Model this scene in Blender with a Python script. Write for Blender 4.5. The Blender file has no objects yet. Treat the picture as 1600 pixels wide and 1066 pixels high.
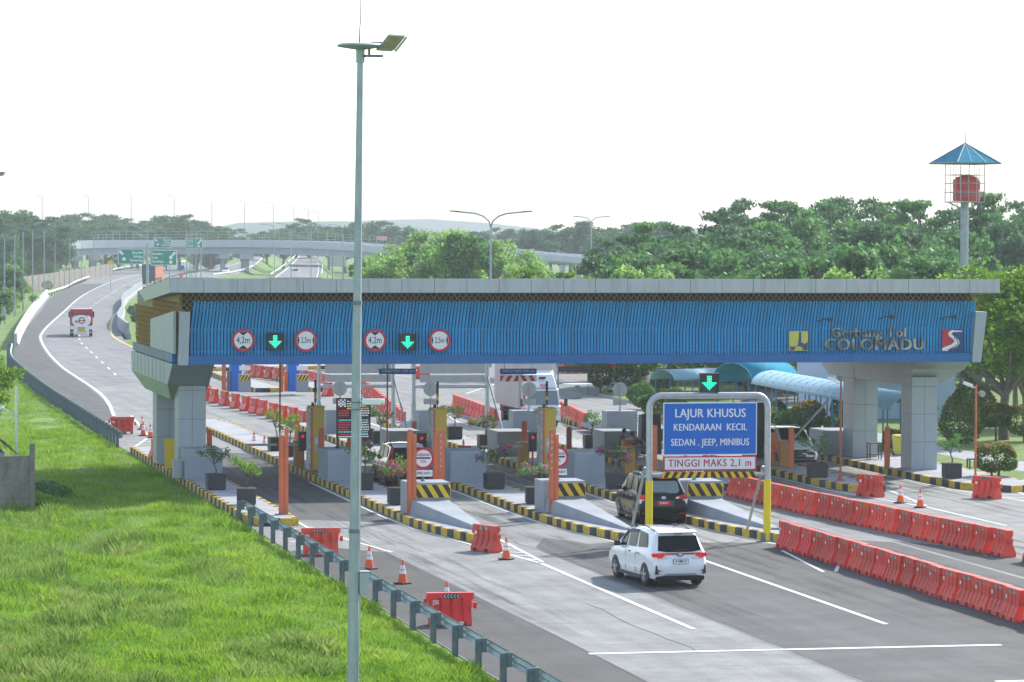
import bpy, bmesh, math, random
import numpy as np
from mathutils import Vector, Matrix, Quaternion
R = math.radians
scene = bpy.context.scene
col = scene.collection

# ------------------------------------------------------------------ camera
FOC, CAM_H = 5600.0, 10.7                     # focal length in photo pixels, eye height in metres
PITCH, YAW, ROLL = math.atan2(173, FOC), math.atan2(1170, FOC), 0.004
FW = Vector((math.sin(YAW)*math.cos(PITCH), math.cos(YAW)*math.cos(PITCH), -math.sin(PITCH)))
_r = Vector((math.cos(YAW), -math.sin(YAW), 0)); _u = _r.cross(FW)
RT = _r*math.cos(ROLL) + _u*math.sin(ROLL); UP = _u*math.cos(ROLL) - _r*math.sin(ROLL)
CAM = Vector((0, 0, CAM_H))
cd = bpy.data.cameras.new('camera'); cam = bpy.data.objects.new('camera', cd); col.objects.link(cam)
cd.sensor_width = 36; cd.lens = 36*FOC/1600; cd.clip_start = 1; cd.clip_end = 20000
cam.matrix_world = Matrix(((RT.x, UP.x, -FW.x, 0), (RT.y, UP.y, -FW.y, 0), (RT.z, UP.z, -FW.z, CAM_H), (0, 0, 0, 1)))
scene.camera = cam

# ------------------------------------------------------------------ sky, sun, exposure
SUN_EL, SUN_AZ = R(37), R(47)                 # azimuth clockwise from +Y
w = bpy.data.worlds.new("World"); scene.world = w; w.use_nodes = True
nt = w.node_tree; bg = nt.nodes['Background']
sky = nt.nodes.new('ShaderNodeTexSky'); sky.sky_type = 'NISHITA'; sky.sun_disc = False
sky.sun_elevation = SUN_EL; sky.sun_rotation = SUN_AZ; sky.dust_density = 1.0; sky.air_density = 1.0; sky.ozone_density = 1.0
hs = nt.nodes.new('ShaderNodeHueSaturation'); hs.inputs['Saturation'].default_value = .78      # milky, hazy sky
nt.links.new(sky.outputs[0], hs.inputs['Color']); nt.links.new(hs.outputs[0], bg.inputs[0]); bg.inputs[1].default_value = 0.15
sd = bpy.data.lights.new('sun', 'SUN'); sd.energy = 2.9; sd.angle = R(2.0); sd.color = (1, 0.95, 0.86)
so = bpy.data.objects.new('sun', sd); col.objects.link(so)
sv = Vector((math.sin(SUN_AZ)*math.cos(SUN_EL), math.cos(SUN_AZ)*math.cos(SUN_EL), math.sin(SUN_EL)))
so.rotation_euler = sv.to_track_quat('Z', 'Y').to_euler(); so.location = (60, 200, 80)
vs = scene.view_settings; vs.view_transform = 'Standard'; vs.look = 'None'; vs.gamma = 1; vs.exposure = 1.1
scene.cycles.use_denoising = True
scene.cycles.max_bounces = 6; scene.cycles.transparent_max_bounces = 8; scene.cycles.volume_bounces = 0

# ------------------------------------------------------------------ photo pixel -> world
def ray(px, py): return FW + RT*((px-800)/FOC) - UP*((py-533)/FOC)
def G(px, py, z=0.0):                          # the point of height z seen at a photo pixel
    d = ray(px, py); return CAM + d*((z-CAM_H)/d.z)
def S(px, py, s): return CAM + ray(px, py)*(FOC/s)     # the point at the distance where 1 m = s pixels
def AY(px, py, Y):
    d = ray(px, py); return CAM + d*(Y/d.y)
def GS(px, s, z=0.0):                          # ground point below a pixel column at scale s
    p = S(px, 360, s); return Vector((p.x, p.y, z))
def ZS(y, s): return CAM_H - (y-360)/s         # height of a pixel row at scale s

# ------------------------------------------------------------------ materials
def mat(name, c, rough=.6, metal=0, var=.12, scale=2.0, bump=0, bscale=None, stretch=(1,1,1), c2=None, rnd=0, emit=None, es=1, dirt=0, coat=0):
    m = bpy.data.materials.new(name); m.use_nodes = True; n = m.node_tree.nodes; l = m.node_tree.links
    b = n['Principled BSDF']; b.inputs['Roughness'].default_value = rough; b.inputs['Metallic'].default_value = metal
    if coat: b.inputs['Coat Weight'].default_value = coat; b.inputs['Coat Roughness'].default_value = .05
    c = tuple(c)+(1,) if len(c) == 3 else c
    tc = n.new('ShaderNodeTexCoord'); mp = n.new('ShaderNodeMapping'); mp.inputs['Scale'].default_value = stretch
    l.new(tc.outputs['Object'], mp.inputs[0])
    no = n.new('ShaderNodeTexNoise'); no.inputs['Scale'].default_value = scale; no.inputs['Detail'].default_value = 6; no.inputs['Roughness'].default_value = .65
    l.new(mp.outputs[0], no.inputs[0])
    mr = n.new('ShaderNodeMapRange'); mr.inputs[1].default_value = .3; mr.inputs[2].default_value = .7
    mr.inputs[3].default_value = 1-var; mr.inputs[4].default_value = 1+var
    l.new(no.outputs[0], mr.inputs[0])
    mx = n.new('ShaderNodeMix'); mx.data_type = 'RGBA'; mx.blend_type = 'MULTIPLY'; mx.inputs[0].default_value = 1
    mx.inputs[6].default_value = c
    if c2 is not None:
        m2 = n.new('ShaderNodeMix'); m2.data_type = 'RGBA'; m2.inputs[6].default_value = c; m2.inputs[7].default_value = tuple(c2)+(1,)
        n2 = n.new('ShaderNodeTexNoise'); n2.inputs['Scale'].default_value = scale*.45; n2.inputs['Detail'].default_value = 5
        l.new(mp.outputs[0], n2.inputs[0])
        r2 = n.new('ShaderNodeMapRange'); r2.inputs[1].default_value = .42; r2.inputs[2].default_value = .62
        l.new(n2.outputs[0], r2.inputs[0]); l.new(r2.outputs[0], m2.inputs[0]); l.new(m2.outputs[2], mx.inputs[6])
    l.new(mr.outputs[0], mx.inputs[7])
    out = mx.outputs[2]
    if rnd:
        oi = n.new('ShaderNodeObjectInfo'); r3 = n.new('ShaderNodeMapRange'); r3.inputs[3].default_value = 1-rnd; r3.inputs[4].default_value = 1+rnd
        l.new(oi.outputs['Random'], r3.inputs[0])
        m3 = n.new('ShaderNodeMix'); m3.data_type = 'RGBA'; m3.blend_type = 'MULTIPLY'; m3.inputs[0].default_value = 1
        l.new(out, m3.inputs[6]); l.new(r3.outputs[0], m3.inputs[7]); out = m3.outputs[2]
    if dirt:                                    # worn, stained patches with a shape of their own
        n4 = n.new('ShaderNodeTexNoise'); n4.inputs['Scale'].default_value = scale*1.7; n4.inputs['Detail'].default_value = 8; n4.inputs['Roughness'].default_value = .75
        l.new(mp.outputs[0], n4.inputs[0])
        r4 = n.new('ShaderNodeMapRange'); r4.inputs[1].default_value = .5; r4.inputs[2].default_value = .68; r4.inputs[4].default_value = dirt
        l.new(n4.outputs[0], r4.inputs[0])
        m4 = n.new('ShaderNodeMix'); m4.data_type = 'RGBA'; m4.inputs[7].default_value = (.09, .085, .075, 1)
        l.new(r4.outputs[0], m4.inputs[0]); l.new(out, m4.inputs[6]); out = m4.outputs[2]
    l.new(out, b.inputs['Base Color'])
    if bump:
        bp = n.new('ShaderNodeBump'); bp.inputs['Strength'].default_value = bump; bp.inputs['Distance'].default_value = .05
        n5 = n.new('ShaderNodeTexNoise'); n5.inputs['Scale'].default_value = bscale or scale*8; n5.inputs['Detail'].default_value = 4
        l.new(tc.outputs['Object'], n5.inputs[0]); l.new(n5.outputs[0], bp.inputs['Height']); l.new(bp.outputs[0], b.inputs['Normal'])
    if emit:
        b.inputs['Emission Color'].default_value = tuple(emit)+(1,); b.inputs['Emission Strength'].default_value = es
    return m

def leafmat(name, cols, trans=.35, rough=.55, patch=0):
    m = bpy.data.materials.new(name); m.use_nodes = True; n = m.node_tree.nodes; l = m.node_tree.links
    b = n['Principled BSDF']; b.inputs['Roughness'].default_value = rough; b.inputs['Specular IOR Level'].default_value = .3
    g = n.new('ShaderNodeNewGeometry'); cr = n.new('ShaderNodeValToRGB'); cr.color_ramp.interpolation = 'LINEAR'
    e = cr.color_ramp.elements
    e[0].color = tuple(cols[0])+(1,); e[1].color = tuple(cols[-1])+(1,)
    for i, c in enumerate(cols[1:-1]):
        k = e.new((i+1)/(len(cols)-1)); k.color = tuple(c)+(1,)
    if patch:                                   # broad patches of greener and drier growth
        tc = n.new('ShaderNodeTexCoord'); no = n.new('ShaderNodeTexNoise'); no.inputs['Scale'].default_value = .3; no.inputs['Detail'].default_value = 4; l.new(tc.outputs['Object'], no.inputs[0])
        mr = n.new('ShaderNodeMapRange'); mr.inputs[1].default_value = .36; mr.inputs[2].default_value = .66; l.new(no.outputs[0], mr.inputs[0])
        mf = n.new('ShaderNodeMix'); mf.inputs[0].default_value = patch; l.new(g.outputs['Random Per Island'], mf.inputs[2]); l.new(mr.outputs[0], mf.inputs[3]); l.new(mf.outputs[0], cr.inputs[0])
    else: l.new(g.outputs['Random Per Island'], cr.inputs[0])
    oi = n.new('ShaderNodeObjectInfo'); r3 = n.new('ShaderNodeMapRange'); r3.inputs[3].default_value = .8; r3.inputs[4].default_value = 1.2
    l.new(oi.outputs['Random'], r3.inputs[0])
    m3 = n.new('ShaderNodeMix'); m3.data_type = 'RGBA'; m3.blend_type = 'MULTIPLY'; m3.inputs[0].default_value = 1
    l.new(cr.outputs[0], m3.inputs[6]); l.new(r3.outputs[0], m3.inputs[7])
    l.new(m3.outputs[2], b.inputs['Base Color'])
    t = n.new('ShaderNodeBsdfTranslucent'); l.new(m3.outputs[2], t.inputs[0])
    ms = n.new('ShaderNodeMixShader'); ms.inputs[0].default_value = trans
    l.new(b.outputs[0], ms.inputs[1]); l.new(t.outputs[0], ms.inputs[2]); l.new(ms.outputs[0], n['Material Output'].inputs[0])
    return m

def roadmat(name, c, c2, joint=None, rough=.85):
    m = mat(name, c, rough, var=.16, scale=.9, c2=c2, bump=.25, bscale=30, dirt=.22)
    n = m.node_tree.nodes; l = m.node_tree.links; b = n['Principled BSDF']
    src = b.inputs['Base Color'].links[0].from_socket
    tc = n.new('ShaderNodeTexCoord'); mp = n.new('ShaderNodeMapping'); mp.inputs['Scale'].default_value = (1.6, .03, 1)
    l.new(tc.outputs['Object'], mp.inputs[0])
    no = n.new('ShaderNodeTexNoise'); no.inputs['Scale'].default_value = 1; no.inputs['Detail'].default_value = 4; l.new(mp.outputs[0], no.inputs[0])
    mr = n.new('ShaderNodeMapRange'); mr.inputs[1].default_value = .35; mr.inputs[2].default_value = .68; mr.inputs[3].default_value = 1.07; mr.inputs[4].default_value = .82
    l.new(no.outputs[0], mr.inputs[0])
    mx = n.new('ShaderNodeMix'); mx.data_type = 'RGBA'; mx.blend_type = 'MULTIPLY'; mx.inputs[0].default_value = 1
    l.new(src, mx.inputs[6]); l.new(mr.outputs[0], mx.inputs[7]); out = mx.outputs[2]
    # fine grit
    gr = n.new('ShaderNodeTexNoise'); gr.inputs['Scale'].default_value = 14; gr.inputs['Detail'].default_value = 3; l.new(tc.outputs['Object'], gr.inputs[0])
    g2 = n.new('ShaderNodeMapRange'); g2.inputs[1].default_value = .3; g2.inputs[2].default_value = .7; g2.inputs[3].default_value = .82; g2.inputs[4].default_value = 1.18
    l.new(gr.outputs[0], g2.inputs[0])
    mg = n.new('ShaderNodeMix'); mg.data_type = 'RGBA'; mg.blend_type = 'MULTIPLY'; mg.inputs[0].default_value = 1
    l.new(out, mg.inputs[6]); l.new(g2.outputs[0], mg.inputs[7]); out = mg.outputs[2]
    if joint:
        br = n.new('ShaderNodeTexBrick'); br.offset = 0; br.inputs['Scale'].default_value = 1
        br.inputs['Brick Width'].default_value = joint[0]; br.inputs['Row Height'].default_value = joint[1]; br.inputs['Mortar Size'].default_value = .025
        br.inputs['Color1'].default_value = (1, 1, 1, 1); br.inputs['Color2'].default_value = (.88, .88, .9, 1); br.inputs['Mortar'].default_value = (.45, .45, .45, 1)
        l.new(tc.outputs['Object'], br.inputs[0])
        m5 = n.new('ShaderNodeMix'); m5.data_type = 'RGBA'; m5.blend_type = 'MULTIPLY'; m5.inputs[0].default_value = 1
        l.new(out, m5.inputs[6]); l.new(br.outputs[0], m5.inputs[7]); out = m5.outputs[2]
    l.new(out, b.inputs['Base Color']); return m

M = dict(
 asphalt=roadmat('asphalt', (.056,.061,.062), (.078,.083,.083)),
 darkasphalt=roadmat('shoulder asphalt', (.042,.042,.043), (.058,.058,.058)),
 concrete_road=roadmat('concrete road', (.25,.257,.25), (.205,.212,.208), (5.1, 5.0)),
 far_road=roadmat('far road', (.22,.225,.23), (.17,.175,.185), (3.6, 22)),
 paint=mat('road paint', (.72,.73,.72), .7, var=.1, scale=6, dirt=.35),
 paint_y=mat('yellow road paint', (.62,.48,.17), .7, var=.1, scale=6),
 grass=mat('grass ground', (.10,.19,.025), .95, var=.3, scale=.35, c2=(.14,.23,.04), bump=.6, bscale=14),
 lawn=mat('lawn', (.11,.19,.03), .95, var=.25, scale=.6, c2=(.15,.22,.045), bump=.6, bscale=18),
 kerb_y=mat('yellow kerb paint', (.62,.42,.03), .75, var=.15, scale=4, dirt=.8),
 kerb_b=mat('black kerb paint', (.03,.032,.036), .8, var=.3, scale=4, c2=(.07,.07,.07)),
 pave=mat('island paving', (.34,.35,.38), .85, var=.1, scale=1.2, c2=(.28,.29,.32), dirt=.15),
 conc=mat('grey painted concrete', (.30,.335,.375), .75, var=.06, scale=1.0, c2=(.25,.285,.325), dirt=.12),
 concw=mat('white painted concrete', (.48,.49,.50), .75, var=.08, scale=.8, dirt=.25),
 clad=mat('grey aluminium cladding', (.35,.40,.44), .45, .25, var=.08, scale=.8, stretch=(1,1,.2), dirt=.12),
 fascia=mat('fascia panel', (.42,.45,.48), .4, .3, var=.07, scale=1.3, stretch=(1.6,1,.12), dirt=.32),
 dark=mat('dark recess', (.02,.025,.03), .8),
 soffit=mat('soffit', (.22,.23,.25), .8),
 blue=mat('blue slat paint', (.0,.26,.57), .6, 0, var=.22, scale=1.1, stretch=(4,1,.4), dirt=.22),
 blueband=mat('blue band', (.0,.12,.36), .4, 0, var=.1, scale=1.0),
 navy=mat('navy backing', (.01,.035,.10), .7),
 gold=mat('gold lattice', (.34,.20,.03), .5, .3, var=.2, scale=2),
 galv=mat('galvanised steel', (.33,.39,.42), .5, .5, var=.16, scale=5, stretch=(1,1,.5)),
 galvd=mat('weathered galvanised steel', (.17,.22,.25), .6, .4, var=.25, scale=4),
 steel=mat('steel pipe', (.42,.45,.47), .4, .6, var=.12, scale=4),
 red=mat('red plastic', (.74,.05,.02), .45, var=.12, scale=3, rnd=.12, c2=(.55,.06,.035)),
 redold=mat('faded red plastic', (.68,.055,.028), .55, var=.18, scale=3, rnd=.2, c2=(.66,.085,.05), dirt=.12),
 rednew=mat('new red plastic', (.75,.02,.018), .35, var=.05, scale=3),
 orange=mat('orange cone plastic', (.85,.11,.02), .45, var=.08, scale=6, rnd=.08),
 opost=mat('orange painted steel', (.62,.14,.05), .5, var=.12, scale=3, dirt=.2),
 rust=mat('rust red painted steel', (.34,.09,.05), .6, var=.15, scale=4, dirt=.2),
 black=mat('black rubber', (.018,.018,.02), .6),
 blackp=mat('black plastic', (.03,.032,.035), .5),
 glossy=mat('black gloss paint', (.006,.007,.008), .18, coat=.12, var=.02),
 white=mat('white paint', (.78,.79,.8), .45, var=.04),
 carwhite=mat('white car paint', (.80,.81,.83), .25, coat=1, var=.02),
 carred=mat('red car paint', (.32,.012,.03), .2, coat=1, var=.03),
 carsilver=mat('silver car paint', (.62,.63,.65), .25, .3, coat=1, var=.02),
 glass=mat('dark car glass', (.010,.013,.016), .12, var=.02),
 glassl=mat('glass with painted reflection', (.16,.21,.23), .12, coat=.5, var=.1),  # pale base colour stands in for what the glass reflects
 lamp_red=mat('lit tail lamp', (.45,.008,.008), .2, emit=(1,.02,.02), es=.12, var=.02),
 lamp_redd=mat('unlit red lamp', (.45,.012,.015), .2, var=.02),
 lampw=mat('clear lamp', (.7,.7,.7), .15, var=.02),
 alloy=mat('alloy wheel', (.45,.46,.48), .3, .7, var=.05),
 chrome=mat('chrome', (.6,.62,.65), .15, 1, var=.02),
 plate_w=mat('white number plate', (.75,.76,.76), .5, var=.03),
 plate_r=mat('red number plate', (.5,.01,.03), .5, var=.03),
 signblue=mat('blue sign face', (.0,.13,.56), .55, var=.03),
 signgreen=mat('green sign face', (.0,.25,.2), .45, var=.03),
 signred=mat('red sign ring', (.5,.008,.04), .4, var=.03),
 signback=mat('sign back', (.42,.44,.45), .5, .4, var=.06),
 textw=mat('white lettering', (.8,.82,.83), .5, var=.02),
 textr=mat('red lettering', (.5,.01,.04), .5, var=.02),
 textk=mat('black lettering', (.015,.015,.02), .5, var=.02),
 yellow=mat('yellow sign paint', (.75,.52,.0), .45, var=.06),
 yellowp=mat('yellow post paint', (.8,.62,.0), .4, var=.05),
 cab=mat('yellow cabinet', (.60,.42,.05), .5, var=.06, scale=2),
 caborange=mat('orange cabinet', (.42,.20,.04), .5, var=.08, scale=2),
 cabblue=mat('pale blue poster', (.25,.42,.5), .5, var=.4, scale=6, c2=(.6,.62,.6)),
 letter=mat('weathered steel letter', (.12,.12,.105), .4, .3, var=.4, scale=2.2, dirt=.25, c2=(.42,.41,.36)),
 green_led=mat('green led', (.0,.3,.2), .4, emit=(.02,1,.6), es=.75, var=.02),
 red_led=mat('red led', (.3,.0,.02), .4, emit=(1,.02,.08), es=.25, var=.02),
 white_led=mat('white led', (.4,.4,.4), .4, emit=(.8,.85,1), es=.35, var=.02),
 cyan_led=mat('cyan led', (.1,.4,.4), .4, emit=(.1,.8,.8), es=.35, var=.02),
 yellow_led=mat('yellow led', (.4,.3,.1), .4, emit=(1,.8,.2), es=.35, var=.02),
 polyblue=mat('blue polycarbonate', (.02,.24,.36), .9, var=.1, scale=1),
 polypale=mat('pale roof sheet', (.20,.38,.46), .5, var=.14, scale=1.2, stretch=(1,3,1)),
 bluesteel=mat('blue painted steel', (.03,.18,.36), .5, var=.1),
 wallpale=mat('pale building wall', (.50,.58,.65), .7, var=.05),
 tank=mat('red water tank', (.55,.06,.045), .5, var=.06),
 wood=mat('bark', (.12,.09,.065), .9, var=.25, scale=4),
 woodd=mat('grey bark', (.17,.15,.12), .9, var=.25, scale=4),
 fence=mat('stained concrete panel', (.21,.195,.17), .9, var=.25, scale=2.2, stretch=(1,1,.35), dirt=.7),
 tile=mat('old roof tile', (.13,.10,.09), .9, var=.35, scale=6),
 soil=mat('potting soil', (.06,.045,.03), .95),
 skin=mat('skin', (.22,.12,.08), .6, var=.05), hair=mat('hair', (.012,.01,.01), .6), shirt=mat('dark shirt', (.03,.035,.05), .8),
 jeans=mat('jeans', (.10,.14,.2), .85), greyshirt=mat('grey shirt', (.2,.21,.22), .85),
 bridge=mat('bridge concrete', (.50,.53,.56), .8, var=.06, scale=.3), bridged=mat('bridge girder', (.36,.40,.45), .8, var=.08, scale=.3),
 pier=mat('bridge pier', (.42,.45,.48), .8, var=.08, scale=.5),
 hill=mat('hill', (.05,.09,.06), 1, var=.2, scale=.02),
 shade_blue=mat('dark blue painted shade', (.012,.022,.045), .5, var=.3, scale=3, bump=.6, bscale=5),  # dark colour standing in for shade behind the portal
 teal=mat('teal plastic', (.0,.14,.12), .5), ybin=mat('yellow bin', (.65,.58,.08), .5),
 cargoblue=mat('blue tarpaulin load', (.03,.06,.11), .7), cargoorange=mat('orange truck side', (.5,.12,.06), .6),
)
M['glossy'].node_tree.nodes['Principled BSDF'].inputs['Specular IOR Level'].default_value = .18
M['glass'].node_tree.nodes['Principled BSDF'].inputs['Specular IOR Level'].default_value = .16
M['polyblue'].node_tree.nodes['Principled BSDF'].inputs['Specular IOR Level'].default_value = .1
M['leaf_broad'] = leafmat('broad leaves', [(.04,.11,.05),(.075,.17,.07),(.135,.25,.095)], .5)
M['leaf_mid'] = leafmat('mid green leaves', [(.055,.16,.045),(.095,.23,.06),(.16,.32,.085)], .5)
M['leaf_bamboo'] = leafmat('bamboo leaves', [(.17,.33,.07),(.25,.43,.10),(.34,.52,.14)], .55)
M['leaf_bright'] = leafmat('bright leaves', [(.09,.21,.015),(.16,.31,.02),(.26,.41,.035)], .55)
M['leaf_far'] = leafmat('far leaves', [(.04,.12,.055),(.06,.16,.07),(.095,.21,.09)], .45)  # bluer leaf tone, with some distance haze put into the colour
M['leaf_pot'] = leafmat('pot plant leaves', [(.03,.10,.015),(.06,.15,.02),(.14,.22,.03)], .35)
M['leaf_dark'] = leafmat('dark shrub leaves', [(.022,.075,.018),(.045,.12,.026),(.075,.16,.035)], .4)
M['leaf_red'] = leafmat('red tipped leaves', [(.045,.13,.02),(.075,.18,.025),(.12,.24,.035),(.22,.20,.05)], .45)
M['tip_red'] = leafmat('red shoots', [(.40,.14,.05),(.34,.22,.06),(.20,.24,.05)], .45)
M['fl_pink'] = leafmat('magenta bracts', [(.45,.02,.28),(.6,.05,.4),(.5,.1,.35)], .3)
M['fl_orange'] = leafmat('orange bracts', [(.6,.16,.06),(.7,.25,.12),(.5,.25,.1)], .3)
M['blade'] = leafmat('grass blades', [(.11,.22,.016),(.18,.33,.024),(.26,.42,.04),(.36,.42,.09)], .5, patch=.55)
M['blade2'] = leafmat('dull grass blades', [(.10,.20,.035),(.17,.28,.05),(.25,.36,.08),(.36,.33,.13)], .45, patch=.5)

# ------------------------------------------------------------------ mesh helpers
class MB:
    def __init__(s): s.v = []; s.f = []; s.m = []
    def add(s, vs, fs, mi=0):
        o = len(s.v); s.v += [tuple(p) for p in vs]; s.f += [tuple(i+o for i in f) for f in fs]; s.m += [mi]*len(fs); return s
    def box(s, x0, x1, y0, y1, z0, z1, mi=0):
        return s.add([(x0,y0,z0),(x1,y0,z0),(x1,y1,z0),(x0,y1,z0),(x0,y0,z1),(x1,y0,z1),(x1,y1,z1),(x0,y1,z1)],
              [(0,3,2,1),(4,5,6,7),(0,1,5,4),(1,2,6,5),(2,3,7,6),(3,0,4,7)], mi)
    def obox(s, c, size, q=None, mi=0):
        c = Vector(c); a = [h/2 for h in size]
        P = [Vector((sx*a[0], sy*a[1], sz*a[2])) for sz in (-1,1) for sx, sy in ((-1,-1),(1,-1),(1,1),(-1,1))]
        if q is not None: P = [q @ p for p in P]
        return s.add([c+p for p in P], [(0,3,2,1),(4,5,6,7),(0,1,5,4),(1,2,6,5),(2,3,7,6),(3,0,4,7)], mi)
    def hexa(s, b, t, mi=0):                    # bottom 4 points, top 4 points
        return s.add(list(b)+list(t), [(0,3,2,1),(4,5,6,7),(0,1,5,4),(1,2,6,5),(2,3,7,6),(3,0,4,7)], mi)
    def cyl(s, p0, p1, r0, r1=None, n=12, mi=0, cap=True):
        r1 = r0 if r1 is None else r1; p0 = Vector(p0); p1 = Vector(p1); d = (p1-p0).normalized()
        a = d.orthogonal().normalized(); b = d.cross(a)
        V = [p0+(a*math.cos(2*math.pi*i/n)+b*math.sin(2*math.pi*i/n))*r0 for i in range(n)] + [p1+(a*math.cos(2*math.pi*i/n)+b*math.sin(2*math.pi*i/n))*r1 for i in range(n)]
        F = [(i, (i+1)%n, n+(i+1)%n, n+i) for i in range(n)]
        if cap: F += [tuple(range(n-1,-1,-1)), tuple(range(n, 2*n))]
        return s.add(V, F, mi)
    def tube(s, pts, r, n=8, mi=0):
        pts = [Vector(p) for p in pts]; rs = r if isinstance(r, (list, tuple)) else [r]*len(pts)
        V = []; F = []; up = None
        for i, p in enumerate(pts):
            d = (pts[min(i+1, len(pts)-1)]-pts[max(i-1, 0)]).normalized()
            if up is None: up = d.orthogonal().normalized()
            a = (up - d*up.dot(d)).normalized(); b = d.cross(a); up = a
            V += [p+(a*math.cos(2*math.pi*k/n)+b*math.sin(2*math.pi*k/n))*rs[i] for k in range(n)]
        for i in range(len(pts)-1):
            F += [(i*n+k, i*n+(k+1)%n, (i+1)*n+(k+1)%n, (i+1)*n+k) for k in range(n)]
        F += [tuple(range(n-1,-1,-1)), tuple(range((len(pts)-1)*n, len(pts)*n))]
        return s.add(V, F, mi)
    def lathe(s, prof, n=16, c=(0,0,0), mi=0):
        V = []; F = []; c = Vector(c)
        for r, z in prof: V += [c+Vector((r*math.cos(2*math.pi*k/n), r*math.sin(2*math.pi*k/n), z)) for k in range(n)]
        for i in range(len(prof)-1): F += [(i*n+k, i*n+(k+1)%n, (i+1)*n+(k+1)%n, (i+1)*n+k) for k in range(n)]
        F += [tuple(range(n-1,-1,-1)), tuple(range((len(prof)-1)*n, len(prof)*n))]
        return s.add(V, F, mi)
    def prism(s, poly, vec, mi=0):              # planar polygon (3D points) pushed along vec
        n = len(poly); vec = Vector(vec); P = [Vector(p) for p in poly]
        return s.add(P+[p+vec for p in P], [tuple(range(n-1,-1,-1)), tuple(range(n, 2*n))]+[(i, (i+1)%n, n+(i+1)%n, n+i) for i in range(n)], mi)
    def build(s, name, mats, parent=None, loc=None, rz=0, bevel=0, smooth=None, world=False):
        V = s.v
        if world and parent is not None: o = parent.location; V = [(a-o.x, b-o.y, c-o.z) for a, b, c in V]
        me = bpy.data.meshes.new(name); me.from_pydata(V, [], s.f); me.validate()
        mats = mats if isinstance(mats, (list, tuple)) else [mats]
        for m in mats: me.materials.append(M[m] if isinstance(m, str) else m)
        if len(mats) > 1 and len(me.polygons) == len(s.m): me.polygons.foreach_set('material_index', s.m)
        bm = bmesh.new(); bm.from_mesh(me); bmesh.ops.recalc_face_normals(bm, faces=bm.faces); bm.to_mesh(me); bm.free()
        if smooth is not None:
            me.polygons.foreach_set('use_smooth', [True]*len(me.polygons)); me.set_sharp_from_angle(angle=R(smooth))
        ob = bpy.data.objects.new(name, me); col.objects.link(ob)
        if parent is not None: ob.parent = parent
        if loc is not None: ob.location = loc
        ob.rotation_euler.z = rz
        if bevel:
            bv = ob.modifiers.new('bevel', 'BEVEL'); bv.width = bevel; bv.segments = 2; bv.limit_method = 'ANGLE'; bv.angle_limit = R(40)
        return ob

def tag(o, label, cat, group=None):
    o['label'] = label; o['category'] = cat
    if group: o['group'] = group
    return o
def thing(name, label, cat, loc=(0,0,0), rz=0, group=None):
    o = bpy.data.objects.new(name, None); col.objects.link(o); o.location = loc; o.rotation_euler = (0,0,rz); o.empty_display_size = .3
    return tag(o, label, cat, group)
def dup(root, label, loc, rz=0, group=None, scale=None):
    def cp(o, par):
        c = o.copy(); col.objects.link(c)
        if par is not None: c.parent = par
        for ch in list(o.children): cp(ch, c)
        return c
    r = cp(root, None); r.location = loc; r.rotation_euler = (0,0,rz); r['label'] = label
    if group: r['group'] = group
    if scale is not None: r.scale = (scale,)*3 if not isinstance(scale, tuple) else scale
    return r
def struct(o): o['kind'] = 'structure'; return o
def text(s, size, parent, loc, rot=(R(90),0,0), m='textw', bold=.0, depth=.004, name='lettering', align='CENTER', sx=1.0, space=1.0):
    cu = bpy.data.curves.new(name, 'FONT'); cu.body = s; cu.size = size; cu.align_x = align; cu.align_y = 'CENTER'; cu.extrude = depth; cu.space_character = space
    cu.resolution_u = 3
    tmp = bpy.data.objects.new('tmp', cu); col.objects.link(tmp)
    dg = bpy.context.evaluated_depsgraph_get(); me = bpy.data.meshes.new_from_object(tmp.evaluated_get(dg)); bpy.data.objects.remove(tmp)
    if bold:                                    # heavier strokes: side-shifted copies, each a hair behind the last
        bm = bmesh.new(); bm.from_mesh(me); src = me.copy()
        for q, dx in enumerate((-1,1,-.5,.5)):
            n0 = len(bm.verts); bm.from_mesh(src); bm.verts.ensure_lookup_table()
            for v_ in bm.verts[n0:]: v_.co.x += dx*bold*size; v_.co.z -= .0008*(q+1)
        bm.to_mesh(me); bm.free(); bpy.data.meshes.remove(src)
    me.name = name; me.materials.clear(); me.materials.append(M[m] if isinstance(m, str) else m)
    o = bpy.data.objects.new(name, me); col.objects.link(o); o.parent = parent; o.location = loc; o.rotation_euler = rot; o.scale = (sx, 1, 1)
    return o
def stripes(mb, x0, x1, z0, z1, y, pitch, slope, mi, fill=.5):      # slanted stripes clipped to a rectangle, facing -Y
    h = z1-z0; k = x0-abs(slope)*h-pitch
    while k < x1+abs(slope)*h:
        P = [(k, z0), (k+pitch*fill, z0), (k+pitch*fill+slope*h, z1), (k+slope*h, z1)]
        for lim, sgn in ((x0, 1), (x1, -1)):
            Q = []
            for i in range(len(P)):
                a, b = P[i], P[(i+1) % len(P)]; ina = (a[0]-lim)*sgn >= 0; inb = (b[0]-lim)*sgn >= 0
                if ina: Q.append(a)
                if ina != inb:
                    t = (lim-a[0])/(b[0]-a[0]); Q.append((lim, a[1]+t*(b[1]-a[1])))
            P = Q
            if not P: break
        if len(P) >= 3: mb.prism([(p[0], y, p[1]) for p in P], (0, .003, 0), mi)
        k += pitch
ORD = ['first','second','third','fourth','fifth','sixth','seventh','eighth','ninth','tenth','eleventh','twelfth','thirteenth','fourteenth','fifteenth','sixteenth','seventeenth','eighteenth','nineteenth','twentieth','twenty-first','twenty-second','twenty-third','twenty-fourth','twenty-fifth','twenty-sixth','twenty-seventh','twenty-eighth','twenty-ninth','thirtieth']
rng = random.Random(7); nr = np.random.default_rng(5)

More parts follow.
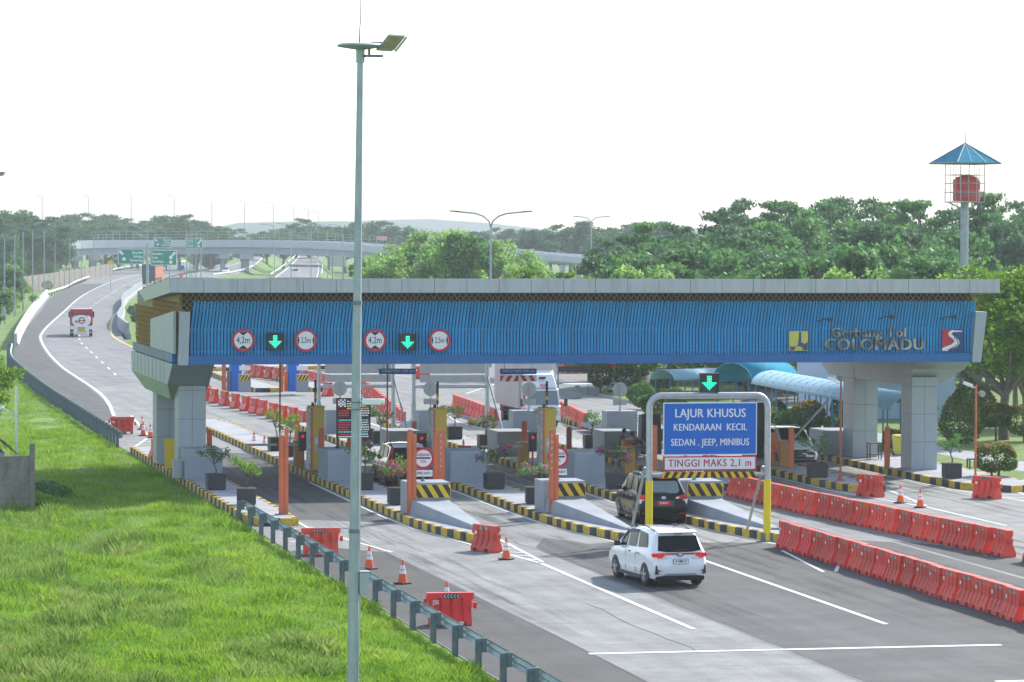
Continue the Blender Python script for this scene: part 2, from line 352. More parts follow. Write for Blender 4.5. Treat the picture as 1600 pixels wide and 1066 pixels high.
# ================================================================== SETTING
def sheet(name, pts, z, m, kind=True):
    o = MB().add([(x, y, z) for x, y in pts], [tuple(range(len(pts)))]).build(name, m)
    return struct(o) if kind else o
gm = MB()
for x0, x1, y0, y1 in ((-3000,-20,-300,280),(-20,17.11,-300,60),(17.11,5000,-300,280),(-3000,5000,280,5200)): gm.add([(x0,y0,-.35),(x1,y0,-.35),(x1,y1,-.35),(x0,y1,-.35)],[(0,1,2,3)])
struct(gm.build('ground', 'grass'))

def verge_h(x, y):
    h = -.035*max(0, 16.6-x)
    h -= .75*math.exp(-((x-11.0)/1.5)**2-((y-127)/7)**2)
    h += .35*math.exp(-((x-8.3)/2.0)**2-((y-117)/9)**2)
    h += .05*math.sin(x*1.7+y*.31)*math.sin(y*.53)+.04*math.sin(x*.6-y*.9)
    return h*min(1, max(0, (17.0-x)/1.5))
gx = [-20,-10,-4,0]+[2+.5*i for i in range(31)]; gx = [x for x in gx if x < 17.05]+[17.12]
gy = [60+1.25*i for i in range(100)]+[186+6*i for i in range(17)]
V = [(x, y, verge_h(x, y)-(.0 if x < 17 else .02)) for y in gy for x in gx]; nx = len(gx)
F = [(j*nx+i, j*nx+i+1, (j+1)*nx+i+1, (j+1)*nx+i) for j in range(len(gy)-1) for i in range(nx-1)]
struct(MB().add(V, F).build('grass_verge', 'grass', smooth=60))

ROAD = [((17.3,200),(33,262)),((19.0,279),(31.0,290)),((21.7,318),(32.5,322)),((25.6,365),(35.4,362)),((33,450),(43.5,442)),((44,565),(57.5,575)),((59,690),(73,690)),((77,830),(92,820)),((97,965),(114,945)),((135,1130),(156,1105))]
def strip(name, A, B, z, m):
    V = []; n = len(A)
    for a, b in zip(A, B): V += [(a[0],a[1],z), (b[0],b[1],z)]
    return struct(MB().add(V, [(2*i, 2*i+1, 2*i+3, 2*i+2) for i in range(n-1)]).build(name, m))
def smoothpath(P, k=6):                         # Catmull-Rom through 2D/3D points
    P = [Vector(p) for p in P]; out = []
    for i in range(len(P)-1):
        p0 = P[max(i-1, 0)]; p1 = P[i]; p2 = P[i+1]; p3 = P[min(i+2, len(P)-1)]
        for j in range(k):
            t = j/k; out.append(.5*((2*p1)+(p2-p0)*t+(2*p0-5*p1+4*p2-p3)*t*t+(3*p1-p0-3*p2+p3)*t**3))
    return out+[P[-1]]
RL = smoothpath([a for a, b in ROAD]); RR = smoothpath([b for a, b in ROAD])
strip('toll_road', RL, RR, -.012, 'far_road')
sheet('toll_plaza', [(17.1,60),(60,60),(60,150),(66,190),(66,300),(31,300),(31,262),(17.6,232),(17.1,174)], 0, 'concrete_road')
# darker resurfaced patches, sheets 4 mm up
sheet('asphalt_approach', [(25.7,60),(38.0,60),(38.0,84),(38.1,118),(36.5,119.6),(33.9,118.6),(31.2,118.9),(29.7,120.4),(27.6,119.0),(26.6,121.8),(25.5,118.0),(25.6,100)], .004, 'asphalt')
sheet('asphalt_exit_lane', [(38.2,60),(42.6,60),(42.6,99),(41.5,107),(40.5,110),(39.2,117),(38.3,118.6),(38.3,100)], .004, 'asphalt')
sheet('asphalt_shoulder', [(17.15,60),(20.5,60),(20.45,92),(20.2,117),(18.9,118.8),(17.15,118)], .004, 'darkasphalt')
sheet('asphalt_lane', [(18.9,131),(22.6,129),(22.6,170),(18.9,172)], .004, 'asphalt')
WL = smoothpath([(19.6,205),(21.4,233),(22.8,284),(25.7,340),(28.8,378),(37.6,461),(50,575),(65.5,700),(84,830),(104,955)])
strip('asphalt_hard_shoulder', [(p.x, p.y) for p in smoothpath([(17.4,200),(18.0,233),(19.2,284),(23.0,336),(26.7,378),(34.6,461),(45.4,575),(60,694)])], [(p.x-.25, p.y) for p in smoothpath([(19.6,200),(21.4,233),(22.8,284),(25.7,340),(28.8,378),(37.6,461),(50,575),(65.5,700)])], .004, 'asphalt')

# ---- painted markings
mk = MB()
def line(P, wd=.13, z=.010, mi=0, mb=mk):
    P = [Vector((p[0], p[1])) for p in P]
    for a, b in zip(P, P[1:]):
        d = (b-a).normalized(); n = Vector((-d.y, d.x))*wd/2
        mb.add([(*(a-n), z), (*(b-n), z), (*(b+n), z), (*(a+n), z)], [(0,1,2,3)], mi)
line([(24.45,112.5),(24.45,93)], .16); line([(29.9,113.2),(29.95,93.3)], .16); line([(20.4,88),(31.4,88.1)], .28); line([(28.7,80.9),(40,80.9)], .25)
for x0 in (22.85, 27.95, 33.0):                # gore markings in front of the island noses
    line([(x0-.25,150),(x0-.25,132),(x0-.1,126),(x0+1.6,112.3)], .13); line([(x0+2.1,150),(x0+2.1,122),(x0+1.75,112.8)], .13)
    for k in range(4): line([(x0+.55+.3*k,118.4-1.5*k),(x0+1.95-.06*k,117.2-1.3*k)], .14, .014)
line([(34.9,150),(34.9,121)], .13); line([(19.1,150),(19.1,126.6),(20.4,117)], .12)
for k in range(3): line([(17.6,126-2.4*k),(19.3-.1*k,127.2-2.4*k)], .14, .014)
for x0 in (43.35, 48.55):
    line([(x0-.25,165),(x0-.25,142),(x0+.9,133),(x0+1.0,124)], .13); line([(x0+2.2,160),(x0+2.15,141),(x0+1.1,133.5)], .13)
    for k in range(3): line([(x0+.3+.25*k,139-1.7*k),(x0+1.8-.2*k,138.2-1.6*k)], .13, .014)
line([(41.2,150),(41.2,141),(40.8,120)], .13); line([(34.6,112.6),(33.0,108)], .12); line([(33.4,115.5),(32.6,108)], .12)
for x0 in (22.85, 27.95, 33.0, 38.1, 43.35): line([(x0+2.0,170),(x0+2.0,195),(x0+1,206)], .13); line([(x0-.2,172),(x0-.2,196),(x0+.9,206)], .13)
line([(17.6,174.5),(19.4,184),(20.6,205)], .13)
for k in range(3): line([(17.5+.2*k,175.5+2.5*k),(19.2,174.5+2.6*k)], .13, .014)
for y in (238, 262): line([(52,y),(44,y+26)], .15)
line([(45,230),(56,262),(59,300)], .15)
line([(p.x,p.y) for p in WL], .2)
DL = smoothpath([(25.2,262),(25.9,275),(28.0,315),(30.6,356),(40.5,461),(54,575),(69,695),(87,825)], 40)
acc = 0; last = DL[0]; st = DL[0]; on = True
for p in DL[1:]:
    acc += (p-last).length; last = p
    if acc > (4 if on else 7):
        if on: line([st, p], .14)
        on = not on; acc = 0; st = p
struct(mk.build('road_markings', 'paint'))
ym = MB(); line([(p.x,p.y) for p in smoothpath([(32.5,268),(31.4,289),(32.6,322),(34.5,363),(42.0,440),(49.3,500),(70,690)])], .22, .008, 0, ym)
struct(ym.build('yellow_road_line', 'paint_y'))

cr = MB(); rc = random.Random(11)                # tar sealed cracks and joints
for i in range(15):
    x = rc.uniform(20.5,44); y = rc.uniform(84,118) if i < 18 else rc.uniform(125,150); P = [(x,y)]; along = rc.random() < .55
    for k in range(rc.randint(5,12)):
        x += rc.uniform(-.12,.12) if along else rc.uniform(.25,.6); y += rc.uniform(.7,1.6) if along else rc.uniform(-.5,.5); P.append((x,y))
    line(P, rc.uniform(.015,.035), .007, 0, cr)
line([(20.5,60),(20.5,84),(20.47,92),(20.3,108),(20.22,117.2)], .05, .008, 0, cr); line([(25.7,60),(25.6,100),(25.5,118)], .045, .008, 0, cr)
struct(cr.build('road_cracks', mat('tar', (.03,.03,.032), .6)))

tm = MB(); rc = random.Random(4)                  # rubber and oil worn into the wheel paths
for cx_ in (20.9, 26.3, 31.45, 36.3, 41.7, 47.0):
    for dx in (-.75, 0, .75):
        for k in range(3):
            x = cx_+dx+rc.uniform(-.12,.12); P = [(x+rc.uniform(-.05,.05)+.02*j*rc.uniform(-1,1), 92+k*4+9*j) for j in range(9 if cx_ < 40 else 10)]
            line(P, .22+.12*rc.random()+(.25 if dx == 0 else 0), .0065+.0006*k+.0002*(dx+1), 0, tm)
tmm = mat('tyre marks', (.045,.045,.045), .7); tn = tmm.node_tree.nodes; tl = tmm.node_tree.links
tc = tn.new('ShaderNodeTexCoord'); mp = tn.new('ShaderNodeMapping'); mp.inputs['Scale'].default_value = (2.2,.12,1); tl.new(tc.outputs['Object'], mp.inputs[0])
no = tn.new('ShaderNodeTexNoise'); no.inputs['Detail'].default_value = 6; no.inputs['Scale'].default_value = 1.5; tl.new(mp.outputs[0], no.inputs[0])
mr = tn.new('ShaderNodeMapRange'); mr.inputs[1].default_value = .42; mr.inputs[2].default_value = .75; mr.inputs[3].default_value = 0; mr.inputs[4].default_value = .2; tl.new(no.outputs[0], mr.inputs[0])
tr = tn.new('ShaderNodeBsdfTransparent'); ms = tn.new('ShaderNodeMixShader'); tl.new(mr.outputs[0], ms.inputs[0]); tl.new(tr.outputs[0], ms.inputs[1]); tl.new(tn['Principled BSDF'].outputs[0], ms.inputs[2]); tl.new(ms.outputs[0], tn['Material Output'].inputs[0])
struct(tm.build('tyre_marks', tmm))

# ---- raised garden lawns on the right
def lawn(name, pts, z=.16):
    mb = MB(); n = len(pts)
    mb.add([(x,y,z) for x, y in pts], [tuple(range(n))], 0)
    for i in range(n):
        a, b = pts[i], pts[(i+1) % n]; mb.add([(*a,-.1),(*b,-.1),(*b,z),(*a,z)], [(0,1,2,3)], 1)
    return struct(mb.build(name, ['lawn','conc']))
lawn('garden_lawn', [(52.0,60),(140,60),(140,300),(70,300),(70,226),(53.2,195),(53.2,176),(52.0,172)])
lawn('corner_lawn', [(52.2,206),(52.4,198),(53.6,200),(62,222),(66,240),(58,243),(53,226)])
lawn('far_lawn', [(62,268),(90,268),(120,330),(66,330),(56,300)])
lawn('median_lawn', [(33.4,270),(44,274),(46,300),(33,300)])
sheet('garden_path', [(54.3,150),(56.5,150),(57.8,205),(55.6,205)], .166, 'pave')

# ================================================================== TRAFFIC ISLANDS
IZ = .28
def island(label, pts, seg=.65):
    t = thing('traffic_island', label, 'traffic island', (pts[0][0], pts[0][1], 0), group='kerbed islands of the toll plaza')
    P = [Vector(p) for p in pts]; n = len(P); wd = .2; I = []
    for i in range(n):
        d0 = (P[i]-P[i-1]).normalized(); d1 = (P[(i+1) % n]-P[i]).normalized(); n0 = Vector((-d0.y, d0.x)); n1 = Vector((-d1.y, d1.x))
        b = (n0+n1).normalized(); I.append(P[i]+b*(wd/max(.4, b.dot(n0))))
    k = MB(); c = 0
    for i in range(n):
        a, b, a2, b2 = P[i], P[(i+1) % n], I[i], I[(i+1) % n]; m = max(1, round((b-a).length/seg))
        cut = [0]+[(j+rng.uniform(-.16,.16))/m for j in range(1,m)]+[1]
        for j in range(m):
            t0, t1 = cut[j], cut[j+1]; o0 = a.lerp(b, t0); o1 = a.lerp(b, t1); i0 = a2.lerp(b2, t0); i1 = a2.lerp(b2, t1)
            e = .03
            oo0 = o0.lerp(i0, .12); oo1 = o1.lerp(i1, .12)
            k.add([(*o0,0),(*o1,0),(*o1,IZ-e),(*o0,IZ-e),(*oo0,IZ),(*oo1,IZ),(*i1,IZ),(*i0,IZ)], [(0,1,2,3),(3,2,5,4),(4,5,6,7)], c % 2); c += 1
    k.build('kerb', ['kerb_y','kerb_b'], t, world=True)
    MB().add([(*p, IZ-.004) for p in I], [tuple(range(n))]).build('paving', 'pave', t, world=True)
    return t
def isl_shape(x, y0, y1, w=1.9): return [(x,y0+8.5),(x+.28,y0+4.2),(x+1.05,y0),(x+w-.15,y0),(x+w,y0+2.4),(x+w,y1-4),(x+w-.4,y1),(x+.5,y1),(x,y1-4)]
island('wide pale island under the left pier with two potted shrubs', [(17.15,130.2),(17.5,128),(18.9,128),(18.95,130),(18.95,170.5),(18.2,171.5),(17.15,171.5)])
island('island carrying the lit tariff display board', isl_shape(22.85,119.6,196))
island('island left of the black car behind the white car', isl_shape(27.95,119.6,196))
island('island holding the right post of the blue height portal', isl_shape(33.0,118.8,196))
island('island where two people sit at an orange cabinet', isl_shape(38.1,141,196))
island('island with the raised silver barrier arm', [(43.35,145),(43.7,141.4),(45.25,141.2),(45.3,143.5),(45.3,192),(44.9,196),(43.8,196),(43.35,192)])
island('broad island under the right piers beside the garden', [(48.55,146),(48.75,142.0),(50.2,139.8),(51.4,140.2),(52.0,142.5),(52.0,190),(49.0,194),(48.55,190)])
for x0, i in ((31.4, 0), (35.2, 1)):
    island(['far small island under the left blue ticket machine','far small island under the right blue ticket machine'][i], [(x0,236),(x0+.2,233.5),(x0+2.0,233.5),(x0+2.2,236),(x0+1.6,262),(x0+.6,262)], .8)
island('far kerbed grass median seen under the left end of the gantry', [(33,268.5),(44.3,272.4),(46.2,299),(32.8,299)], 1.4)

# ================================================================== TOLL GANTRY
FY = 147.5                                      # plane of the blue facade
t = thing('toll_gantry', 'long grey roofed toll gantry with blue slatted front spanning the lanes', 'toll gate', (34,156,0))
def pier(x0, x1, y0, y1, z1):
    m = MB(); m.box(x0+.03,x1-.03,y0+.03,y1-.03,IZ-.05,z1,1)
    z = IZ
    while z < z1-.1:
        h = min(1.22, z1-z)
        xm = (x0+x1)/2
        m.box(x0,xm-.006,y0,y1,z,z+h-.014); m.box(xm+.006,x1,y0,y1,z,z+h-.014); z += h
    return m
for x0, x1 in ((17.05,18.2),(49.25,50.42)):
    for y0, y1 in ((150,151.5),(158.6,160.2)):
        pier(x0,x1,y0,y1,4.35).build('column', ['clad','dark'], t, world=True)
def haunch(xo0, xo1, xi, sgn, zb, y0=147.9, y1=149.7, y2=152):             # hull-shaped clad bracket on each pair of columns
    m = MB(); lo, hi = min(xo1, xi), max(xo1, xi); tl, th = min(xo0, xi), max(xo0, xi)
    m.hexa([(lo,y2,zb),(hi,y2,zb),(hi,162.5,zb),(lo,162.5,zb)], [(tl,y1,zb+.75),(th,y1,zb+.75),(th,164.6,zb+.75),(tl,164.6,zb+.75)])
    m.hexa([(tl,y1,zb+.752),(th,y1,zb+.752),(th,164.6,zb+.752),(tl,164.6,zb+.752)], [(tl,y0,5.1),(th,y0,5.1),(th,165,5.1),(tl,165,5.1)])
    xs = tl-.004 if sgn < 0 else th+.004
    for k in range(9): m.box(xs-.004, xs+.004, 151+1.55*k, 151.03+1.55*k, zb+.8, 5.08, 1)
    return m
haunch(16.55,16.95,18.3,-1,3.45).build('bracket', ['clad','dark'], t, world=True)
haunch(51.7,50.6,49.27,1,3.95,149.3,150.02,150.4).build('bracket', ['clad','dark'], t, world=True)
XL, XR = 17.2, 51.25
b = MB()                                        # beam band, front and left side
for i in range(18):
    a = XL-.1+(XR-XL+.2)*i/18; b.box(a+.004, a+(XR-XL+.2)/18-.004, FY-.35, FY-.05, 5.11, 5.47)
b.box(XL,XR,FY-.05,164.8,5.14,5.44,1)
for i in range(6): b.box(16.62,16.95,148.6+2.7*i+.004,148.6+2.7*(i+1)-.004,5.14,5.5,0 if i == 0 else 2)
b.build('beam_band', ['blueband','soffit','galvd'], t, world=True)
MB().box(XL+.05,XR-.05,FY+.3,FY+.4,5.45,8.05).build('backing_wall', 'navy', t, world=True)
MB().box(17.3,51.1,148.2,164.5,5.46,8.0).build('roof_void', 'soffit', t, world=True)
s = MB(); p = .139; n = int((XR-XL-.1)/p)
for i in range(n):
    x = XL+.06+p*i; e = nr.uniform(-.012,.012)
    s.box(x, x+.10, FY, FY+.05, 5.47, 6.55)
    q = x+.12; y0, y1 = FY-.004, FY-.16+e
    s.hexa([(x,y0,6.545),(x+.10,y0,6.545),(x+.10,y0+.05,6.545),(x,y0+.05,6.545)], [(q,y1,7.72+e),(q+.10,y1,7.72+e),(q+.10,y1+.05,7.72+e),(q,y1+.05,7.72+e)])
s.box(XL,XR,FY+.06,FY+.11,6.5,6.6); s.box(XL,XR,FY+.06,FY+.11,5.6,5.66); s.box(XL+.2,XR,FY+.02,FY+.07,7.5,7.56)
s.build('blue_slats', 'blue', t, world=True)
l = MB(); c = .25                               # gold lattice: diagonal bars with small rings, front strip and left end wall
for k in range(int(34.8/c)):
    x = 16.75+c*k
    for r_ in range(3):
        z = 7.3+.27*r_; L_ = math.hypot(c,.27); l.obox((x+c/2, FY+.16, z+.135), (.028,.02,L_), Quaternion((0,1,0), math.atan2(c,.27)), 0); l.obox((x+c/2, FY+.135, z+.135), (.028,.02,L_), Quaternion((0,1,0), -math.atan2(c,.27)), 0)
for k in range(47):
    y = 148.0+.36*k; zt = 8.1-.043*(y-147); zb_ = 5.5
    for r_ in range(6):
        z = 5.55+.42*r_
        if z+.42 > zt: continue
        l.obox((16.78, y+.18, z+.21), (.02,.045,.555), Quaternion((1,0,0), math.atan2(.36,.42)), 0); l.obox((16.755, y+.18, z+.21), (.02,.045,.555), Quaternion((1,0,0), -math.atan2(.36,.42)), 0)
l.build('gold_lattice', 'gold', t, world=True)
MB().hexa([(16.85,148,5.5),(16.95,148,5.5),(16.95,164.8,5.5),(16.85,164.8,5.5)], [(16.85,148,8.1),(16.95,148,8.1),(16.95,164.8,7.4),(16.85,164.8,7.4)]).build('end_wall', mat('ochre end wall', (.26,.19,.06), .7, var=.25, scale=5), t, world=True)
rf = MB()                                       # roof slab and fascia panels (front, left edge sloping down to the back)
RY = 146.4; RX0, RX1 = 16.3, 52.0
rf.hexa([(RX0+.1,RY+.1,8.08),(RX1-.1,RY+.1,8.08),(RX1-.1,166,7.3),(16.95,166,7.3)], [(RX0+.1,RY+.1,8.6),(RX1-.1,RY+.1,8.6),(RX1-.1,166,7.8),(16.95,166,7.8)], 1)
rf.build('roof_slab', ['fascia','soffit'], t, world=True)
fs = MB(); n = 26; x = RX0
for i in range(n):
    wd = (RX1-RX0)/n; fs.box(x+.009, x+wd-.009, RY, RY+.09, 8.1, 8.68); x += wd
for i in range(12):
    y0, y1 = RY+.1+1.6*i, RY+.1+1.6*(i+1)-.02; xa, xb = RX0+.035*1.6*i, RX0+.035*1.6*(i+1); za, zb_ = -.044*1.6*i, -.044*1.6*(i+1)
    fs.hexa([(xa,y0,8.1+za),(xa+.09,y0,8.1+za),(xb+.09,y1,8.1+zb_),(xb,y1,8.1+zb_)], [(xa-.03,y0,8.68+za),(xa+.06,y0,8.68+za),(xb+.06,y1,8.68+zb_),(xb-.03,y1,8.68+zb_)])
fs.build('roof_fascia', 'fascia', t, world=True)
fn = MB()                                       # corner fins
fn.hexa([(16.78,FY-.42,5.08),(17.12,FY-.42,5.08),(17.12,FY+.5,5.08),(16.78,FY+.5,5.08)], [(16.82,FY-.42,7.3),(17.2,FY-.42,7.3),(17.2,FY+.5,7.3),(16.82,FY+.5,7.3)])
fn.hexa([(16.6,FY+.52,5.52),(16.72,FY+.52,5.52),(16.72,157,5.52),(16.6,157,5.52)], [(16.6,FY+.52,7.3),(16.72,FY+.52,7.3),(16.72,157,6.75),(16.6,157,6.75)])
fn.build('corner_fin', 'clad', t, world=True, bevel=.01)
MB().hexa([(51.0,FY-.42,5.09),(51.4,FY-.42,5.09),(51.4,FY+.5,5.09),(51.0,FY+.5,5.09)], [(51.15,FY-.42,7.27),(51.66,FY-.42,7.27),(51.66,FY+.5,7.27),(51.15,FY+.5,7.27)]).build('corner_fin', 'clad', t, world=True, bevel=.01)
o = t.location
def onfac(px, py, dy=-.08): v = AY(px, py, FY+dy); return (v.x-o.x, v.y-o.y, v.z-o.z)
text('Gerbang Tol', .56, t, onfac(1357,520,-.1), m='letter', bold=.018, depth=.05, sx=1.12, name='lettering', space=1.06)
text('COLOMADU', .69, t, onfac(1366,539,-.1), m='letter', bold=.03, depth=.06, sx=1.08, name='lettering', space=1.08)
lg = MB(); cx, cy, cz = onfac(1248,533,-.12); h = .42                     # yellow and navy ministry emblem
lg.box(cx-h,cx+h,cy,cy+.06,cz-h,cz+h,0)
def disc_poly(cx, cz, r, a0, a1, n=14): return [(cx+r*math.cos(a0+(a1-a0)*i/n), cz+r*math.sin(a0+(a1-a0)*i/n)) for i in range(n+1)]
def flat(mb, pts, y, d, mi): mb.prism([(x,y,z) for x, z in pts], (0,-d,0), mi)
flat(lg, [(cx-h*.9,cz-h*.55)]+[(cx-h*.2,cz-h*.55),(cx-h*.05,cz-h*.2),(cx+h*.02,cz+h*.5),(cx+h*.02,cz+h*.95),(cx+h*.25,cz+h*.95),(cx+h*.25,cz-h*.1),(cx+h*.6,cz-h*.3),(cx+h*.95,cz-h*.1),(cx+h*.95,cz-h*.95),(cx+h*.5,cz-h*.95)]+[(cx+h*.45*math.cos(a), cz-h*.95+h*.45*math.sin(a)) for a in [math.pi*i/8 for i in range(1,8)]]+[(cx-h*.5,cz-h*.95),(cx-h*.9,cz-h*.95)], cy-.004, .012, 1)
lg.build('emblem', [mat('emblem yellow',(.55,.55,.10),.5), mat('emblem navy',(.03,.08,.2),.5)], t)
lg = MB(); cx, cy, cz = onfac(1488,532,-.12); h = .46                      # red, blue and white road emblem
lg.box(cx-h,cx+h,cy,cy+.06,cz-h,cz+h,0)
flat(lg, [(cx-h,cz+h),(cx+h*.15,cz+h),(cx-h*.3,cz+h*.7),(cx-h*.35,cz+h*.4),(cx+h*.15,cz),(cx+h*.2,cz-h*.15),(cx-h*.1,cz-h*.4),(cx-h,cz-h*.75)], cy-.004, .008, 1)
flat(lg, [(cx-h,cz-h*.72),(cx-h*.1,cz-h*.38),(cx+h*.22,cz-h*.12),(cx+h*.15,cz+h*.05),(cx-h*.35,cz+h*.42),(cx-h*.42,cz+h*.7),(cx-h*.1,cz+h*.95),(cx+h*.95,cz+h*.9),(cx+h*.95,cz+h*.8),(cx+h*.05,cz+h*.78),(cx-h*.1,cz+h*.6),(cx+h*.3,cz+h*.25),(cx+h*.62,cz+h*.02),(cx+h*.7,cz-h*.3),(cx+h*.4,cz-h*.6),(cx-h*.45,cz-h*.98),(cx-h,cz-h*.98)], cy-.004, .014, 2)
flat(lg, [(cx-h*.5,cz-h*.9),(cx+h*.3,cz-h*.5),(cx+h*.52,cz-h*.28),(cx+h*.45,cz-h*.05),(cx+h*.1,cz+h*.3),(cx+h*.16,cz+h*.33),(cx+h*.53,cz-h*.02),(cx+h*.6,cz-h*.3),(cx+h*.35,cz-h*.55),(cx-h*.3,cz-h*.92)], cy-.02, .004, 3)
lg.build('emblem', [mat('emblem blue',(.02,.05,.2),.5), mat('emblem red',(.5,.02,.06),.5), 'white', 'black'], t)
for px, py in ((1288,497),(1385,493),(1481,493)):                          # little floodlights on arms above the letters
    x, y, z = onfac(px-12,py+6,-.1); m = MB(); m.tube([(x,y,z),(x+.15,y-.45,z+.12),(x+.33,y-.75,z+.14)], .018, 6); m.obox((x+.36,y-.8,z+.12), (.2,.12,.16))
    m.build('floodlight', 'blackp', t)
def limit_sign(px, txt, tall, label):
    v = AY(px, 532, FY-.2); s_ = thing('height_limit_sign' if tall else 'width_limit_sign', label, 'road sign', v)
    m = MB(); m.cyl((0,.04,0),(0,0,0),.475,n=40,mi=0); m.cyl((0,0,0),(0,-.006,0),.375,n=40,mi=1)
    for sg in (-1,1):
        if tall: P = [(-.17,sg*.325),(0,sg*.2),(.17,sg*.325),(.09,sg*.362),(-.09,sg*.362)]
        else: P = [(sg*.365,.0),(sg*.33,.17),(sg*.30,.14),(sg*.275,0),(sg*.30,-.14),(sg*.33,-.17)]
        flat(m, P, -.007, .003, 2)
    m.build('face', ['signred','white','textk'], s_)
    text(txt, .40 if tall else .34, s_, (0,-.012,0), m='textk', bold=.004, sx=.72 if tall else .62, depth=.002); MB().box(-.05,.05,.04,.2,-.3,.3).build('bracket', 'galv', s_)
limit_sign(380,'4,2m',True,'round 4,2m height limit sign at the far left of the blue facade')
limit_sign(478,'2,5m',False,'round 2,5m width limit sign left of the light mast')
limit_sign(586,'4,2m',True,'round 4,2m height limit sign just right of the light mast')
limit_sign(687,'2,5m',False,'round 2,5m width limit sign furthest right on the facade')
def arrow_dots(m, w_, mi, z0=0):                                             # downward arrow made of led dots
    d = w_/9
    for i in range(-4,5):
        for j in range(-4,5):
            if abs(i) <= 1 and j >= -1 or (j < 1 and abs(i) <= j+4 and abs(i) >= j+1) or (abs(i) <= 1 and j < 0 and abs(i) <= j+4):
                m.box(i*d-d*.36, i*d+d*.36, -.012, 0, z0+j*d-d*.36, z0+j*d+d*.36, mi)
def lane_light(v, size, label, rz=0):
    s_ = thing('lane_signal', label, 'lane signal', v, rz)
    h = size/2; m = MB(); m.box(-h,h,.004,.25,-h,h,0); m.box(-h-.02,h+.02,-.1,.2,h,h+.03,0); m.box(-h-.02,-h,-.1,.2,-h,h,0); m.box(h,h+.02,-.1,.2,-h,h,0); m.build('housing', 'blackp', s_)
    m = MB(); arrow_dots(m, size*.82, 0); m.build('green_arrow', 'green_led', s_); return s_
lane_light(AY(430,534,FY-.28), .66, 'black box with green down arrow between the two leftmost round signs')
lane_light(AY(637,535,FY-.28), .66, 'black box with green down arrow between the two round signs right of the mast')
for px, lab in ((621,'blue TINGGI MAKS 4200 mm board hanging under the gantry beside the mast'),(810,'blue TINGGI MAKS 4200 mm board hanging above the chevron bar')):
    v = AY(px, 580.5, 150.2); s_ = thing('hanging_height_board', lab, 'road sign', v)
    MB().box(-.8,.8,0,.03,-.12,.12).build('board', 'signblue', s_); text('TINGGI MAKS 4200 mm', .15, s_, (0,-.006,.02), sx=.92)
    m = MB(); m.cyl((-.6,.015,.12),(-.6,.015,.62),.012,n=6); m.cyl((.6,.015,.12),(.6,.015,.62),.012,n=6); m.build('hanger', 'galv', s_)
v = AY(810, 591.5, 150.3); s_ = thing('chevron_bar', 'red and white chevron bar hung below the right blue height board', 'warning board', v)
m = MB(); m.box(-.8,.8,0,.03,-.13,.13,0); stripes(m,-.8,0,-.13,.13,-.006,.36,.55,1); stripes(m,.0,.8,-.13,.13,-.006,.36,-.55,1); m.build('board', ['white','signred'], s_)
m = MB(); m.cyl((-.6,.015,.13),(-.6,.015,.22),.012,n=6); m.cyl((.6,.015,.13),(.6,.015,.22),.012,n=6); m.build('hanger', 'galv', s_)

# ================================================================== WATER BARRIERS
def barrier_mesh():
    m = MB(); L = .64
    gr = [-.3, 0, .3]; nt_ = [-.32, .32]
    xs = set([-L, L])
    for g in gr: xs |= {g-.045, g-.03, g+.03, g+.045}
    for c in nt_: xs |= {c-.1, c-.099, c+.1, c+.099}
    xs = sorted(xs)
    Z = [0, .10, .12, .28, .40, .43, .66, .735, .88]
    HW = [.25, .25, .245, .19, .135, .12, .115, .115, .11]
    rows = []
    for x in xs:
        g = any(abs(x-q) <= .0301 for q in gr); nn = any(abs(x-q) <= .0991 for q in nt_)
        r_ = []
        for z, h in zip(Z, HW):
            zz = .11 if (nn and z < .11) else z
            hh = h-.06 if (g and .27 < z < .70) else h
            r_.append((max(-.565, min(.565, x)) if z < .73 else x, -hh, zz))
        for z, h in reversed(list(zip(Z, HW))):
            zz = .11 if (nn and z < .11) else z
            hh = h-.06 if (g and .27 < z < .70) else h
            r_.append((max(-.565, min(.565, x)) if z < .73 else x, hh, zz))
        rows.append(r_)
    n = len(rows[0]); V = [p for r_ in rows for p in r_]; F = []
    for i in range(len(rows)-1):
        for k in range(n): F.append((i*n+k, i*n+(k+1) % n, (i+1)*n+(k+1) % n, (i+1)*n+k))
    F += [tuple(range(n-1,-1,-1)), tuple(range((len(rows)-1)*n, len(rows)*n))]
    m.add(V, F); return m
def make_barrier(body, label, labelmat):
    t = thing('water_barrier', label, 'barrier', (0,0,-60), group=None)
    barrier_mesh().build('body', body, t, smooth=25)
    for sx, z in ((-1,.56),(1,.44)):
        k = MB(); k.box(min(sx*.63,sx*.73),max(sx*.63,sx*.73),-.08,.08,z,z+.17); k.build('hook', body, t, bevel=.012)
    k = MB(); k.box(-.2,.2,-.122,-.116,.74,.86); k.build('arrow_panel', labelmat, t)
    k = MB(); k.box(-.50,-.40,-.124,-.117,.56,.66); k.build('sticker', 'white', t)
    return t
lab_a = mat('worn reflective label', (.55,.55,.52), .5, var=.5, scale=14, c2=(.08,.08,.08))
lab_b = mat('dark arrow label', (.06,.05,.05), .5, var=.5, scale=20, c2=(.3,.25,.22))
lab_c = mat('yellow label', (.5,.45,.15), .5, var=.5, scale=14, c2=(.1,.1,.08))
B_OLD = make_barrier('redold', 'x', lab_a); B_OLD2 = make_barrier('redold', 'x', lab_c); B_RED = make_barrier('red', 'x', lab_b); B_NEW = make_barrier('rednew', 'x', lab_b)
protos = [B_OLD, B_OLD2, B_RED, B_NEW]
def bar(kind, x, y, rz, label, group, z=0.01): return dup(kind, label, (x, y, z), rz, group)
bright = {0, 2, 8}
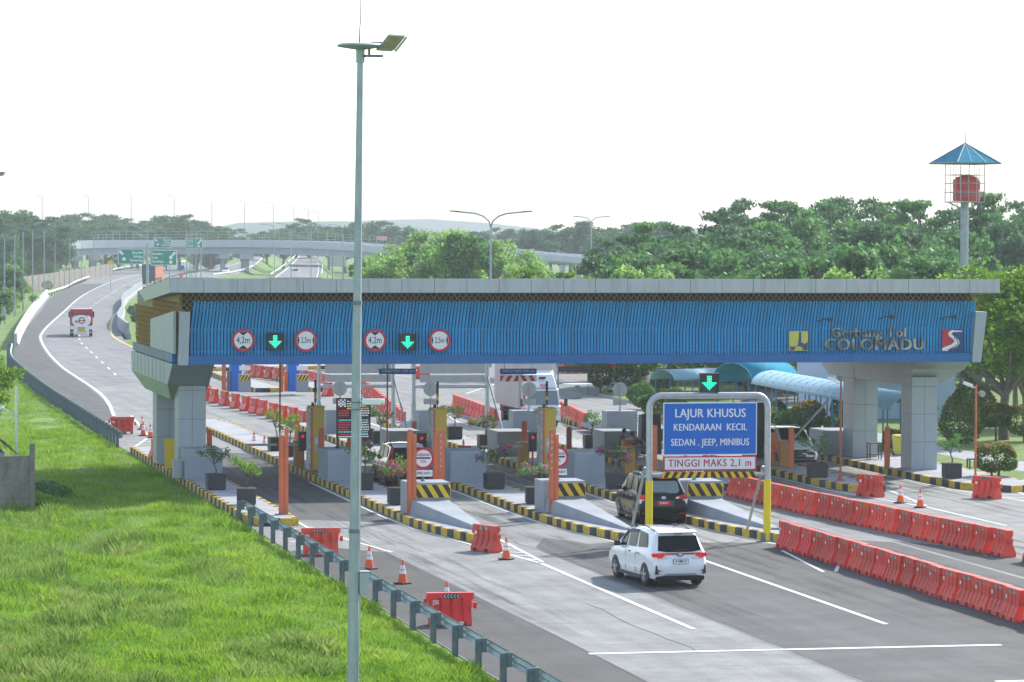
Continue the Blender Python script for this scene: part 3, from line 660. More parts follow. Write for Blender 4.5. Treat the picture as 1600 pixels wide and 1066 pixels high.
for i in range(20):                              # near row beside the white car's lane
    y = 116.3-1.33*i; k = B_NEW if i in bright else (B_OLD if i % 5 else B_OLD2)
    bar(k, 33.85+rng.uniform(-.07,.07), y+rng.uniform(-.03,.03), -R(90)+rng.uniform(-.07,.07), f'{"bright" if i in bright else "faded"} red barrier, {ORD[i]} from the yellow portal post in the near row', 'near row of red water barriers')
for i in range(21):
    tt = i/20; y = 139.4-1.345*i; x = 38.35+1.75*tt**1.3+rng.uniform(-.05,.05)
    bar(B_NEW if i in (2,) else (B_OLD2 if i % 6 == 5 else B_OLD), x, y, -R(90)+.06+rng.uniform(-.06,.06), f'faded red water barrier, {ORD[i]} along the second row from its far end', 'second row of red water barriers')
for i in range(4): bar(B_OLD, 40.3+.1*i, 109.8-1.34*i, -R(90)+.07, f'red water barrier after the gap at the right edge, {ORD[i]} from the gap', 'second row of red water barriers')
v = G(703,977); j = bar(B_NEW, v.x+.0, v.y, R(-2), 'bright red barrier lettered JSK with black and white arrows by the guardrail', None)
def arrows(parent, x0, x1, z0, z1, y, flip=1):
    m = MB(); m.box(x0,x1,y-.004,y,z0,z1,0); n = 5; w_ = (x1-x0)/n
    for i in range(n):
        a = x0+w_*i; P = [(a+.004*1,(z0+z1)/2),(a+w_*.55,z1-.012),(a+w_*.98,z1-.012),(a+w_*.45,(z0+z1)/2),(a+w_*.98,z0+.012),(a+w_*.55,z0+.012)]
        flat(m, P[:4], y-.004, .003, 1); flat(m, [P[0],P[3],P[4],P[5]], y-.004, .003, 1)
    return m.build('arrow_panel', ['textk','signback'], parent)
for ch in list(j.children):
    if ch.name.startswith('arrow_panel') or ch.name.startswith('sticker'): bpy.data.objects.remove(ch)
arrows(j, -.2, .25, .72, .86, -.118); text('JSK', .17, j, (-.40,-.124,.62), sx=.8, bold=.02)
for px, py, rz, k, lab in ((501,867,R(-4),B_OLD2,'red water barrier with a worn black arrow panel beside the guardrail and kerb'),(191,678,R(-6),B_RED,'red water barrier standing alone left of the left pier'),(760,862,R(-66),B_OLD,'red water barrier turned end on at the island nose beside a cone'),(1360,776,R(-62),B_OLD,'red water barrier leaning at the nose of the island left of two cones'),(1542,779,R(-58),B_RED,'red water barrier by the kerb of the right garden')):
    v = G(px, py); o_ = bar(k, v.x, v.y, rz, lab, None)
    if px == 501:
        for ch in list(o_.children):
            if ch.name.startswith('arrow_panel'): bpy.data.objects.remove(ch)
        arrows(o_, -.25, .2, .73, .85, -.118)
for i, (px, py) in enumerate([(309,622),(322,627),(335,630),(351,634),(368,638),(384,642),(398,646),(411,649),(427,654),(442,658),(458,661),(473,667)]):
    v = G(px, py); bar(B_NEW if i == 5 else B_RED, v.x, v.y, -R(90)+.12, f'red barrier seen end on behind the gantry, {ORD[i]} from the left pier', 'spaced row of red water barriers behind the gantry')
def row(p0, p1, n, name, kind, rz0=0):
    a, b = G(*p0), G(*p1); d = b-a
    for i in range(n):
        v = a+d*(i/(n-1)); bar(kind if i % 4 else B_OLD2, v.x, v.y, math.atan2(d.y, d.x)+rz0, f'{ORD[i]} from the far end in the {name}', name)
row((566,612),(630,668),20,'row of red barriers behind the mast',B_RED)
row((712,640),(773,664),12,'row of red barriers left of the truck',B_OLD)
row((866,645),(913,670),12,'row of red barriers right of the truck',B_OLD)
for i, (px, py) in enumerate([(388,588),(397,589),(406,590),(420,592),(433,594),(439,594),(474,598),(487,600),(496,602),(508,605),(512,619)]):
    v = G(px, py); bar(B_NEW if i in (8,10) else B_RED, v.x, v.y, -R(90)+.15, f'distant red barrier near the blue ticket machines, {ORD[i]} from the left', 'distant red water barriers by the small islands')
v0, v1 = G(660,592), G(656,582)
bar(B_RED, v0.x, v0.y, R(-50), 'distant red water barrier right of the right far portal post', None); 
for i in range(5):
    v = G(889+11.5*i, 583); bar(B_RED, v.x, v.y, -YAW, f'distant red barrier on the far lawn edge, {ORD[i]} from the left', 'distant red barriers on the far lawn edge')
for i in range(3):
    v = G(944+8.5*i, 580); bar(B_RED, v.x, v.y, -YAW-.3, f'distant red barrier behind the round tree, {ORD[i]} from the left', 'distant red barriers behind the parked car')
v = G(264,722,IZ); bar(B_OLD, v.x-.35, v.y+2.6, -R(90), 'faded red water barrier stood on end between the left columns', None, z=IZ)
for p_ in protos:
    for ch in list(p_.children): bpy.data.objects.remove(ch)
    bpy.data.objects.remove(p_)

# ================================================================== TRAFFIC CONES
def make_cone():
    t = thing('traffic_cone', 'x', 'traffic cone', (0,0,-60))
    m = MB(); m.box(-.2,.2,-.2,.2,0,.04); m.build('base', 'black', t, bevel=.012)
    m = MB()
    for z0, z1, r0, r1, mi in ((.04,.30,.15,.105,0),(.30,.41,.105,.085,1),(.41,.44,.085,.08,0),(.44,.56,.08,.055,1),(.56,.72,.055,.028,0)): m.cyl((0,0,z0),(0,0,z1),r0,r1,20,mi,cap=False)
    m.cyl((0,0,.72),(0,0,.725),.028,.02,20,0); m.build('body', ['orange','white'], t, smooth=30); return t
cone = make_cone(); used = False
CONES = [(577,889,'orange cone beside the light mast on the dark shoulder'),(629,912,'orange cone between the mast and the JSK barrier'),(698,948,'orange cone standing behind the JSK barrier'),(791,874,'orange cone beside the end on barrier at the island nose'),(1407,786,'left of the two orange cones in the right lane'),(1438,793,'right of the two orange cones in the right lane'),(397,697,'orange and white cone behind the end of the gate arm'),(413,704,'orange cone right behind the gate arm by the planters'),(224,681,'orange cone right of the lone red barrier left of the pier'),(222,671,'white banded cone furthest back left of the pier'),(235,684,'orange cone touching the left pier edge'),(354,612,'small distant cone left of the left blue ticket machine'),(325,605,'small distant cone at the left end of the barrier row'),(724,714,'orange cone beside the gate cabinet under the gantry')]
for px, py, lab in CONES:
    v = G(px, py, .012)
    if px == 724: v = G(724, 711, IZ)
    dup(cone, lab, v, rng.uniform(0,3), 'orange traffic cones')
for ch in list(cone.children): bpy.data.objects.remove(ch)
bpy.data.objects.remove(cone)

# ================================================================== PLANTS (pots, shrubs)
def leafquads(pts, size, up=.0, rnd=nr, aspect=.55, spread=None):
    n = len(pts); pts = np.asarray(pts)
    d = rnd.normal(size=(n,3)); d[:,2] += up; d /= np.linalg.norm(d,axis=1)[:,None]
    e = rnd.normal(size=(n,3)); e -= d*(e*d).sum(1)[:,None]; e /= np.linalg.norm(e,axis=1)[:,None]
    sz = size*rnd.uniform(.6,1.35,(n,1)); a = d*sz; b = e*sz*aspect
    V = np.stack([pts-a, pts-b*.9+a*.1, pts+a, pts+b*.9+a*.1], 1).reshape(-1,3); return V
def leafmesh(name, V, m, parent):
    n = len(V)//4; me = bpy.data.meshes.new(name)
    me.vertices.add(len(V)); me.vertices.foreach_set('co', V.astype(np.float32).ravel())
    me.loops.add(4*n); me.loops.foreach_set('vertex_index', np.arange(4*n, dtype=np.int32))
    me.polygons.add(n); me.polygons.foreach_set('loop_start', np.arange(0,4*n,4,dtype=np.int32)); me.polygons.foreach_set('loop_total', np.full(n,4,dtype=np.int32))
    me.update(calc_edges=True); me.validate()
    for k in (m if isinstance(m, (list,tuple)) else [m]): me.materials.append(M[k])
    o = bpy.data.objects.new(name, me); col.objects.link(o)
    if parent is not None: o.parent = parent
    return o
def ball(n, c, r, shell=.5, rnd=nr):
    d = rnd.normal(size=(n,3)); d /= np.linalg.norm(d,axis=1)[:,None]; k = shell+(1-shell)*rnd.random((n,1))**.6
    return np.asarray(c)+d*k*np.asarray(r)
def pot_plant(label, v, h=1.1, wd=.75, fl=None, nf=0, leaf='leaf_pot', pot=True, potm='blackp', n=420, seed=0):
    rnd = np.random.default_rng(seed); t = thing('potted_shrub', label, 'potted plant', v, rng.uniform(-.15,.1), 'black box planters with shrubs')
    z0 = .62
    m = MB(); q = .36
    for i in range(6): m.box(-q,q,-q,q,.05+.095*i,.05+.095*i+.083)
    m.box(-q+.02,q-.02,-q+.02,q-.02,.03,.6); m.box(-q-.015,q+.015,-q-.015,q+.015,.6,.635)
    for sx in (-1,1):
        for sy in (-1,1): m.box(sx*.27-.06,sx*.27+.06,sy*.27-.06,sy*.27+.06,0,.05)
    m.build('planter_box', 'blackp', t); MB().box(-q+.03,q-.03,-q+.03,q-.03,.58,.642).build('soil', 'soil', t)
    m = MB(); tips = []; top = Vector((rnd.uniform(-.08,.08), rnd.uniform(-.05,.05), z0+h*.35))
    m.tube([(0,0,.6),(.03,0,z0+.15),top], [.035,.028,.024], 6)
    for k in range(7):
        a = 2*math.pi*k/7+rnd.uniform(-.3,.3); e = Vector((math.cos(a)*wd*rnd.uniform(.35,.95), math.sin(a)*wd*rnd.uniform(.35,.9), z0+h*rnd.uniform(.5,1.0)))
        mid = top.lerp(e,.5)+Vector((0,0,.05)); m.tube([top,mid,e],[.016,.011,.006],5); tips += [e, mid.lerp(e,.5)]
    m.build('stem', 'wood', t)
    P = np.concatenate([ball(n//len(tips), e, (wd*.27,wd*.27,h*.17), .2, rnd) for e in tips])
    leafmesh('foliage', leafquads(P, .055, .3, rnd), leaf, t)
    if fl:
        for i in rnd.choice(len(tips), 4, replace=False): leafmesh('flower_cluster', leafquads(ball(max(4,nf//4), tips[i], (.16,.16,.12), .1, rnd), .05, .3, rnd, .9), fl, t)
    return t
POTS = [(337,765,1.1,.72,None,0,'leaf_pot','green potted shrub on the left island nearer the gantry pier'),(385,789,1.15,.7,None,0,'leaf_bright','yellowish green potted shrub on the left island beside the orange posts'),
 (569,765,1.25,.75,'fl_pink',120,'leaf_mid','potted bougainvillea with magenta flowers half hidden by the mast'),(622,788,1.15,.75,'fl_pink',70,'leaf_bright','potted bougainvillea with few pink flowers left of the orange posts'),
 (772,764,1.15,.8,'fl_pink',90,'leaf_dark','potted bougainvillea right of the large grey block beside the second round sign'),(836,787,1.1,.85,'fl_pink',100,'leaf_mid','potted bougainvillea with pink top left of the second pair of orange posts'),
 (962,764,1.1,.8,'fl_pink',80,'leaf_dark','potted bougainvillea left of the black car'),(1277,746,1.1,.85,None,0,'leaf_mid','leafy potted shrub in front of the oncoming car under the raised arm'),
 (1487,747,1.2,.7,None,0,'leaf_mid','green potted shrub beside the right front pier'),(432,704,1.25,.75,'fl_pink',20,'leaf_bright','left of two potted shrubs behind the orange gate cabinet'),(452,713,1.2,.75,None,0,'leaf_bright','right of two potted shrubs behind the orange gate cabinet'),
 (594,694,1.05,.7,'fl_orange',60,'leaf_pot','orange flowered potted shrub right of the display board'),(710,686,1.0,.75,'fl_orange',90,'leaf_pot','orange flowered potted shrub right of the middle yellow cabinet'),(759,700,1.0,.8,'fl_orange',160,'leaf_pot','orange flowered potted shrub beside the dark grey block and gate arm'),
 (924,700,1.1,.7,None,0,'leaf_mid','green potted shrub left of the seated people'),(853,684,.9,.9,'fl_orange',60,'leaf_pot','orange flowered potted shrub behind the right yellow cabinet'),(572,690,1.0,.75,'fl_orange',100,'leaf_pot','orange flowered potted shrub just right of the display board behind the mast'),(1022,690,1.1,.9,'fl_orange',80,'leaf_pot','orange flowered potted shrub behind the left post of the blue portal'),(1200,690,1.1,.9,'fl_orange',80,'leaf_pot','orange flowered potted shrub behind the right post of the blue portal')]
for i, (px, py, h, wd, fl, nf, leaf, lab) in enumerate(POTS): pot_plant(lab, G(px, py, IZ), h, wd, fl, nf, leaf, seed=i+3)

# ================================================================== ISLAND EQUIPMENT
def block(label, x0, x1, y0, y1, z1, m='conc'):
    t = thing('concrete_block', label, 'concrete block', ((x0+x1)/2,(y0+y1)/2,IZ), group='grey concrete protection blocks')
    b = MB(); b.box(x0,x1,y0,y1,IZ-.02,z1); b.build('block', m, t, world=True, bevel=.03); return t
for px0, px1, py, lab in ((285,345,750,'large pale grey block in front of the left pier'),(508,555,752,'large pale grey block below the display board'),(700,758,754,'large pale grey block beside the first round toll sign'),(894,943,756,'large pale grey block behind the second round toll sign')):
    a, b = G(px0,py,IZ), G(px1,py,IZ); block(lab, a.x+.1, b.x+.1, a.y, a.y+2.6, 1.55)
for px0, px1, py, lab in ((604,655,712,'dark grey block behind the red car'),(774,826,713,'dark grey block left of the raised red signal under the gantry'),(941,994,713,'dark grey block behind the two seated people'),(1284,1336,711,'grey block left of the right piers')):
    a, b = G(px0,py,IZ), G(px1,py,IZ); block(lab, a.x+.1, b.x+.1, a.y, a.y+2.4, 1.42)
for px0, px1, lab in ((510,560,'far buffer block behind the display board'),(655,700,'far buffer block behind the middle yellow cabinet'),(803,862,'far buffer block in front of the box truck'),(950,1000,'far buffer block behind the seated people')):
    a = GS(px0,30.6,IZ); b = GS(px1,30.6,IZ); t = block(lab, a.x, b.x, a.y, a.y+1.2, 1.47)
    MB().hexa([(a.x+.1,a.y+1.2,IZ),(b.x-.1,a.y+1.2,IZ),(b.x-.5,a.y+8.5,IZ),(a.x+.5,a.y+8.5,IZ)], [(a.x+.3,a.y+1.2,.95),(b.x-.3,a.y+1.2,.95),(b.x-.6,a.y+8.5,.45),(a.x+.6,a.y+8.5,.45)]).build('ramp', 'conc', t, world=True)
    s_ = thing('round_sign', 'back of a round sign on the '+lab, 'road sign', ((a.x+b.x)/2, a.y+.5, 1.47), group='round signs seen from behind')
    m = MB(); m.cyl((0,0,0),(0,0,1.35),.04,n=10); m.cyl((0,0,0),(0,0,.1),.11,.05,n=10); m.build('post', 'galv', s_)
    m = MB(); m.cyl((0,.05,1.08),(0,.07,1.08),.38,n=32); m.box(-.38,.38,.03,.05,1.25,1.27); m.box(-.38,.38,.03,.05,.88,.9); m.build('disc', 'signback', s_)
    m = MB(); m.box(-.36,.36,.05,.07,.28,.58); m.box(-.36,.36,.03,.05,.42,.44); m.build('plate', 'signback', s_)
def crash_block(x, y, label):                    # sloping buffer with a yellow and black board
    t = thing('crash_buffer', label, 'crash buffer', (x+1, y+.5, IZ), group='sloping crash buffers at the island noses')
    m = MB(); m.box(x+.3,x+1.9,y,y+1.6,IZ-.02,1.42)
    m.hexa([(x+.32,y,IZ-.02),(x+1.88,y,IZ-.02),(x+1.75,y-8.2,IZ-.02),(x+1.4,y-8.2,IZ-.02)], [(x+.42,y,.80),(x+1.82,y,.78),(x+1.7,y-8.2,.36),(x+1.45,y-8.2,.36)])
    m.build('block', 'concw' if False else 'conc', t, world=True, bevel=.025)
    m = MB(); m.box(x+.52,x+1.9,y-.03,y-.002,.86,1.34,0); stripes(m, x+.56, x+1.88, .865, 1.335, y-.034, .40, -.62, 1); m.build('hazard_board', ['yellow','textk'], t, world=True)
def toll_sign(x, y, label):
    t = thing('toll_gate_sign', label, 'road sign', (x, y, 1.42), group='round GERBANG TOL signs')
    m = MB(); m.cyl((0,.03,0),(0,.03,1.25),.035,n=10); m.cyl((0,.03,0),(0,.03,.09),.1,.05,n=10); m.build('post', 'galvd', t)
    m = MB(); m.cyl((0,0,.84),(0,-.012,.84),.40,n=40,mi=0); m.cyl((0,-.012,.84),(0,-.016,.84),.31,n=40,mi=1); m.box(-.26,.26,-.019,-.0165,.82,.88,2); m.build('disc', ['signred','white','textk'], t)
    text('GERBANG', .135, t, (0,-.019,.965), m='textk', sx=.85, bold=.015); text('TOL', .135, t, (0,-.019,.72), m='textk', sx=.85, bold=.015)
    m = MB(); m.box(-.36,.36,-.012,0,.15,.42,0); m.box(-.345,.345,-.014,-.012,.165,.405,1); m.build('plate', ['textk','white'], t); text('TEMPEL KARTU', .14, t, (0,-.017,.285), m='textk', sx=.62, bold=.01)
for x, lab, lab2 in ((22.85,'sloping grey buffer with hazard board beside the cone and end on barrier','round GERBANG TOL sign nearest the light mast'),(27.95,'sloping grey buffer with hazard board left of the black car','round GERBANG TOL sign in the middle, left of the black car'),(33.0,'sloping grey buffer with hazard board under the blue portal','round GERBANG TOL sign hidden behind the blue portal boards')):
    y = 129.4 if x < 30 else 128.6
    crash_block(x, y, lab); toll_sign(x+1.02, y+.8, lab2)
def flat_post(x, y, h, label, wd=.2, m='opost', z=IZ, stripe=False, tall2=None, group='orange height posts', dark=False):
    t = thing('height_post', label, 'post', (x, y, z), group=group)
    k = MB(); k.box(-wd/2,wd/2,-.05,.05,.03,h); k.box(-wd/2-.03,wd/2+.03,-.02,.02,.03,h-.06); k.build('post', m, t)
    MB().box(-wd/2-.14,wd/2+.14,-.16,.16,0,.03).build('foot_plate', 'galvd', t)
    if tall2: k = MB(); k.box(wd/2+.035,wd/2+.17,-.04,.08,.03,tall2); k.build('second_post', m, t)
    if stripe:
        for i in range(6): k = MB(); stripes(k, -wd/2+.03, wd/2-.03, h-.28-.24*i, h-.19-.24*i, -.056, .2, .9, 0, .5); k.build('reflector', 'signback', t)
    return t
for px, py, h, t2, sp, lab in ((440,804,2.9,3.15,False,'pair of tall orange posts on the left island nose'),(640,803,3.1,2.9,False,'pair of tall orange posts left of the first crash buffer'),(862,802,3.1,2.9,True,'pair of tall orange posts with white marks left of the second crash buffer')):
    v = G(px, py, IZ); flat_post(v.x, v.y, h, lab, stripe=sp, tall2=t2, wd=.15)
for px, s_, yt, sp, lab in ((691,40,672,True,'striped orange post behind the first round toll sign'),(683,39.5,679,False,'plain orange post behind the first round toll sign'),(1024,37,664,False,'orange post left of the blue board inside the portal')):
    v = GS(px, s_, IZ); flat_post(v.x, v.y, ZS(yt, s_)-IZ, lab, stripe=sp)
for px, py, yt, lab in ((327,709,671,'short orange post right of the left pier'),(502,738,669,'orange post in front of the left yellow cabinet'),(464,690,656,'rust red post behind the orange gate cabinet'),(546,708,684,'short orange post under the display board'),(647,690,658,'rust red post left of the middle yellow cabinet'),(819,714,658,'rust red post beside the orange gate cabinet and red signal'),(889,714,667,'rust red post right of the right yellow cabinet'),(1236,732,667,'orange post beside the raised silver arm'),(1386,731,666,'orange post between the two right piers'),(1206,728,690,'short orange post right of the portal')):
    v = G(px, py, IZ); s_ = (py-360)/10.42; flat_post(v.x, v.y, ZS(yt, s_)-IZ, lab, wd=.19, m='opost' if 'orange' in lab else 'rust')
def cabinet(x, y, label, poster=True):
    t = thing('ticket_cabinet', label, 'ticket machine', (x, y, IZ), group='tall yellow ticket cabinets')
    b = MB(); b.box(-.28,.3,0,.95,.08,2.78); b.build('housing', 'cab', t, bevel=.015); MB().box(-.26,.28,.02,.93,0,.08).build('plinth', 'galvd', t)
    MB().box(-.31,.33,-.03,.98,2.78,2.83).build('roof_cap', 'cab', t)
    m = MB(); m.box(-.345,-.285,.0,.94,.1,2.76,0); m.build('screen_panel', 'cabblue', t); m = MB(); m.box(-.30,-.20,-.012,-.002,.1,2.76); m.build('red_strip', 'opost', t)
    MB().box(-.12,.25,-.01,-.002,.95,1.55).build('poster', 'cabblue', t)
    m = MB()
    for i, mi in enumerate((0,1,2,0,3,3)): m.cyl((-.05,.3,3.0+.16*i),(-.05,.3,3.16+.16*i),.055,n=10,mi=mi)
    m.cyl((-.05,.3,2.8),(-.05,.3,3.0),.02,n=8,mi=0); m.build('beacon', ['blackp','yellow','lamp_redd','navy'], t); m = MB(); m.box(-.2,-.08,.4,.5,2.83,2.98); m.build('camera', 'blackp', t)
for px, py, lab in ((496,738,'yellow ticket cabinet left of the display board'),(687,742,'yellow ticket cabinet behind the first round toll sign'),(858,741,'yellow ticket cabinet behind the second pair of orange posts')):
    v = G(px, py, IZ); cabinet(v.x, v.y, lab)
def gate(px, py, label, arm, raised=False, stripe=True):
    v = G(px, py, IZ); t = thing('barrier_gate', label, 'barrier gate', v, group='toll lane barrier gates')
    b = MB(); b.box(-.22,.22,-.16,.2,.03,1.12); b.build('cabinet', 'caborange', t, bevel=.012); MB().box(-.25,.25,-.19,.23,1.12,1.16).build('lid', 'caborange', t)
    m = MB()
    if raised:
        d = Vector((math.cos(R(47)), 0, math.sin(R(47)))); p = Vector((0,-.2,.85)); m.tube([p, p+d*arm], .05, 8, 2)
    else:
        n = int(arm/.45)
        for i in range(n): m.box(-.1-arm*(i+1)/n, -.1-arm*i/n, -.24, -.19, .93, 1.03, (i % 2 if i % 3 else 0) if stripe else 2)
    m.build('arm', ['signback','lamp_redd','steel'], t); return t
gate(467,729,'orange gate cabinet with a striped arm across the leftmost lane','' or 2.3)
gate(660,729,'gate with grey arm above the red car',2.7)
gate(818,732,'orange gate cabinet with a grey and red arm under the gantry',2.75)
gate(983,741,'gate with a red and white arm left of the seated people',3.3)
gate(1225,729,'orange gate cabinet with a raised silver arm',2.9, True)
def lane_stop(px, py, s_, label):
    v = GS(px, s_, IZ); t = thing('stop_signal', label, 'signal light', v, group='red stop signals')
    zc = ZS(py, s_)-IZ; MB().cyl((0,.05,0),(0,.05,zc),.04,n=8).build('post', 'rust', t); b = MB(); b.box(-.2,.2,-.08,.1,zc-.42,zc+.42); b.build('housing', 'blackp', t)
    m = MB(); m.cyl((-.02,-.08,zc+.2),(-.02,-.10,zc+.2),.075,n=16); m.build('red_lamp', 'red_led', t)
lane_stop(474,691,36,'black signal box with red light left of the left yellow cabinet'); lane_stop(660,693,36.5,'black signal box with red light above the red car'); lane_stop(834,691,36,'black signal box with red light left of the right yellow cabinet')
# display board on the block
v = GS(533, 37, 1.55); t = thing('display_board', 'black electronic tariff display with red and white rows behind the mast', 'display board', (24.2, 148.2, 1.55))
zc0 = ZS(683,37)-1.55; zc1 = ZS(621,37)-1.55
m = MB(); m.box(-.72,.72,0,.18,zc0,zc1); m.build('screen', 'black', t, bevel=.01)
m = MB(); m.tube([(-.66,.09,0),(-.66,.09,zc0+.1)],.06,8); m.cyl((-.66,.09,0),(-.66,.09,.1),.15,.07,8); m.tube([(.66,.09,0),(.66,.09,zc0+.1)],.06,8); m.build('stand', 'blackp', t)
cols_ = {'r':0,'w':1,'c':2,'y':3}; m = MB(); H = zc1-zc0; hh = H/17
for r_, rowc in enumerate(['ww','w','y','y','rw','rw','rw','','c','rw','rw','rw','rw','c','rw','w']):
    z = zc1-.08-hh*(r_+1)
    if not rowc: continue
    x = -.64+(.36 if r_ < 4 else 0)
    while x < .62:
        w_ = nr.uniform(.02,.045); ch = rowc[0] if x < -.12 else rowc[-1]
        if not (-.2 < x < -.1 and len(rowc) > 1): m.box(x, x+w_, -.006, -.001, z+hh*.2, z+hh*.68, cols_[ch])
        x += w_+.03
for i in range(5):
    for k_ in range(4): m.box(-.66+.085*k_, -.60+.085*k_, -.006, -.001, zc1-.1-.065*i, zc1-.055-.065*i, (0,1,2,1)[(i*3+k_*k_) % 4])
m.build('lit_rows', ['red_led','white_led','cyan_led','yellow_led'], t)

# ================================================================== BLUE HEIGHT PORTAL
pv = Vector((31.78, 119.0, 0)); t = thing('height_portal', 'steel height portal with big blue LAJUR KHUSUS board and yellow post bases', 'height portal', pv)
Hh = ZS(612,45.3); hw = 2.10; r0 = .11
arc = [(-hw,0,0),(-hw,0,Hh-.5)]+[(-hw+.42*(1-math.cos(a)),0,Hh-.5+.42*math.sin(a)) for a in [R(15*i) for i in range(1,7)]]
m = MB(); m.tube(arc+[(-x,y,z) for x, y, z in reversed(arc)], r0, 14)
m.build('frame', 'steel', t, smooth=40)
for sx in (-1,1):
    m = MB(); m.tube([(sx*hw,0,.02),(sx*hw,0,2.15)], r0+.018, 14); m.build('yellow_sleeve', 'yellowp', t, smooth=40)
    m = MB(); m.box(sx*hw-.3,sx*hw+.3,-.3,.3,0,.025)
    for a in (0,math.pi/2): m.obox((sx*hw,0,.16),(.5,.015,.28),Quaternion((0,0,1),a+.78))
    m.build('base_plate', 'galvd', t)
    m = MB(); m.tube([(sx*hw-.12,.08,2.6),(sx*hw-.42,1.1,.28 if sx > 0 else .02)], .05, 8); m.build('brace', 'steel', t)
m = MB(); m.tube([(-hw,0,ZS(739,45.3)),(hw,0,ZS(739,45.3))], .075, 12, 0); zb_ = ZS(739,45.3)
m.build('cross_bar', 'steel', t, smooth=40)
m = MB(); zb0, zb1 = zb_-.1, zb_+.1
m.box(-1.66,1.66,-.105,-.085,zb0,zb1,0); stripes(m,-1.66,-.1,zb0,zb1,-.108,.28,.55,1); stripes(m,.1,1.66,zb0,zb1,-.108,.28,-.55,1); m.box(-.06,.06,-.108,-.1055,zb0,zb1,1)
m.build('striped_bar', ['textk','yellow'], t)
z0, z1 = ZS(708,45.3), ZS(626,45.3); bx = (-1.48+.03, 1.84)
m = MB(); m.box(-1.66,1.66,-.20,-.17,z0,z1,0); m.box(-1.625,1.625,-.204,-.2,z0+.035,z1-.035,1); m.build('blue_board', ['white','signblue'], t)
zt = z1-z0
for s_, k, sz, ww, sx in (('LAJUR KHUSUS',.79,.42,0,.86),('KENDARAAN  KECIL',.525,.34,0,.80),('SEDAN . JEEP, MINIBUS',.24,.34,0,.78)): text(s_, sz, t, (0,-.207,z0+zt*k), sx=sx, bold=.02, space=1.05)
z0, z1 = ZS(732,45.3), ZS(709.5,45.3)
m = MB(); m.box(-1.66,1.66,-.20,-.17,z0,z1,0); m.box(-1.60,1.60,-.204,-.2,z0+.045,z1-.045,1); m.build('height_board', ['signred','white'], t)
text('TINGGI MAKS 2,1 m', .36, t, (0,-.207,(z0+z1)/2), m='textr', sx=.86, bold=.016, space=1.1)
lane_light((pv.x, pv.y-.05, Hh+.35), .62, 'black box with tilted green arrow on top of the blue portal', -.15)
m = MB()
# far portals seen from behind
for (pa, pb), lab in (((501,622),'far grey portal with sign boards seen from behind, left one'),((650,770),'far grey portal with sign boards seen from behind, right one')):
    a, b = GS(pa,30,0), GS(pb,30,0); t = thing('height_portal', lab, 'height portal', ((a.x+b.x)/2, a.y+.5, 0), group='far height portals'); hw = (b.x-a.x)/2
    for sx in (-1,1):
        m = MB(); m.tube([(sx*hw,0,0),(sx*hw,0,1.7)],.13,10); m.tube([(sx*hw,0,1.7),(sx*hw,0,5.2)],.10,10); m.build('post', 'steel', t, smooth=40)
    m = MB(); m.tube([(hw,-.1,3.0),(hw+.2,-3.2,.3)],.05,8); m.build('brace', 'galvd', t)
    m = MB(); m.tube([(-hw,0,5.15),(hw,0,5.15)],.10,10); m.tube([(-hw,0,2.5),(hw,0,2.5)],.09,10); m.build('cross_bar', 'steel', t, smooth=40)
    for z0, z1, nm in ((3.18,4.95,'blue_board'),(2.72,3.1,'height_board')):
        m = MB(); m.box(-hw+.35,hw-.1,.12,.15,z0,z1)
        for k in range(4): m.box(-hw+.8+.75*k,-hw+.83+.75*k,.09,.12,z0,z1)
        m.build(nm, 'signback', t)

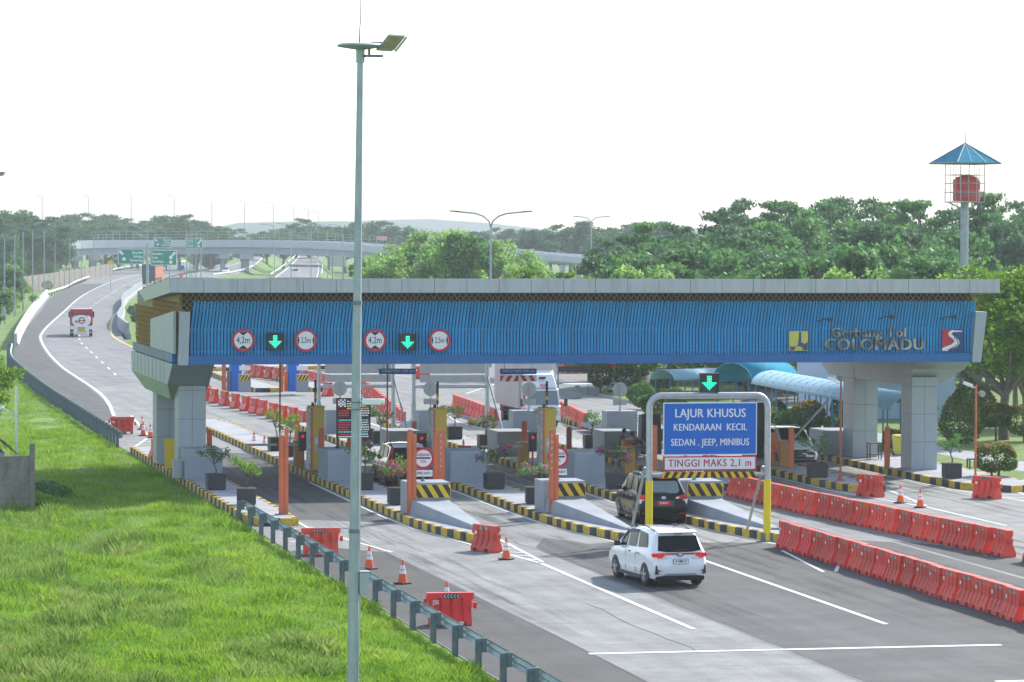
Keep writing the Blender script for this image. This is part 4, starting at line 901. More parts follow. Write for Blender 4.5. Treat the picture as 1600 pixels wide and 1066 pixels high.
# ================================================================== VEHICLES
def lerp1(x, P):
    if x <= P[0][0]: return P[0][1]
    for (a, va), (b, vb) in zip(P, P[1:]):
        if x <= b: return va+(vb-va)*(x-a)/(b-a)
    return P[-1][1]
class Car:
    def __init__(c, name, label, loc, rz, paint, L=4.47, W=1.75, H=1.70, suv=0, cat='car', roofm=None):
        c.t = thing(name, label, cat, loc, rz); k = L/4.47; h = H/1.70; c.L, c.W, c.H = L, W, H; w = W/2; c.w = w
        c.R = [(.2,-2.10*k),(.34,-2.2*k),(.62,-2.235*k),(.86,-2.2*k),(1.02,-2.13*k),(1.10*h,-2.08*k),(1.60*h,-1.84*k),(1.72*h,-1.72*k)]
        c.F = [(.2,2.12*k),(.4,2.235*k),(.62,2.22*k),(.80,2.12*k),(.95,2.0*k),(1.1,1.9*k)]
        zr = [(-2.3*k,1.60*h),(-1.8*k,1.655*h),(-1.2*k,1.685*h),(-.3*k,1.70*h),(.55*k,1.66*h),(1.0*k,1.40*h),(1.42*k,1.10*h),(1.9*k,.99*h),(2.2*k,.88*h)]
        zb = [(-2.3*k,1.12*h),(-1.2*k,1.08*h),(.3*k,1.02*h),(1.42*k,.98*h),(1.9*k,.90*h),(2.2*k,.78*h)]
        wr = [(-2.3*k,w*.74),(-1.2*k,w*.78),(.55*k,w*.75),(1.0*k,w*.80),(1.42*k,w*.86),(2.2*k,w*.80)]
        def sec(y, ws, rear=None, front=None):
            b = lerp1(y, zb); r_ = max(lerp1(y, zr), b+.03); q = lerp1(y, wr)
            pts = [(w*.80,.20),(w*.95,.26),(w*1.0,.52),(w*1.0,.74),(w*.975,b-.05),(w*.945,b),(q,r_-.075),(q-.09,r_-.02),(q*.5,r_+.005),(0,r_+.012)]
            o = []
            for x, z in pts:
                yy = y
                if rear is not None: yy = lerp1(z, c.R)+rear
                if front is not None: yy = lerp1(z, c.F)-front
                o.append((x*ws, yy, z))
            return o
        st = [sec(-2.2*k,.86,rear=0), sec(-2.15*k,.965,rear=.08), sec(-2.0*k,1.0,rear=.25)]+[sec(y*k,1.0) for y in (-1.35,-.7,-.1,.55,1.0,1.42,1.75)]+[sec(1.98*k,.98,front=.16), sec(2.12*k,.90,front=.05), sec(2.2*k,.80,front=0)]
        c.st = st; n = len(st[0])
        V = []; F = []
        for s_ in st: V += [(x,y,z) for x,y,z in s_]+[(-x,y,z) for x,y,z in reversed(s_[:-1])]
        m_ = 2*n-1
        for i in range(len(st)-1):
            for j in range(m_-1): F.append((i*m_+j, i*m_+j+1, (i+1)*m_+j+1, (i+1)*m_+j))
            F.append((i*m_+m_-1, i*m_, (i+1)*m_, (i+1)*m_+m_-1))
        for i in (0, len(st)-1):
            for j in range(n-1): F.append((i*m_+j, i*m_+j+1, i*m_+m_-2-j, i*m_+m_-1-j) if j < n-2 else (i*m_+j, i*m_+j+1, i*m_+m_-2-j))
        mb = MB().add(V, F)
        if roofm:
            mb.m = [1 if all(mb.v[a][2] > 1.05*h for a in f) else 0 for f in mb.f]
        c.body = mb.build('body', [paint, roofm] if roofm else paint, c.t, smooth=32)
        c.k, c.h, c.zb, c.zr, c.wr = k, h, zb, zr, wr
    def side(c, y, v, sx, off=.006):             # point on the greenhouse side, v=0 belt, v=1 roof edge
        b = lerp1(y, c.zb); r_ = max(lerp1(y, c.zr), b+.03); z = b+(r_-.075-b)*v; q = lerp1(y, c.wr)
        x = c.w*.945+(q-c.w*.945)*v
        return (sx*(x+off), y, z)
    def sidepanel(c, name, pts, m, off=.006):
        mb = MB()
        # cut the panel into columns so that it follows the curved glass line
        ys = [p[0] for p in pts]; ya, yb = min(ys), max(ys); n = 8; e = len(pts)
        def span(y):
            vs = []
            for i in range(e):
                (a, va), (b, vb) = pts[i], pts[(i+1) % e]
                if a != b and min(a, b)-1e-9 <= y <= max(a, b)+1e-9: vs.append(va+(vb-va)*(y-a)/(b-a))
            return min(vs), max(vs)
        for sx in (-1,1):
            mb = MB(); V = []
            for i in range(n+1):
                y = ya+(yb-ya)*i/n; y = min(max(y, ya+.002), yb-.002); lo, hi = span(y)
                V += [c.side(y*c.k, lo+(hi-lo)*q, sx, off+.012) for q in (0, .5, 1)]
            mb.add(V, [(3*i+j, 3*i+j+1, 3*i+j+4, 3*i+j+3) for i in range(n) for j in range(2)]); mb.build(name, m, c.t)
    def rear(c, name, pts, m, off=.012, d=.02, both=False, sub=None):
        for sg in ((1,-1) if both else (1,)):
            mb = MB(); mb.prism([(sg*x, lerp1(z, c.R)-off, z) for x, z in pts], (0,d,0)); o = mb.build(name, m, c.t)
        return o
    def front(c, name, pts, m, off=.012, d=.02, both=False):
        for sg in ((1,-1) if both else (1,)):
            mb = MB(); mb.prism([(sg*x, lerp1(z, c.F)+off, z) for x, z in pts], (0,-d,0)); mb.build(name, m, c.t)
    def wheels(c, ya, yf, r=.33, rim='alloy'):
        for sx in (-1,1):
            for y in (ya, yf):
                mb = MB(); x = sx*(c.w+.004); n = 24
                mb.prism([(x, y+(r+.055)*math.cos(a), max(.2, r+(r+.055)*math.sin(a))) for a in [2*math.pi*i/n for i in range(n)]], (-sx*.03,0,0)); mb.build('wheel_arch', 'blackp', c.t)
                mb = MB(); xo = sx*(c.w+.012); xi = sx*(c.w-.21)
                mb.cyl((xi,y,r),(xo,y,r),r,n=28); wh = mb.build('wheel', 'black', c.t, bevel=.025)
                mb = MB(); mb.cyl((xo-sx*.02,y,r),(xo+sx*.004,y,r),r*.66,n=24,mi=1)
                for q in range(5):
                    a = 2*math.pi*q/5+.3; e = Vector((0, math.cos(a), math.sin(a)))
                    f = Vector((0,-math.sin(a),math.cos(a)))*.045; p0 = Vector((xo+sx*.008,y,r)); 
                    mb.hexa([p0-f*.6, p0+f*.6, p0+f+e*r*.66, p0-f+e*r*.66], [q_+Vector((sx*.012,0,0)) for q_ in (p0-f*.6, p0+f*.6, p0+f+e*r*.66, p0-f+e*r*.66)])
                mb.lathe([(r*.66,0),(r*.70,.0)],3) if False else None
                mb.build('rim', [rim,'blackp'], wh)
    def mirrors(c, m, y=1.02):
        for sx in (-1,1):
            p = c.side(y*c.k, .12, sx); mb = MB(); mb.obox((p[0]+sx*.11, p[1], p[2]+.06), (.2,.12,.17)); mb.build('mirror', m, c.t, bevel=.035)
    def common(c, glass='glass', rails='blackp', handles='blackp', pill='blackp'):
        W1 = [(.42,.10),(1.20,.10),(.90,.55),(.62,.93),(.46,.95)]; W2 = [(-.48,.10),(.36,.10),(.38,.95),(-.46,.95)]; W3 = [(-1.5,.14),(-.56,.10),(-.54,.95),(-1.25,.90)]
        for P in (W1, W2, W3): c.sidepanel('side_window', P, glass)
        if rails:
            for sx in (-1,1):
                mb = MB(); mb.tube([(sx*(lerp1(y*c.k, c.wr)-.1), y*c.k, lerp1(y*c.k, c.zr)+(.04 if -1.5 < y < .2 else -.01)) for y in (-1.7,-1.5,-.8,0,.2,.4)], .018, 6); mb.build('roof_rail', rails, c.t)
        for sx in (-1,1):
            for y in (.05,-.78):
                mb = MB(); mb.obox((sx*(c.w*.995), y*c.k, .93*c.h), (.03,.2,.035)); mb.build('door_handle', handles, c.t, bevel=.01)
        for sx in (-1,1):
            for y in (-.53,.40): mb = MB(); mb.box(min(sx*c.w*.99,sx*(c.w+.001)),max(sx*c.w*.99,sx*(c.w+.001)),y*c.k-.005,y*c.k+.005,.35,.95*c.h); mb.build('door_seam', 'blackp', c.t)
            mb = MB(); mb.box(min(sx*(c.w*.93),sx*(c.w+.004)),max(sx*(c.w*.93),sx*(c.w+.004)),-1.0*c.k,1.0*c.k,.19,.29); mb.build('sill', 'blackp', c.t)
        # windscreen
        P = []
        for y, u in ((1.36,.86),(.60,.88)):
            P.append((lerp1(y*c.k, c.wr)*u, y*c.k, lerp1(y*c.k, c.zr)+.0))
        (x0,y0,z0),(x1,y1,z1) = P; mb = MB(); mb.hexa([(-x0,y0,z0),(x0,y0,z0),(x1,y1,z1-.0),(-x1,y1,z1-.0)], [(-x0,y0+.015,z0+.025),(x0,y0+.015,z0+.025),(x1,y1+.015,z1+.025),(-x1,y1+.015,z1+.025)]); mb.build('windscreen', glass, c.t)
# ---- white people carrier in the foreground
c = Car('people_carrier', 'white people carrier with red tail lamps driving towards the blue portal', (26.72, 106.15, .012), R(5), 'carwhite'); h = 1.0
c.wheels(-1.42, 1.33, .325); c.mirrors('blackp'); c.common(glass='glass')
c.rear('rear_window', [(-.68,1.10),(-.40,1.055),(.40,1.055),(.68,1.10),(.60,1.53),(-.60,1.53)], 'glass', .014)
c.rear('light_bar', [(-.45,.985),(.45,.985),(.52,1.035),(.40,1.03),(-.40,1.03),(-.52,1.035)], 'lamp_redd', .02)
c.rear('tail_lamp', [(.47,.90),(.72,.88),(.745,1.03),(.52,1.04)], 'lamp_red', .03, .06, True)
for sx in (-1,1):
    mb = MB(); mb.box(min(sx*.70,sx*.865),max(sx*.70,sx*.865),-2.17,-1.98,.915,1.03); mb.build('tail_lamp', 'lamp_red', c.t, bevel=.03)
c.rear('reverse_lamp', [(.34,.905),(.50,.875),(.58,.90),(.47,.945)], 'lampw', .034, .03, True)
c.rear('number_plate', [(-.24,.70),(.24,.70),(.24,.86),(-.24,.86)], 'blackp', .024); c.rear('number_plate', [(-.225,.715),(.225,.715),(.225,.845),(-.225,.845)], 'plate_w', .03)
text('R 1386 CI', .11, c.t, (0,lerp1(.78,c.R)-.036,.785), m='textk', sx=.75, bold=.01)
c.rear('badge', [(.10*math.cos(a),.985+.055*math.sin(a)) for a in [math.pi*i/8 for i in range(16)]], 'blackp', .03); c.rear('badge', [(.07*math.cos(a),.99+.035*math.sin(a)) for a in [math.pi*i/8 for i in range(16)]], 'chrome', .036)
c.rear('corner_vent', [(.69,.40),(.80,.40),(.79,.64),(.765,.68)], 'blackp', .022, .12, True); c.rear('reflector', [(.60,.50),(.72,.49),(.70,.54)], 'lamp_redd', .03, .02, True)
c.rear('lower_bumper', [(-.78,.20),(.78,.20),(.76,.33),(.5,.36),(-.5,.36),(-.76,.33)], 'blackp', .02, .12)
c.rear('skid_trim', [(-.52,.36),(.52,.36),(.46,.42),(-.46,.42)], 'alloy', .03)
mb = MB(); mb.hexa([(-.62,-1.97,1.60),(.62,-1.97,1.60),(.64,-1.70,1.62),(-.64,-1.70,1.62)], [(-.61,-2.0,1.64),(.61,-2.0,1.64),(.62,-1.65,1.688),(-.62,-1.65,1.688)]); mb.build('spoiler', 'carwhite', c.t, bevel=.015)
mb = MB(); mb.box(-.12,.12,-2.0,-1.96,1.575,1.60); mb.build('brake_lamp', 'lamp_redd', c.t)
mb = MB(); mb.obox((.12,lerp1(1.11,c.R)-.025,1.115),(.5,.02,.025)); mb.build('wiper', 'blackp', c.t)
mb = MB(); mb.tube([(0,-1.5,1.70),(0,-1.62,1.80)],.008,5); mb.build('aerial', 'blackp', c.t)
for sx in (-1,1):
    P = [c.side(y, v, sx, .02) for y, v in ((1.05,.52),(.62,.96),(.2,1.0),(-.45,1.0),(-.45,.86),(.2,.84),(.58,.82),(.98,.42))]
    mb = MB(); mb.prism(P, (sx*.02,0,0)); mb.build('rain_visor', 'blackp', c.t)
# ---- black people carrier
c = Car('people_carrier', 'black people carrier with a red number plate passing under the blue portal', (32.12, 128.55, .012), R(-2), 'glossy', L=4.73, W=1.83, H=1.80)
c.wheels(-1.42, 1.33, .345); c.mirrors('glossy'); c.common(glass='glass', rails='steel', handles='chrome')
c.rear('rear_window', [(-.60,1.22),(-.5,1.14),(.5,1.14),(.60,1.22),(.56,1.55),(.50,1.58),(-.50,1.58),(-.56,1.55)], 'glassl', .014)
c.rear('tail_lamp', [(.42,.94),(.70,.94),(.75,1.10),(.45,1.02)], 'lamp_redd', .03, .06, True)
for sx in (-1,1):
    mb = MB(); mb.box(min(sx*.66,sx*.90),max(sx*.66,sx*.90),-2.28,-2.08,.94,1.09); mb.build('tail_lamp', 'lamp_red' if sx < 0 else 'lamp_redd', c.t, bevel=.03)
    mb = MB(); mb.hexa([(sx*.80,-2.32,.70),(sx*.88,-2.26,.70),(sx*.88,-2.2,.70),(sx*.80,-2.2,.70)],[(sx*.72,-2.30,.93),(sx*.90,-2.24,.93),(sx*.90,-2.1,.93),(sx*.72,-2.1,.93)]); mb.build('reverse_lamp', 'lampw', c.t)
c.rear('reverse_lamp', [(.44,.955),(.56,.955),(.58,1.02),(.46,1.0)], 'lampw', .04, .03, True)
c.rear('number_plate', [(-.24,.72),(.24,.72),(.24,.87),(-.24,.87)], 'plate_r', .03); text('B 00 RF', .11, c.t, (0,lerp1(.8,c.R)-.034,.795), sx=.85, bold=.012)
c.rear('badge', [(.09*math.cos(a),.985+.06*math.sin(a)) for a in [math.pi*i/8 for i in range(16)]], 'chrome', .03)
c.rear('plate_recess', [(-.36,.66),(.36,.66),(.4,.88),(-.4,.88)], 'blackp', .014); c.rear('reflector', [(.58,.40),(.80,.40),(.80,.44),(.58,.44)], 'lamp_redd', .03, .03, True)
c.rear('bumper_crease', [(-.8,.56),(.8,.56),(.78,.585),(-.78,.585)], 'alloy' if False else 'glossy', .05, .06)
mb = MB(); mb.hexa([(-.66,-2.08,1.66),(.66,-2.08,1.66),(.68,-1.75,1.70),(-.68,-1.75,1.70)], [(-.65,-2.12,1.71),(.65,-2.12,1.71),(.66,-1.7,1.785),(-.66,-1.7,1.785)]); mb.build('spoiler', 'glossy', c.t, bevel=.015)
mb = MB(); mb.box(-.13,.13,-2.125,-2.09,1.665,1.70); mb.build('brake_lamp', 'lamp_red', c.t)
mb = MB(); mb.obox((-.15,lerp1(1.17,c.R)-.03,1.17),(.6,.02,.03)); mb.build('wiper', 'blackp', c.t)
mb = MB(); mb.tube([(0,-1.6,1.8),(0,-1.72,1.88)],.008,5); mb.build('aerial', 'blackp', c.t)
# ---- red car at the gate arm
c = Car('family_car', 'red car with reflection painted on its roof stopped behind the first round toll sign', (26.25, 148.6, .012), R(0), 'carred', L=4.5, W=1.78, H=1.78, roofm='carwhite')  # white roof and pillars paint a reflection onto the red car
c.wheels(-1.35, 1.3, .34); c.mirrors('blackp'); c.common()
c.rear('rear_window', [(-.70,1.17),(.70,1.17),(.58,1.62),(-.58,1.62)], 'glass', .014)
c.rear('tail_lamp', [(.62,.98),(.76,.96),(.76,1.14),(.68,1.14)], 'lamp_red', .03, .06, True); c.rear('trim_bar', [(-.6,1.0),(.6,1.0),(.6,1.06),(-.6,1.06)], 'glossy', .024)
c.rear('lower_bumper', [(-.78,.22),(.78,.22),(.78,.5),(-.78,.5)], 'blackp', .02, .1); c.rear('number_plate', [(-.24,.75),(.24,.75),(.24,.89),(-.24,.89)], 'blackp', .03)
mb = MB(); mb.hexa([(-.62,-2.0,1.64),(.62,-2.0,1.64),(.64,-1.7,1.70),(-.64,-1.7,1.70)], [(-.61,-2.03,1.68),(.61,-2.03,1.68),(.62,-1.65,1.765),(-.62,-1.65,1.765)]); mb.build('spoiler', 'carwhite', c.t)
mb = MB(); mb.box(-.13,.13,-2.04,-1.98,1.62,1.66); mb.build('brake_lamp', 'lamp_red', c.t)
# ---- oncoming car right lane, parked car, distant cars
def facing(c, dark=False):
    c.common(); c.front('headlamp', [(.48,.70),(.80,.74),(.80,.84),(.5,.80)], 'lampw', .015, .08, True)
    c.front('grille', [(-.62,.36),(.62,.36),(.70,.62),(.46,.80),(-.46,.80),(-.70,.62)] if dark else [(-.5,.52),(.5,.52),(.46,.72),(-.46,.72)], 'blackp', .014)  # dark: black grille drawn larger to paint in the shaded front
    c.front('lower_bumper', [(-.75,.2),(.75,.2),(.78,.34),(-.78,.34)], 'blackp', .02, .1); c.front('number_plate', [(-.24,.46),(.24,.46),(.24,.60),(-.24,.60)], 'textk', .03)
    c.front('badge', [(.08*math.cos(a),.75+.05*math.sin(a)) for a in [math.pi*i/8 for i in range(16)]], 'chrome', .03)
v = GS(1243, 34.6); c = Car('people_carrier', 'white car facing the camera, shade painted into its black grille, beside the raised silver arm', (v.x+.35, v.y+2.4, .012), R(180), 'carwhite', L=4.5, W=1.78, H=1.74); c.wheels(-1.35,1.3); c.mirrors('blackp'); facing(c, True); text('AD 1465 X', .1, c.t, (0,lerp1(.53,c.F)+.036,.53), rot=(R(90),0,R(180)), m='signback', sx=.8)
v = GS(985, 24.0); c = Car('parked_car', 'silver car parked by the garden behind two round trees', (v.x+.3, v.y+1.2, .02), R(148), 'carsilver', L=4.6, W=1.85, H=1.80); c.wheels(-1.35,1.3); c.mirrors('carsilver'); facing(c)
def far_car(px, s, rz, paint, label, rearlit=False):
    v = GS(px, s, -.0); c = Car('distant_car', label, (v.x, v.y, .02), rz, paint); c.wheels(-1.35,1.3); c.common(rails=None)
    c.rear('rear_window', [(-.68,1.10),(.68,1.10),(.60,1.53),(-.60,1.53)], 'glass', .014); c.rear('tail_lamp', [(.5,.88),(.75,.88),(.745,1.03),(.52,1.04)], 'lamp_redd', .03, .06, True); c.front('headlamp', [(.48,.70),(.80,.74),(.80,.84),(.5,.80)], 'lampw', .015, .08, True)
    return c
far_car(353, 6.6, R(170), 'carwhite', 'tiny white car on the far ramp left of the bridge column')
c = far_car(461, 6.8, R(185), 'carsilver', 'tiny dark windowed car coming down the far curved road'); 
v = GS(548, 20.5); c = far_car(546, 20.6, R(200), 'carwhite', 'white car just visible under the gantry beam beside the mast')

# ---- trucks
def truck_wheels(t, ys, w, r=.42, dual=True):
    for sx in (-1,1):
        for y in ys:
            mb = MB(); mb.cyl((sx*(w-.03),y,r),(sx*(w-.34),y,r),r,n=24); wh = mb.build('wheel', 'black', t, bevel=.03)
            mb = MB(); mb.cyl((sx*(w-.05),y,r),(sx*(w-.02),y,r),r*.55,n=18); mb.build('rim', 'signback', wh)
t = thing('box_truck', 'white box truck facing the camera under the gantry', 'truck', (41.25, 189.0, .012), R(180)); w_ = .93
mb = MB()                                        # cab: local +y is forward, front at y=0
P = [(0,.55),(0.02,1.15),(-.12,1.25),(-.42,2.05),(-.62,2.15),(-1.55,2.15),(-1.55,.55)]
mb.prism([(-w_,y,z) for y, z in P], (2*w_,0,0)); mb.build('cab', 'carwhite', t, bevel=.05)
mb = MB(); mb.hexa([(-w_+.06,-.45,2.16),(w_-.06,-.45,2.16),(w_-.02,-1.6,2.16),(-w_+.02,-1.6,2.16)], [(-w_+.2,-1.0,2.85),(w_-.2,-1.0,2.85),(w_-.06,-1.6,3.1),(-w_+.06,-1.6,3.1)]); mb.build('roof_fairing', 'carwhite', t, bevel=.05)
mb = MB(); mb.hexa([(-w_+.08,-.13,1.26),(w_-.08,-.13,1.26),(w_-.12,-.41,2.0),(-w_+.12,-.41,2.0)], [(-w_+.08,-.09,1.27),(w_-.08,-.09,1.27),(w_-.12,-.37,2.01),(-w_+.12,-.37,2.01)]); mb.build('windscreen', 'glassl', t)
for sx in (-1,1):
    mb = MB(); mb.prism([(sx*(w_+.004),-.3,1.25),(sx*(w_+.004),-.95,1.2),(sx*(w_+.004),-.95,2.0),(sx*(w_+.004),-.55,2.0)], (-sx*.02,0,0)); mb.build('side_window', 'glass', t)
    mb = MB(); mb.tube([(sx*w_,-.15,1.3),(sx*(w_+.28),.05,1.3)],.02,6); mb.box(sx*(w_+.28)-.09,sx*(w_+.28)+.09,.03,.1,1.2,1.6); mb.build('mirror', 'blackp', t)
    mb = MB(); mb.box(min(sx*.5,sx*.85),max(sx*.5,sx*.85),-.02,.03,.72,.92); mb.build('headlamp', 'lampw', t)
mb = MB(); mb.box(-w_,w_,-.05,.06,.42,.66); mb.build('bumper', 'white', t, bevel=.03); mb = MB(); mb.box(-.4,.4,.0,.03,.95,1.05); mb.build('grille', 'blackp', t)
text('BJE', .26, t, (-.1,-.42,2.3), rot=(R(62),0,R(180)), m='textr', bold=.02, sx=1.2); mb = MB(); mb.hexa([(-.2,-.64,2.62),(.15,-.64,2.62),(.1,-.75,2.75),(-.3,-.75,2.75)],[(-.2,-.62,2.63),(.15,-.62,2.63),(.1,-.73,2.76),(-.3,-.73,2.76)]); mb.build('eagle_mark', 'blackp', t)
bw = 1.03; y0, y1 = -1.75, -8.3; mb = MB(); mb.box(-bw,bw,y1,y0,1.0,3.46)
for i in range(26):
    y = y1+.15+.25*i
    for sx in (-1,1): mb.box(min(sx*bw,sx*(bw+.025)),max(sx*bw,sx*(bw+.025)),y,y+.1,1.08,3.4)
mb.build('cargo_box', mat('dusty white cargo box', (.62,.58,.56), .6, var=.08, scale=1.2, stretch=(1,1,.3), dirt=.15), t)
mb = MB(); mb.box(-bw-.03,bw+.03,y1-.03,y0+.03,3.4,3.5); mb.build('box_edge', 'signback', t); mb = MB(); mb.box(-.7,.7,y1,-.5,.55,.98); mb.box(-bw,-bw+.05,-6.0,-3.0,.5,.56); mb.box(-bw,-bw+.05,-6.0,-3.0,.72,.78); mb.box(bw-.05,bw,-6.0,-3.0,.5,.56); mb.box(bw-.05,bw,-6.0,-3.0,.72,.78); mb.build('chassis', 'blackp', t)
truck_wheels(t, (-.9,-6.6), .95)
# tanker seen from behind on the far road
v = G(127, 526.5); t = thing('tanker_truck', 'red and white tanker truck on the far road left of the gantry', 'tanker', (v.x, v.y, .01), R(-5)); w_ = 1.12
mb = MB(); n = 24; prof = [(.92*math.cos(2*math.pi*i/n), 1.55+.62*math.sin(2*math.pi*i/n)) for i in range(n)]
mb.prism([(x,0,z) for x, z in prof], (0,7.5,0)); mb.build('tank', 'white', t, smooth=40)
mb = MB(); mb.box(-w_,w_,.5,7.6,2.15,2.62); mb.box(-w_,w_,.3,.6,2.25,2.72); mb.box(-w_,-w_+.14,.2,.5,1.1,2.6); mb.box(w_-.14,w_,.2,.5,1.1,2.6); mb.build('red_frame', mat('dark red paint',(.36,.015,.04),.4), t, bevel=.04)
mb = MB(); mb.cyl((.05,-.012,1.6),(.05,-.02,1.6),.33,n=24,mi=0); mb.cyl((.05,-.02,1.6),(.05,-.024,1.6),.22,n=24,mi=1); mb.box(-.2,.3,-.03,-.024,1.55,1.65,0); mb.box(-.62,-.3,-.02,-.012,1.4,1.6,2); mb.build('ring_mark', ['lamp_redd','white','caborange'], t)
mb = MB(); mb.box(-w_,w_,-.15,.2,.72,1.08); mb.build('rear_panel', 'white', t, bevel=.03); mb = MB(); mb.box(-.36,.36,-.18,-.15,.55,.98); mb.build('plate', 'cab', t)
mb = MB(); mb.box(-1.0,1.0,-.1,.1,.38,.5); mb.box(-.4,.4,-.12,.0,.2,.72); mb.build('bumper', 'carsilver', t); mb = MB(); mb.box(-1.0,1.0,7.8,9.6,.6,2.6); mb.build('cab', 'lamp_redd', t, bevel=.08)
for sx in (-1,1):
    mb = MB(); mb.box(min(sx*1.12,sx*1.3),max(sx*1.12,sx*1.3),8.9,9.1,1.7,2.3); mb.build('mirror', 'blackp', t)
truck_wheels(t, (.9,2.2,8.6), 1.12, .48)
v = GS(232, 8.6); t = thing('covered_truck', 'dark blue covered truck passing behind the green road signs', 'truck', (v.x, v.y, .6), R(-14))
mb = MB(); mb.box(-1.2,1.2,0,9,1.1,3.7); mb.build('covered_load', 'cargoblue', t, bevel=.08); mb = MB(); mb.box(1.2,1.24,.3,8.8,1.2,3.2); mb.build('side_board', 'cargoorange', t); mb = MB(); mb.box(-1.1,1.1,0,9,.6,1.1); mb.build('chassis', 'blackp', t); mb = MB(); mb.box(-1.2,1.2,9.2,11,.6,3.0); mb.build('cab', 'cargoorange', t, bevel=.1)
truck_wheels(t, (1.2,2.5,9.8), 1.2, .5)
mb = MB(); mb.box(-.5,.2,-.02,-.01,2.2,2.5); mb.build('tail_mark', 'signback', t)

# ================================================================== PEOPLE at the orange cabinet
def skinned(name, chains, m, parent, sub=2):
    me = bpy.data.meshes.new('tmp'); V = []; E_ = []; Rr = []; idx = {}
    for ch in chains:
        prev = None
        for p, r_ in ch:
            kx = tuple(round(q,4) for q in p)
            if kx not in idx: idx[kx] = len(V); V.append(p); Rr.append(r_)
            if prev is not None: E_.append((prev, idx[kx]))
            prev = idx[kx]
    me.from_pydata(V, E_, []); o = bpy.data.objects.new('tmp', me); col.objects.link(o)
    o.modifiers.new('skin', 'SKIN'); sk = me.skin_vertices[0].data if me.skin_vertices else None
    if sk is None: 
        bm = bmesh.new(); bm.from_mesh(me); bm.verts.layers.skin.verify(); bm.to_mesh(me); bm.free(); sk = me.skin_vertices[0].data
    for i, r_ in enumerate(Rr): sk[i].radius = (r_, r_); sk[i].use_root = (i == 0)
    ss = o.modifiers.new('sub', 'SUBSURF'); ss.levels = sub; ss.render_levels = sub
    dg = bpy.context.evaluated_depsgraph_get(); m2 = bpy.data.meshes.new_from_object(o.evaluated_get(dg)); bpy.data.objects.remove(o)
    m2.name = name; m2.materials.clear(); m2.materials.append(M[m]); m2.polygons.foreach_set('use_smooth', [True]*len(m2.polygons))
    r_ = bpy.data.objects.new(name, m2); col.objects.link(r_); r_.parent = parent; return r_
def seated(label, v, rz, lean, shirt, stripe=False):
    t = thing('person', label, 'person', v, rz); k = lean
    pel, wst, che, nck = (0,0,.50), (0,.03+k*.1,.66), (0,.06+k*.32,.86-k*.05), (0,.08+k*.50,1.03-k*.1)
    hd = (0,.12+k*.60,1.16-k*.12); ht = (0,.13+k*.64,1.27-k*.13)
    ch = [[(pel,.13),(wst,.12),(che,.14),(nck,.055),(hd,.085),(ht,.075)]]; tr = [[(pel,.145)]]; sh = [[(wst,.125),(che,.15),((0,che[1]+.01,nck[2]-.04),.09)]]
    hands = []
    for sx in (-1,1):
        hip, kn, an, to = (sx*.10,.02,.48), (sx*.13,.44,.50), (sx*.13,.40,.10), (sx*.14,.54,.045)
        ch.append([(pel,.13),(hip,.09),(kn,.065),(an,.042),(to,.035)]); tr.append([(pel,.145),(hip,.105),(kn,.08),((sx*.13,.402,.16),.065)])
        s_, el, ha = (sx*.19,che[1]+.02,nck[2]-.07), (sx*.24,che[1]+.20,che[2]-.20), (sx*.12,che[1]+.42,che[2]-.10)
        ch.append([(che,.14),(s_,.062),(el,.045),(ha,.03)]); sh.append([(che,.15),(s_,.078),(el,.06)]); hands.append((sx, ha))
    skinned('body', ch, 'skin', t); skinned('shirt', sh, shirt, t); skinned('trousers', [c_ for c_ in tr if len(c_) > 1], 'jeans', t)
    mb = MB(); mb.lathe([(.02,.12),(.07,.10),(.10,.04),(.105,-.03),(.095,-.08)], 14, (ht[0],ht[1]-.02,ht[2]-.01)); mb.build('hair', 'hair', t, smooth=60)
    mb = MB()
    for sx in (-1,1): mb.obox((sx*.035,hd[1]+.098,hd[2]+.03),(.022,.01,.012))
    mb.obox((0,hd[1]+.105,hd[2]),(.022,.03,.04)); mb.obox((0,hd[1]+.095,hd[2]-.045),(.04,.01,.01)); mb.build('face', 'hair', t)
    for sx, ha in hands:
        mb = MB(); mb.obox((ha[0],ha[1]+.05,ha[2]),(.075,.10,.03))
        for q, ln in enumerate((.065,.08,.085,.075)): x = ha[0]-.03+.02*q; mb.tube([(x,ha[1]+.09,ha[2]),(x,ha[1]+.09+ln*.6,ha[2]-.005),(x,ha[1]+.09+ln,ha[2]-.03)],[.009,.008,.007],6)
        mb.tube([(ha[0]-sx*.035,ha[1]+.03,ha[2]),(ha[0]-sx*.065,ha[1]+.075,ha[2]-.01),(ha[0]-sx*.06,ha[1]+.10,ha[2]-.02)],[.011,.009,.008],6); mb.build('hand', 'skin', t)
    if stripe:
        mb = MB(); mb.tube([(-.17,che[1]-.06,nck[2]-.06),(-.21,che[1]+.04,che[2]-.05),(-.285,che[1]+.16,che[2]-.17)],.014,5); mb.build('sleeve_stripe', 'white', t)
    return t
v = G(974, 717, IZ); seated('person in a dark top seated behind the orange cabinet facing right', (v.x+.02, v.y+1.0, IZ), R(-80), .25, 'shirt')
v = G(1004, 718, IZ); seated('person in a striped dark shirt and jeans leaning forward on the orange cabinet', (v.x+.25, v.y+.35, IZ), R(75), .8, 'shirt', True)
for px, dx, dy, lab in ((974,.02,1.0,'small stool under the person behind the orange cabinet'),(1004,.25,.35,'small stool under the leaning person')):
    v = G(px, 717.5, IZ); t = thing('stool', lab, 'stool', (v.x+dx, v.y+dy, IZ)); mb = MB(); mb.cyl((0,0,.33),(0,0,.37),.17,n=16); mb.build('seat', 'blackp', t)
    for a in range(4): mb = MB(); mb.tube([(.15*math.cos(a*1.57+.78),.15*math.sin(a*1.57+.78),0),(.1*math.cos(a*1.57+.78),.1*math.sin(a*1.57+.78),.33)],.014,6); mb.build('leg', 'blackp', t)
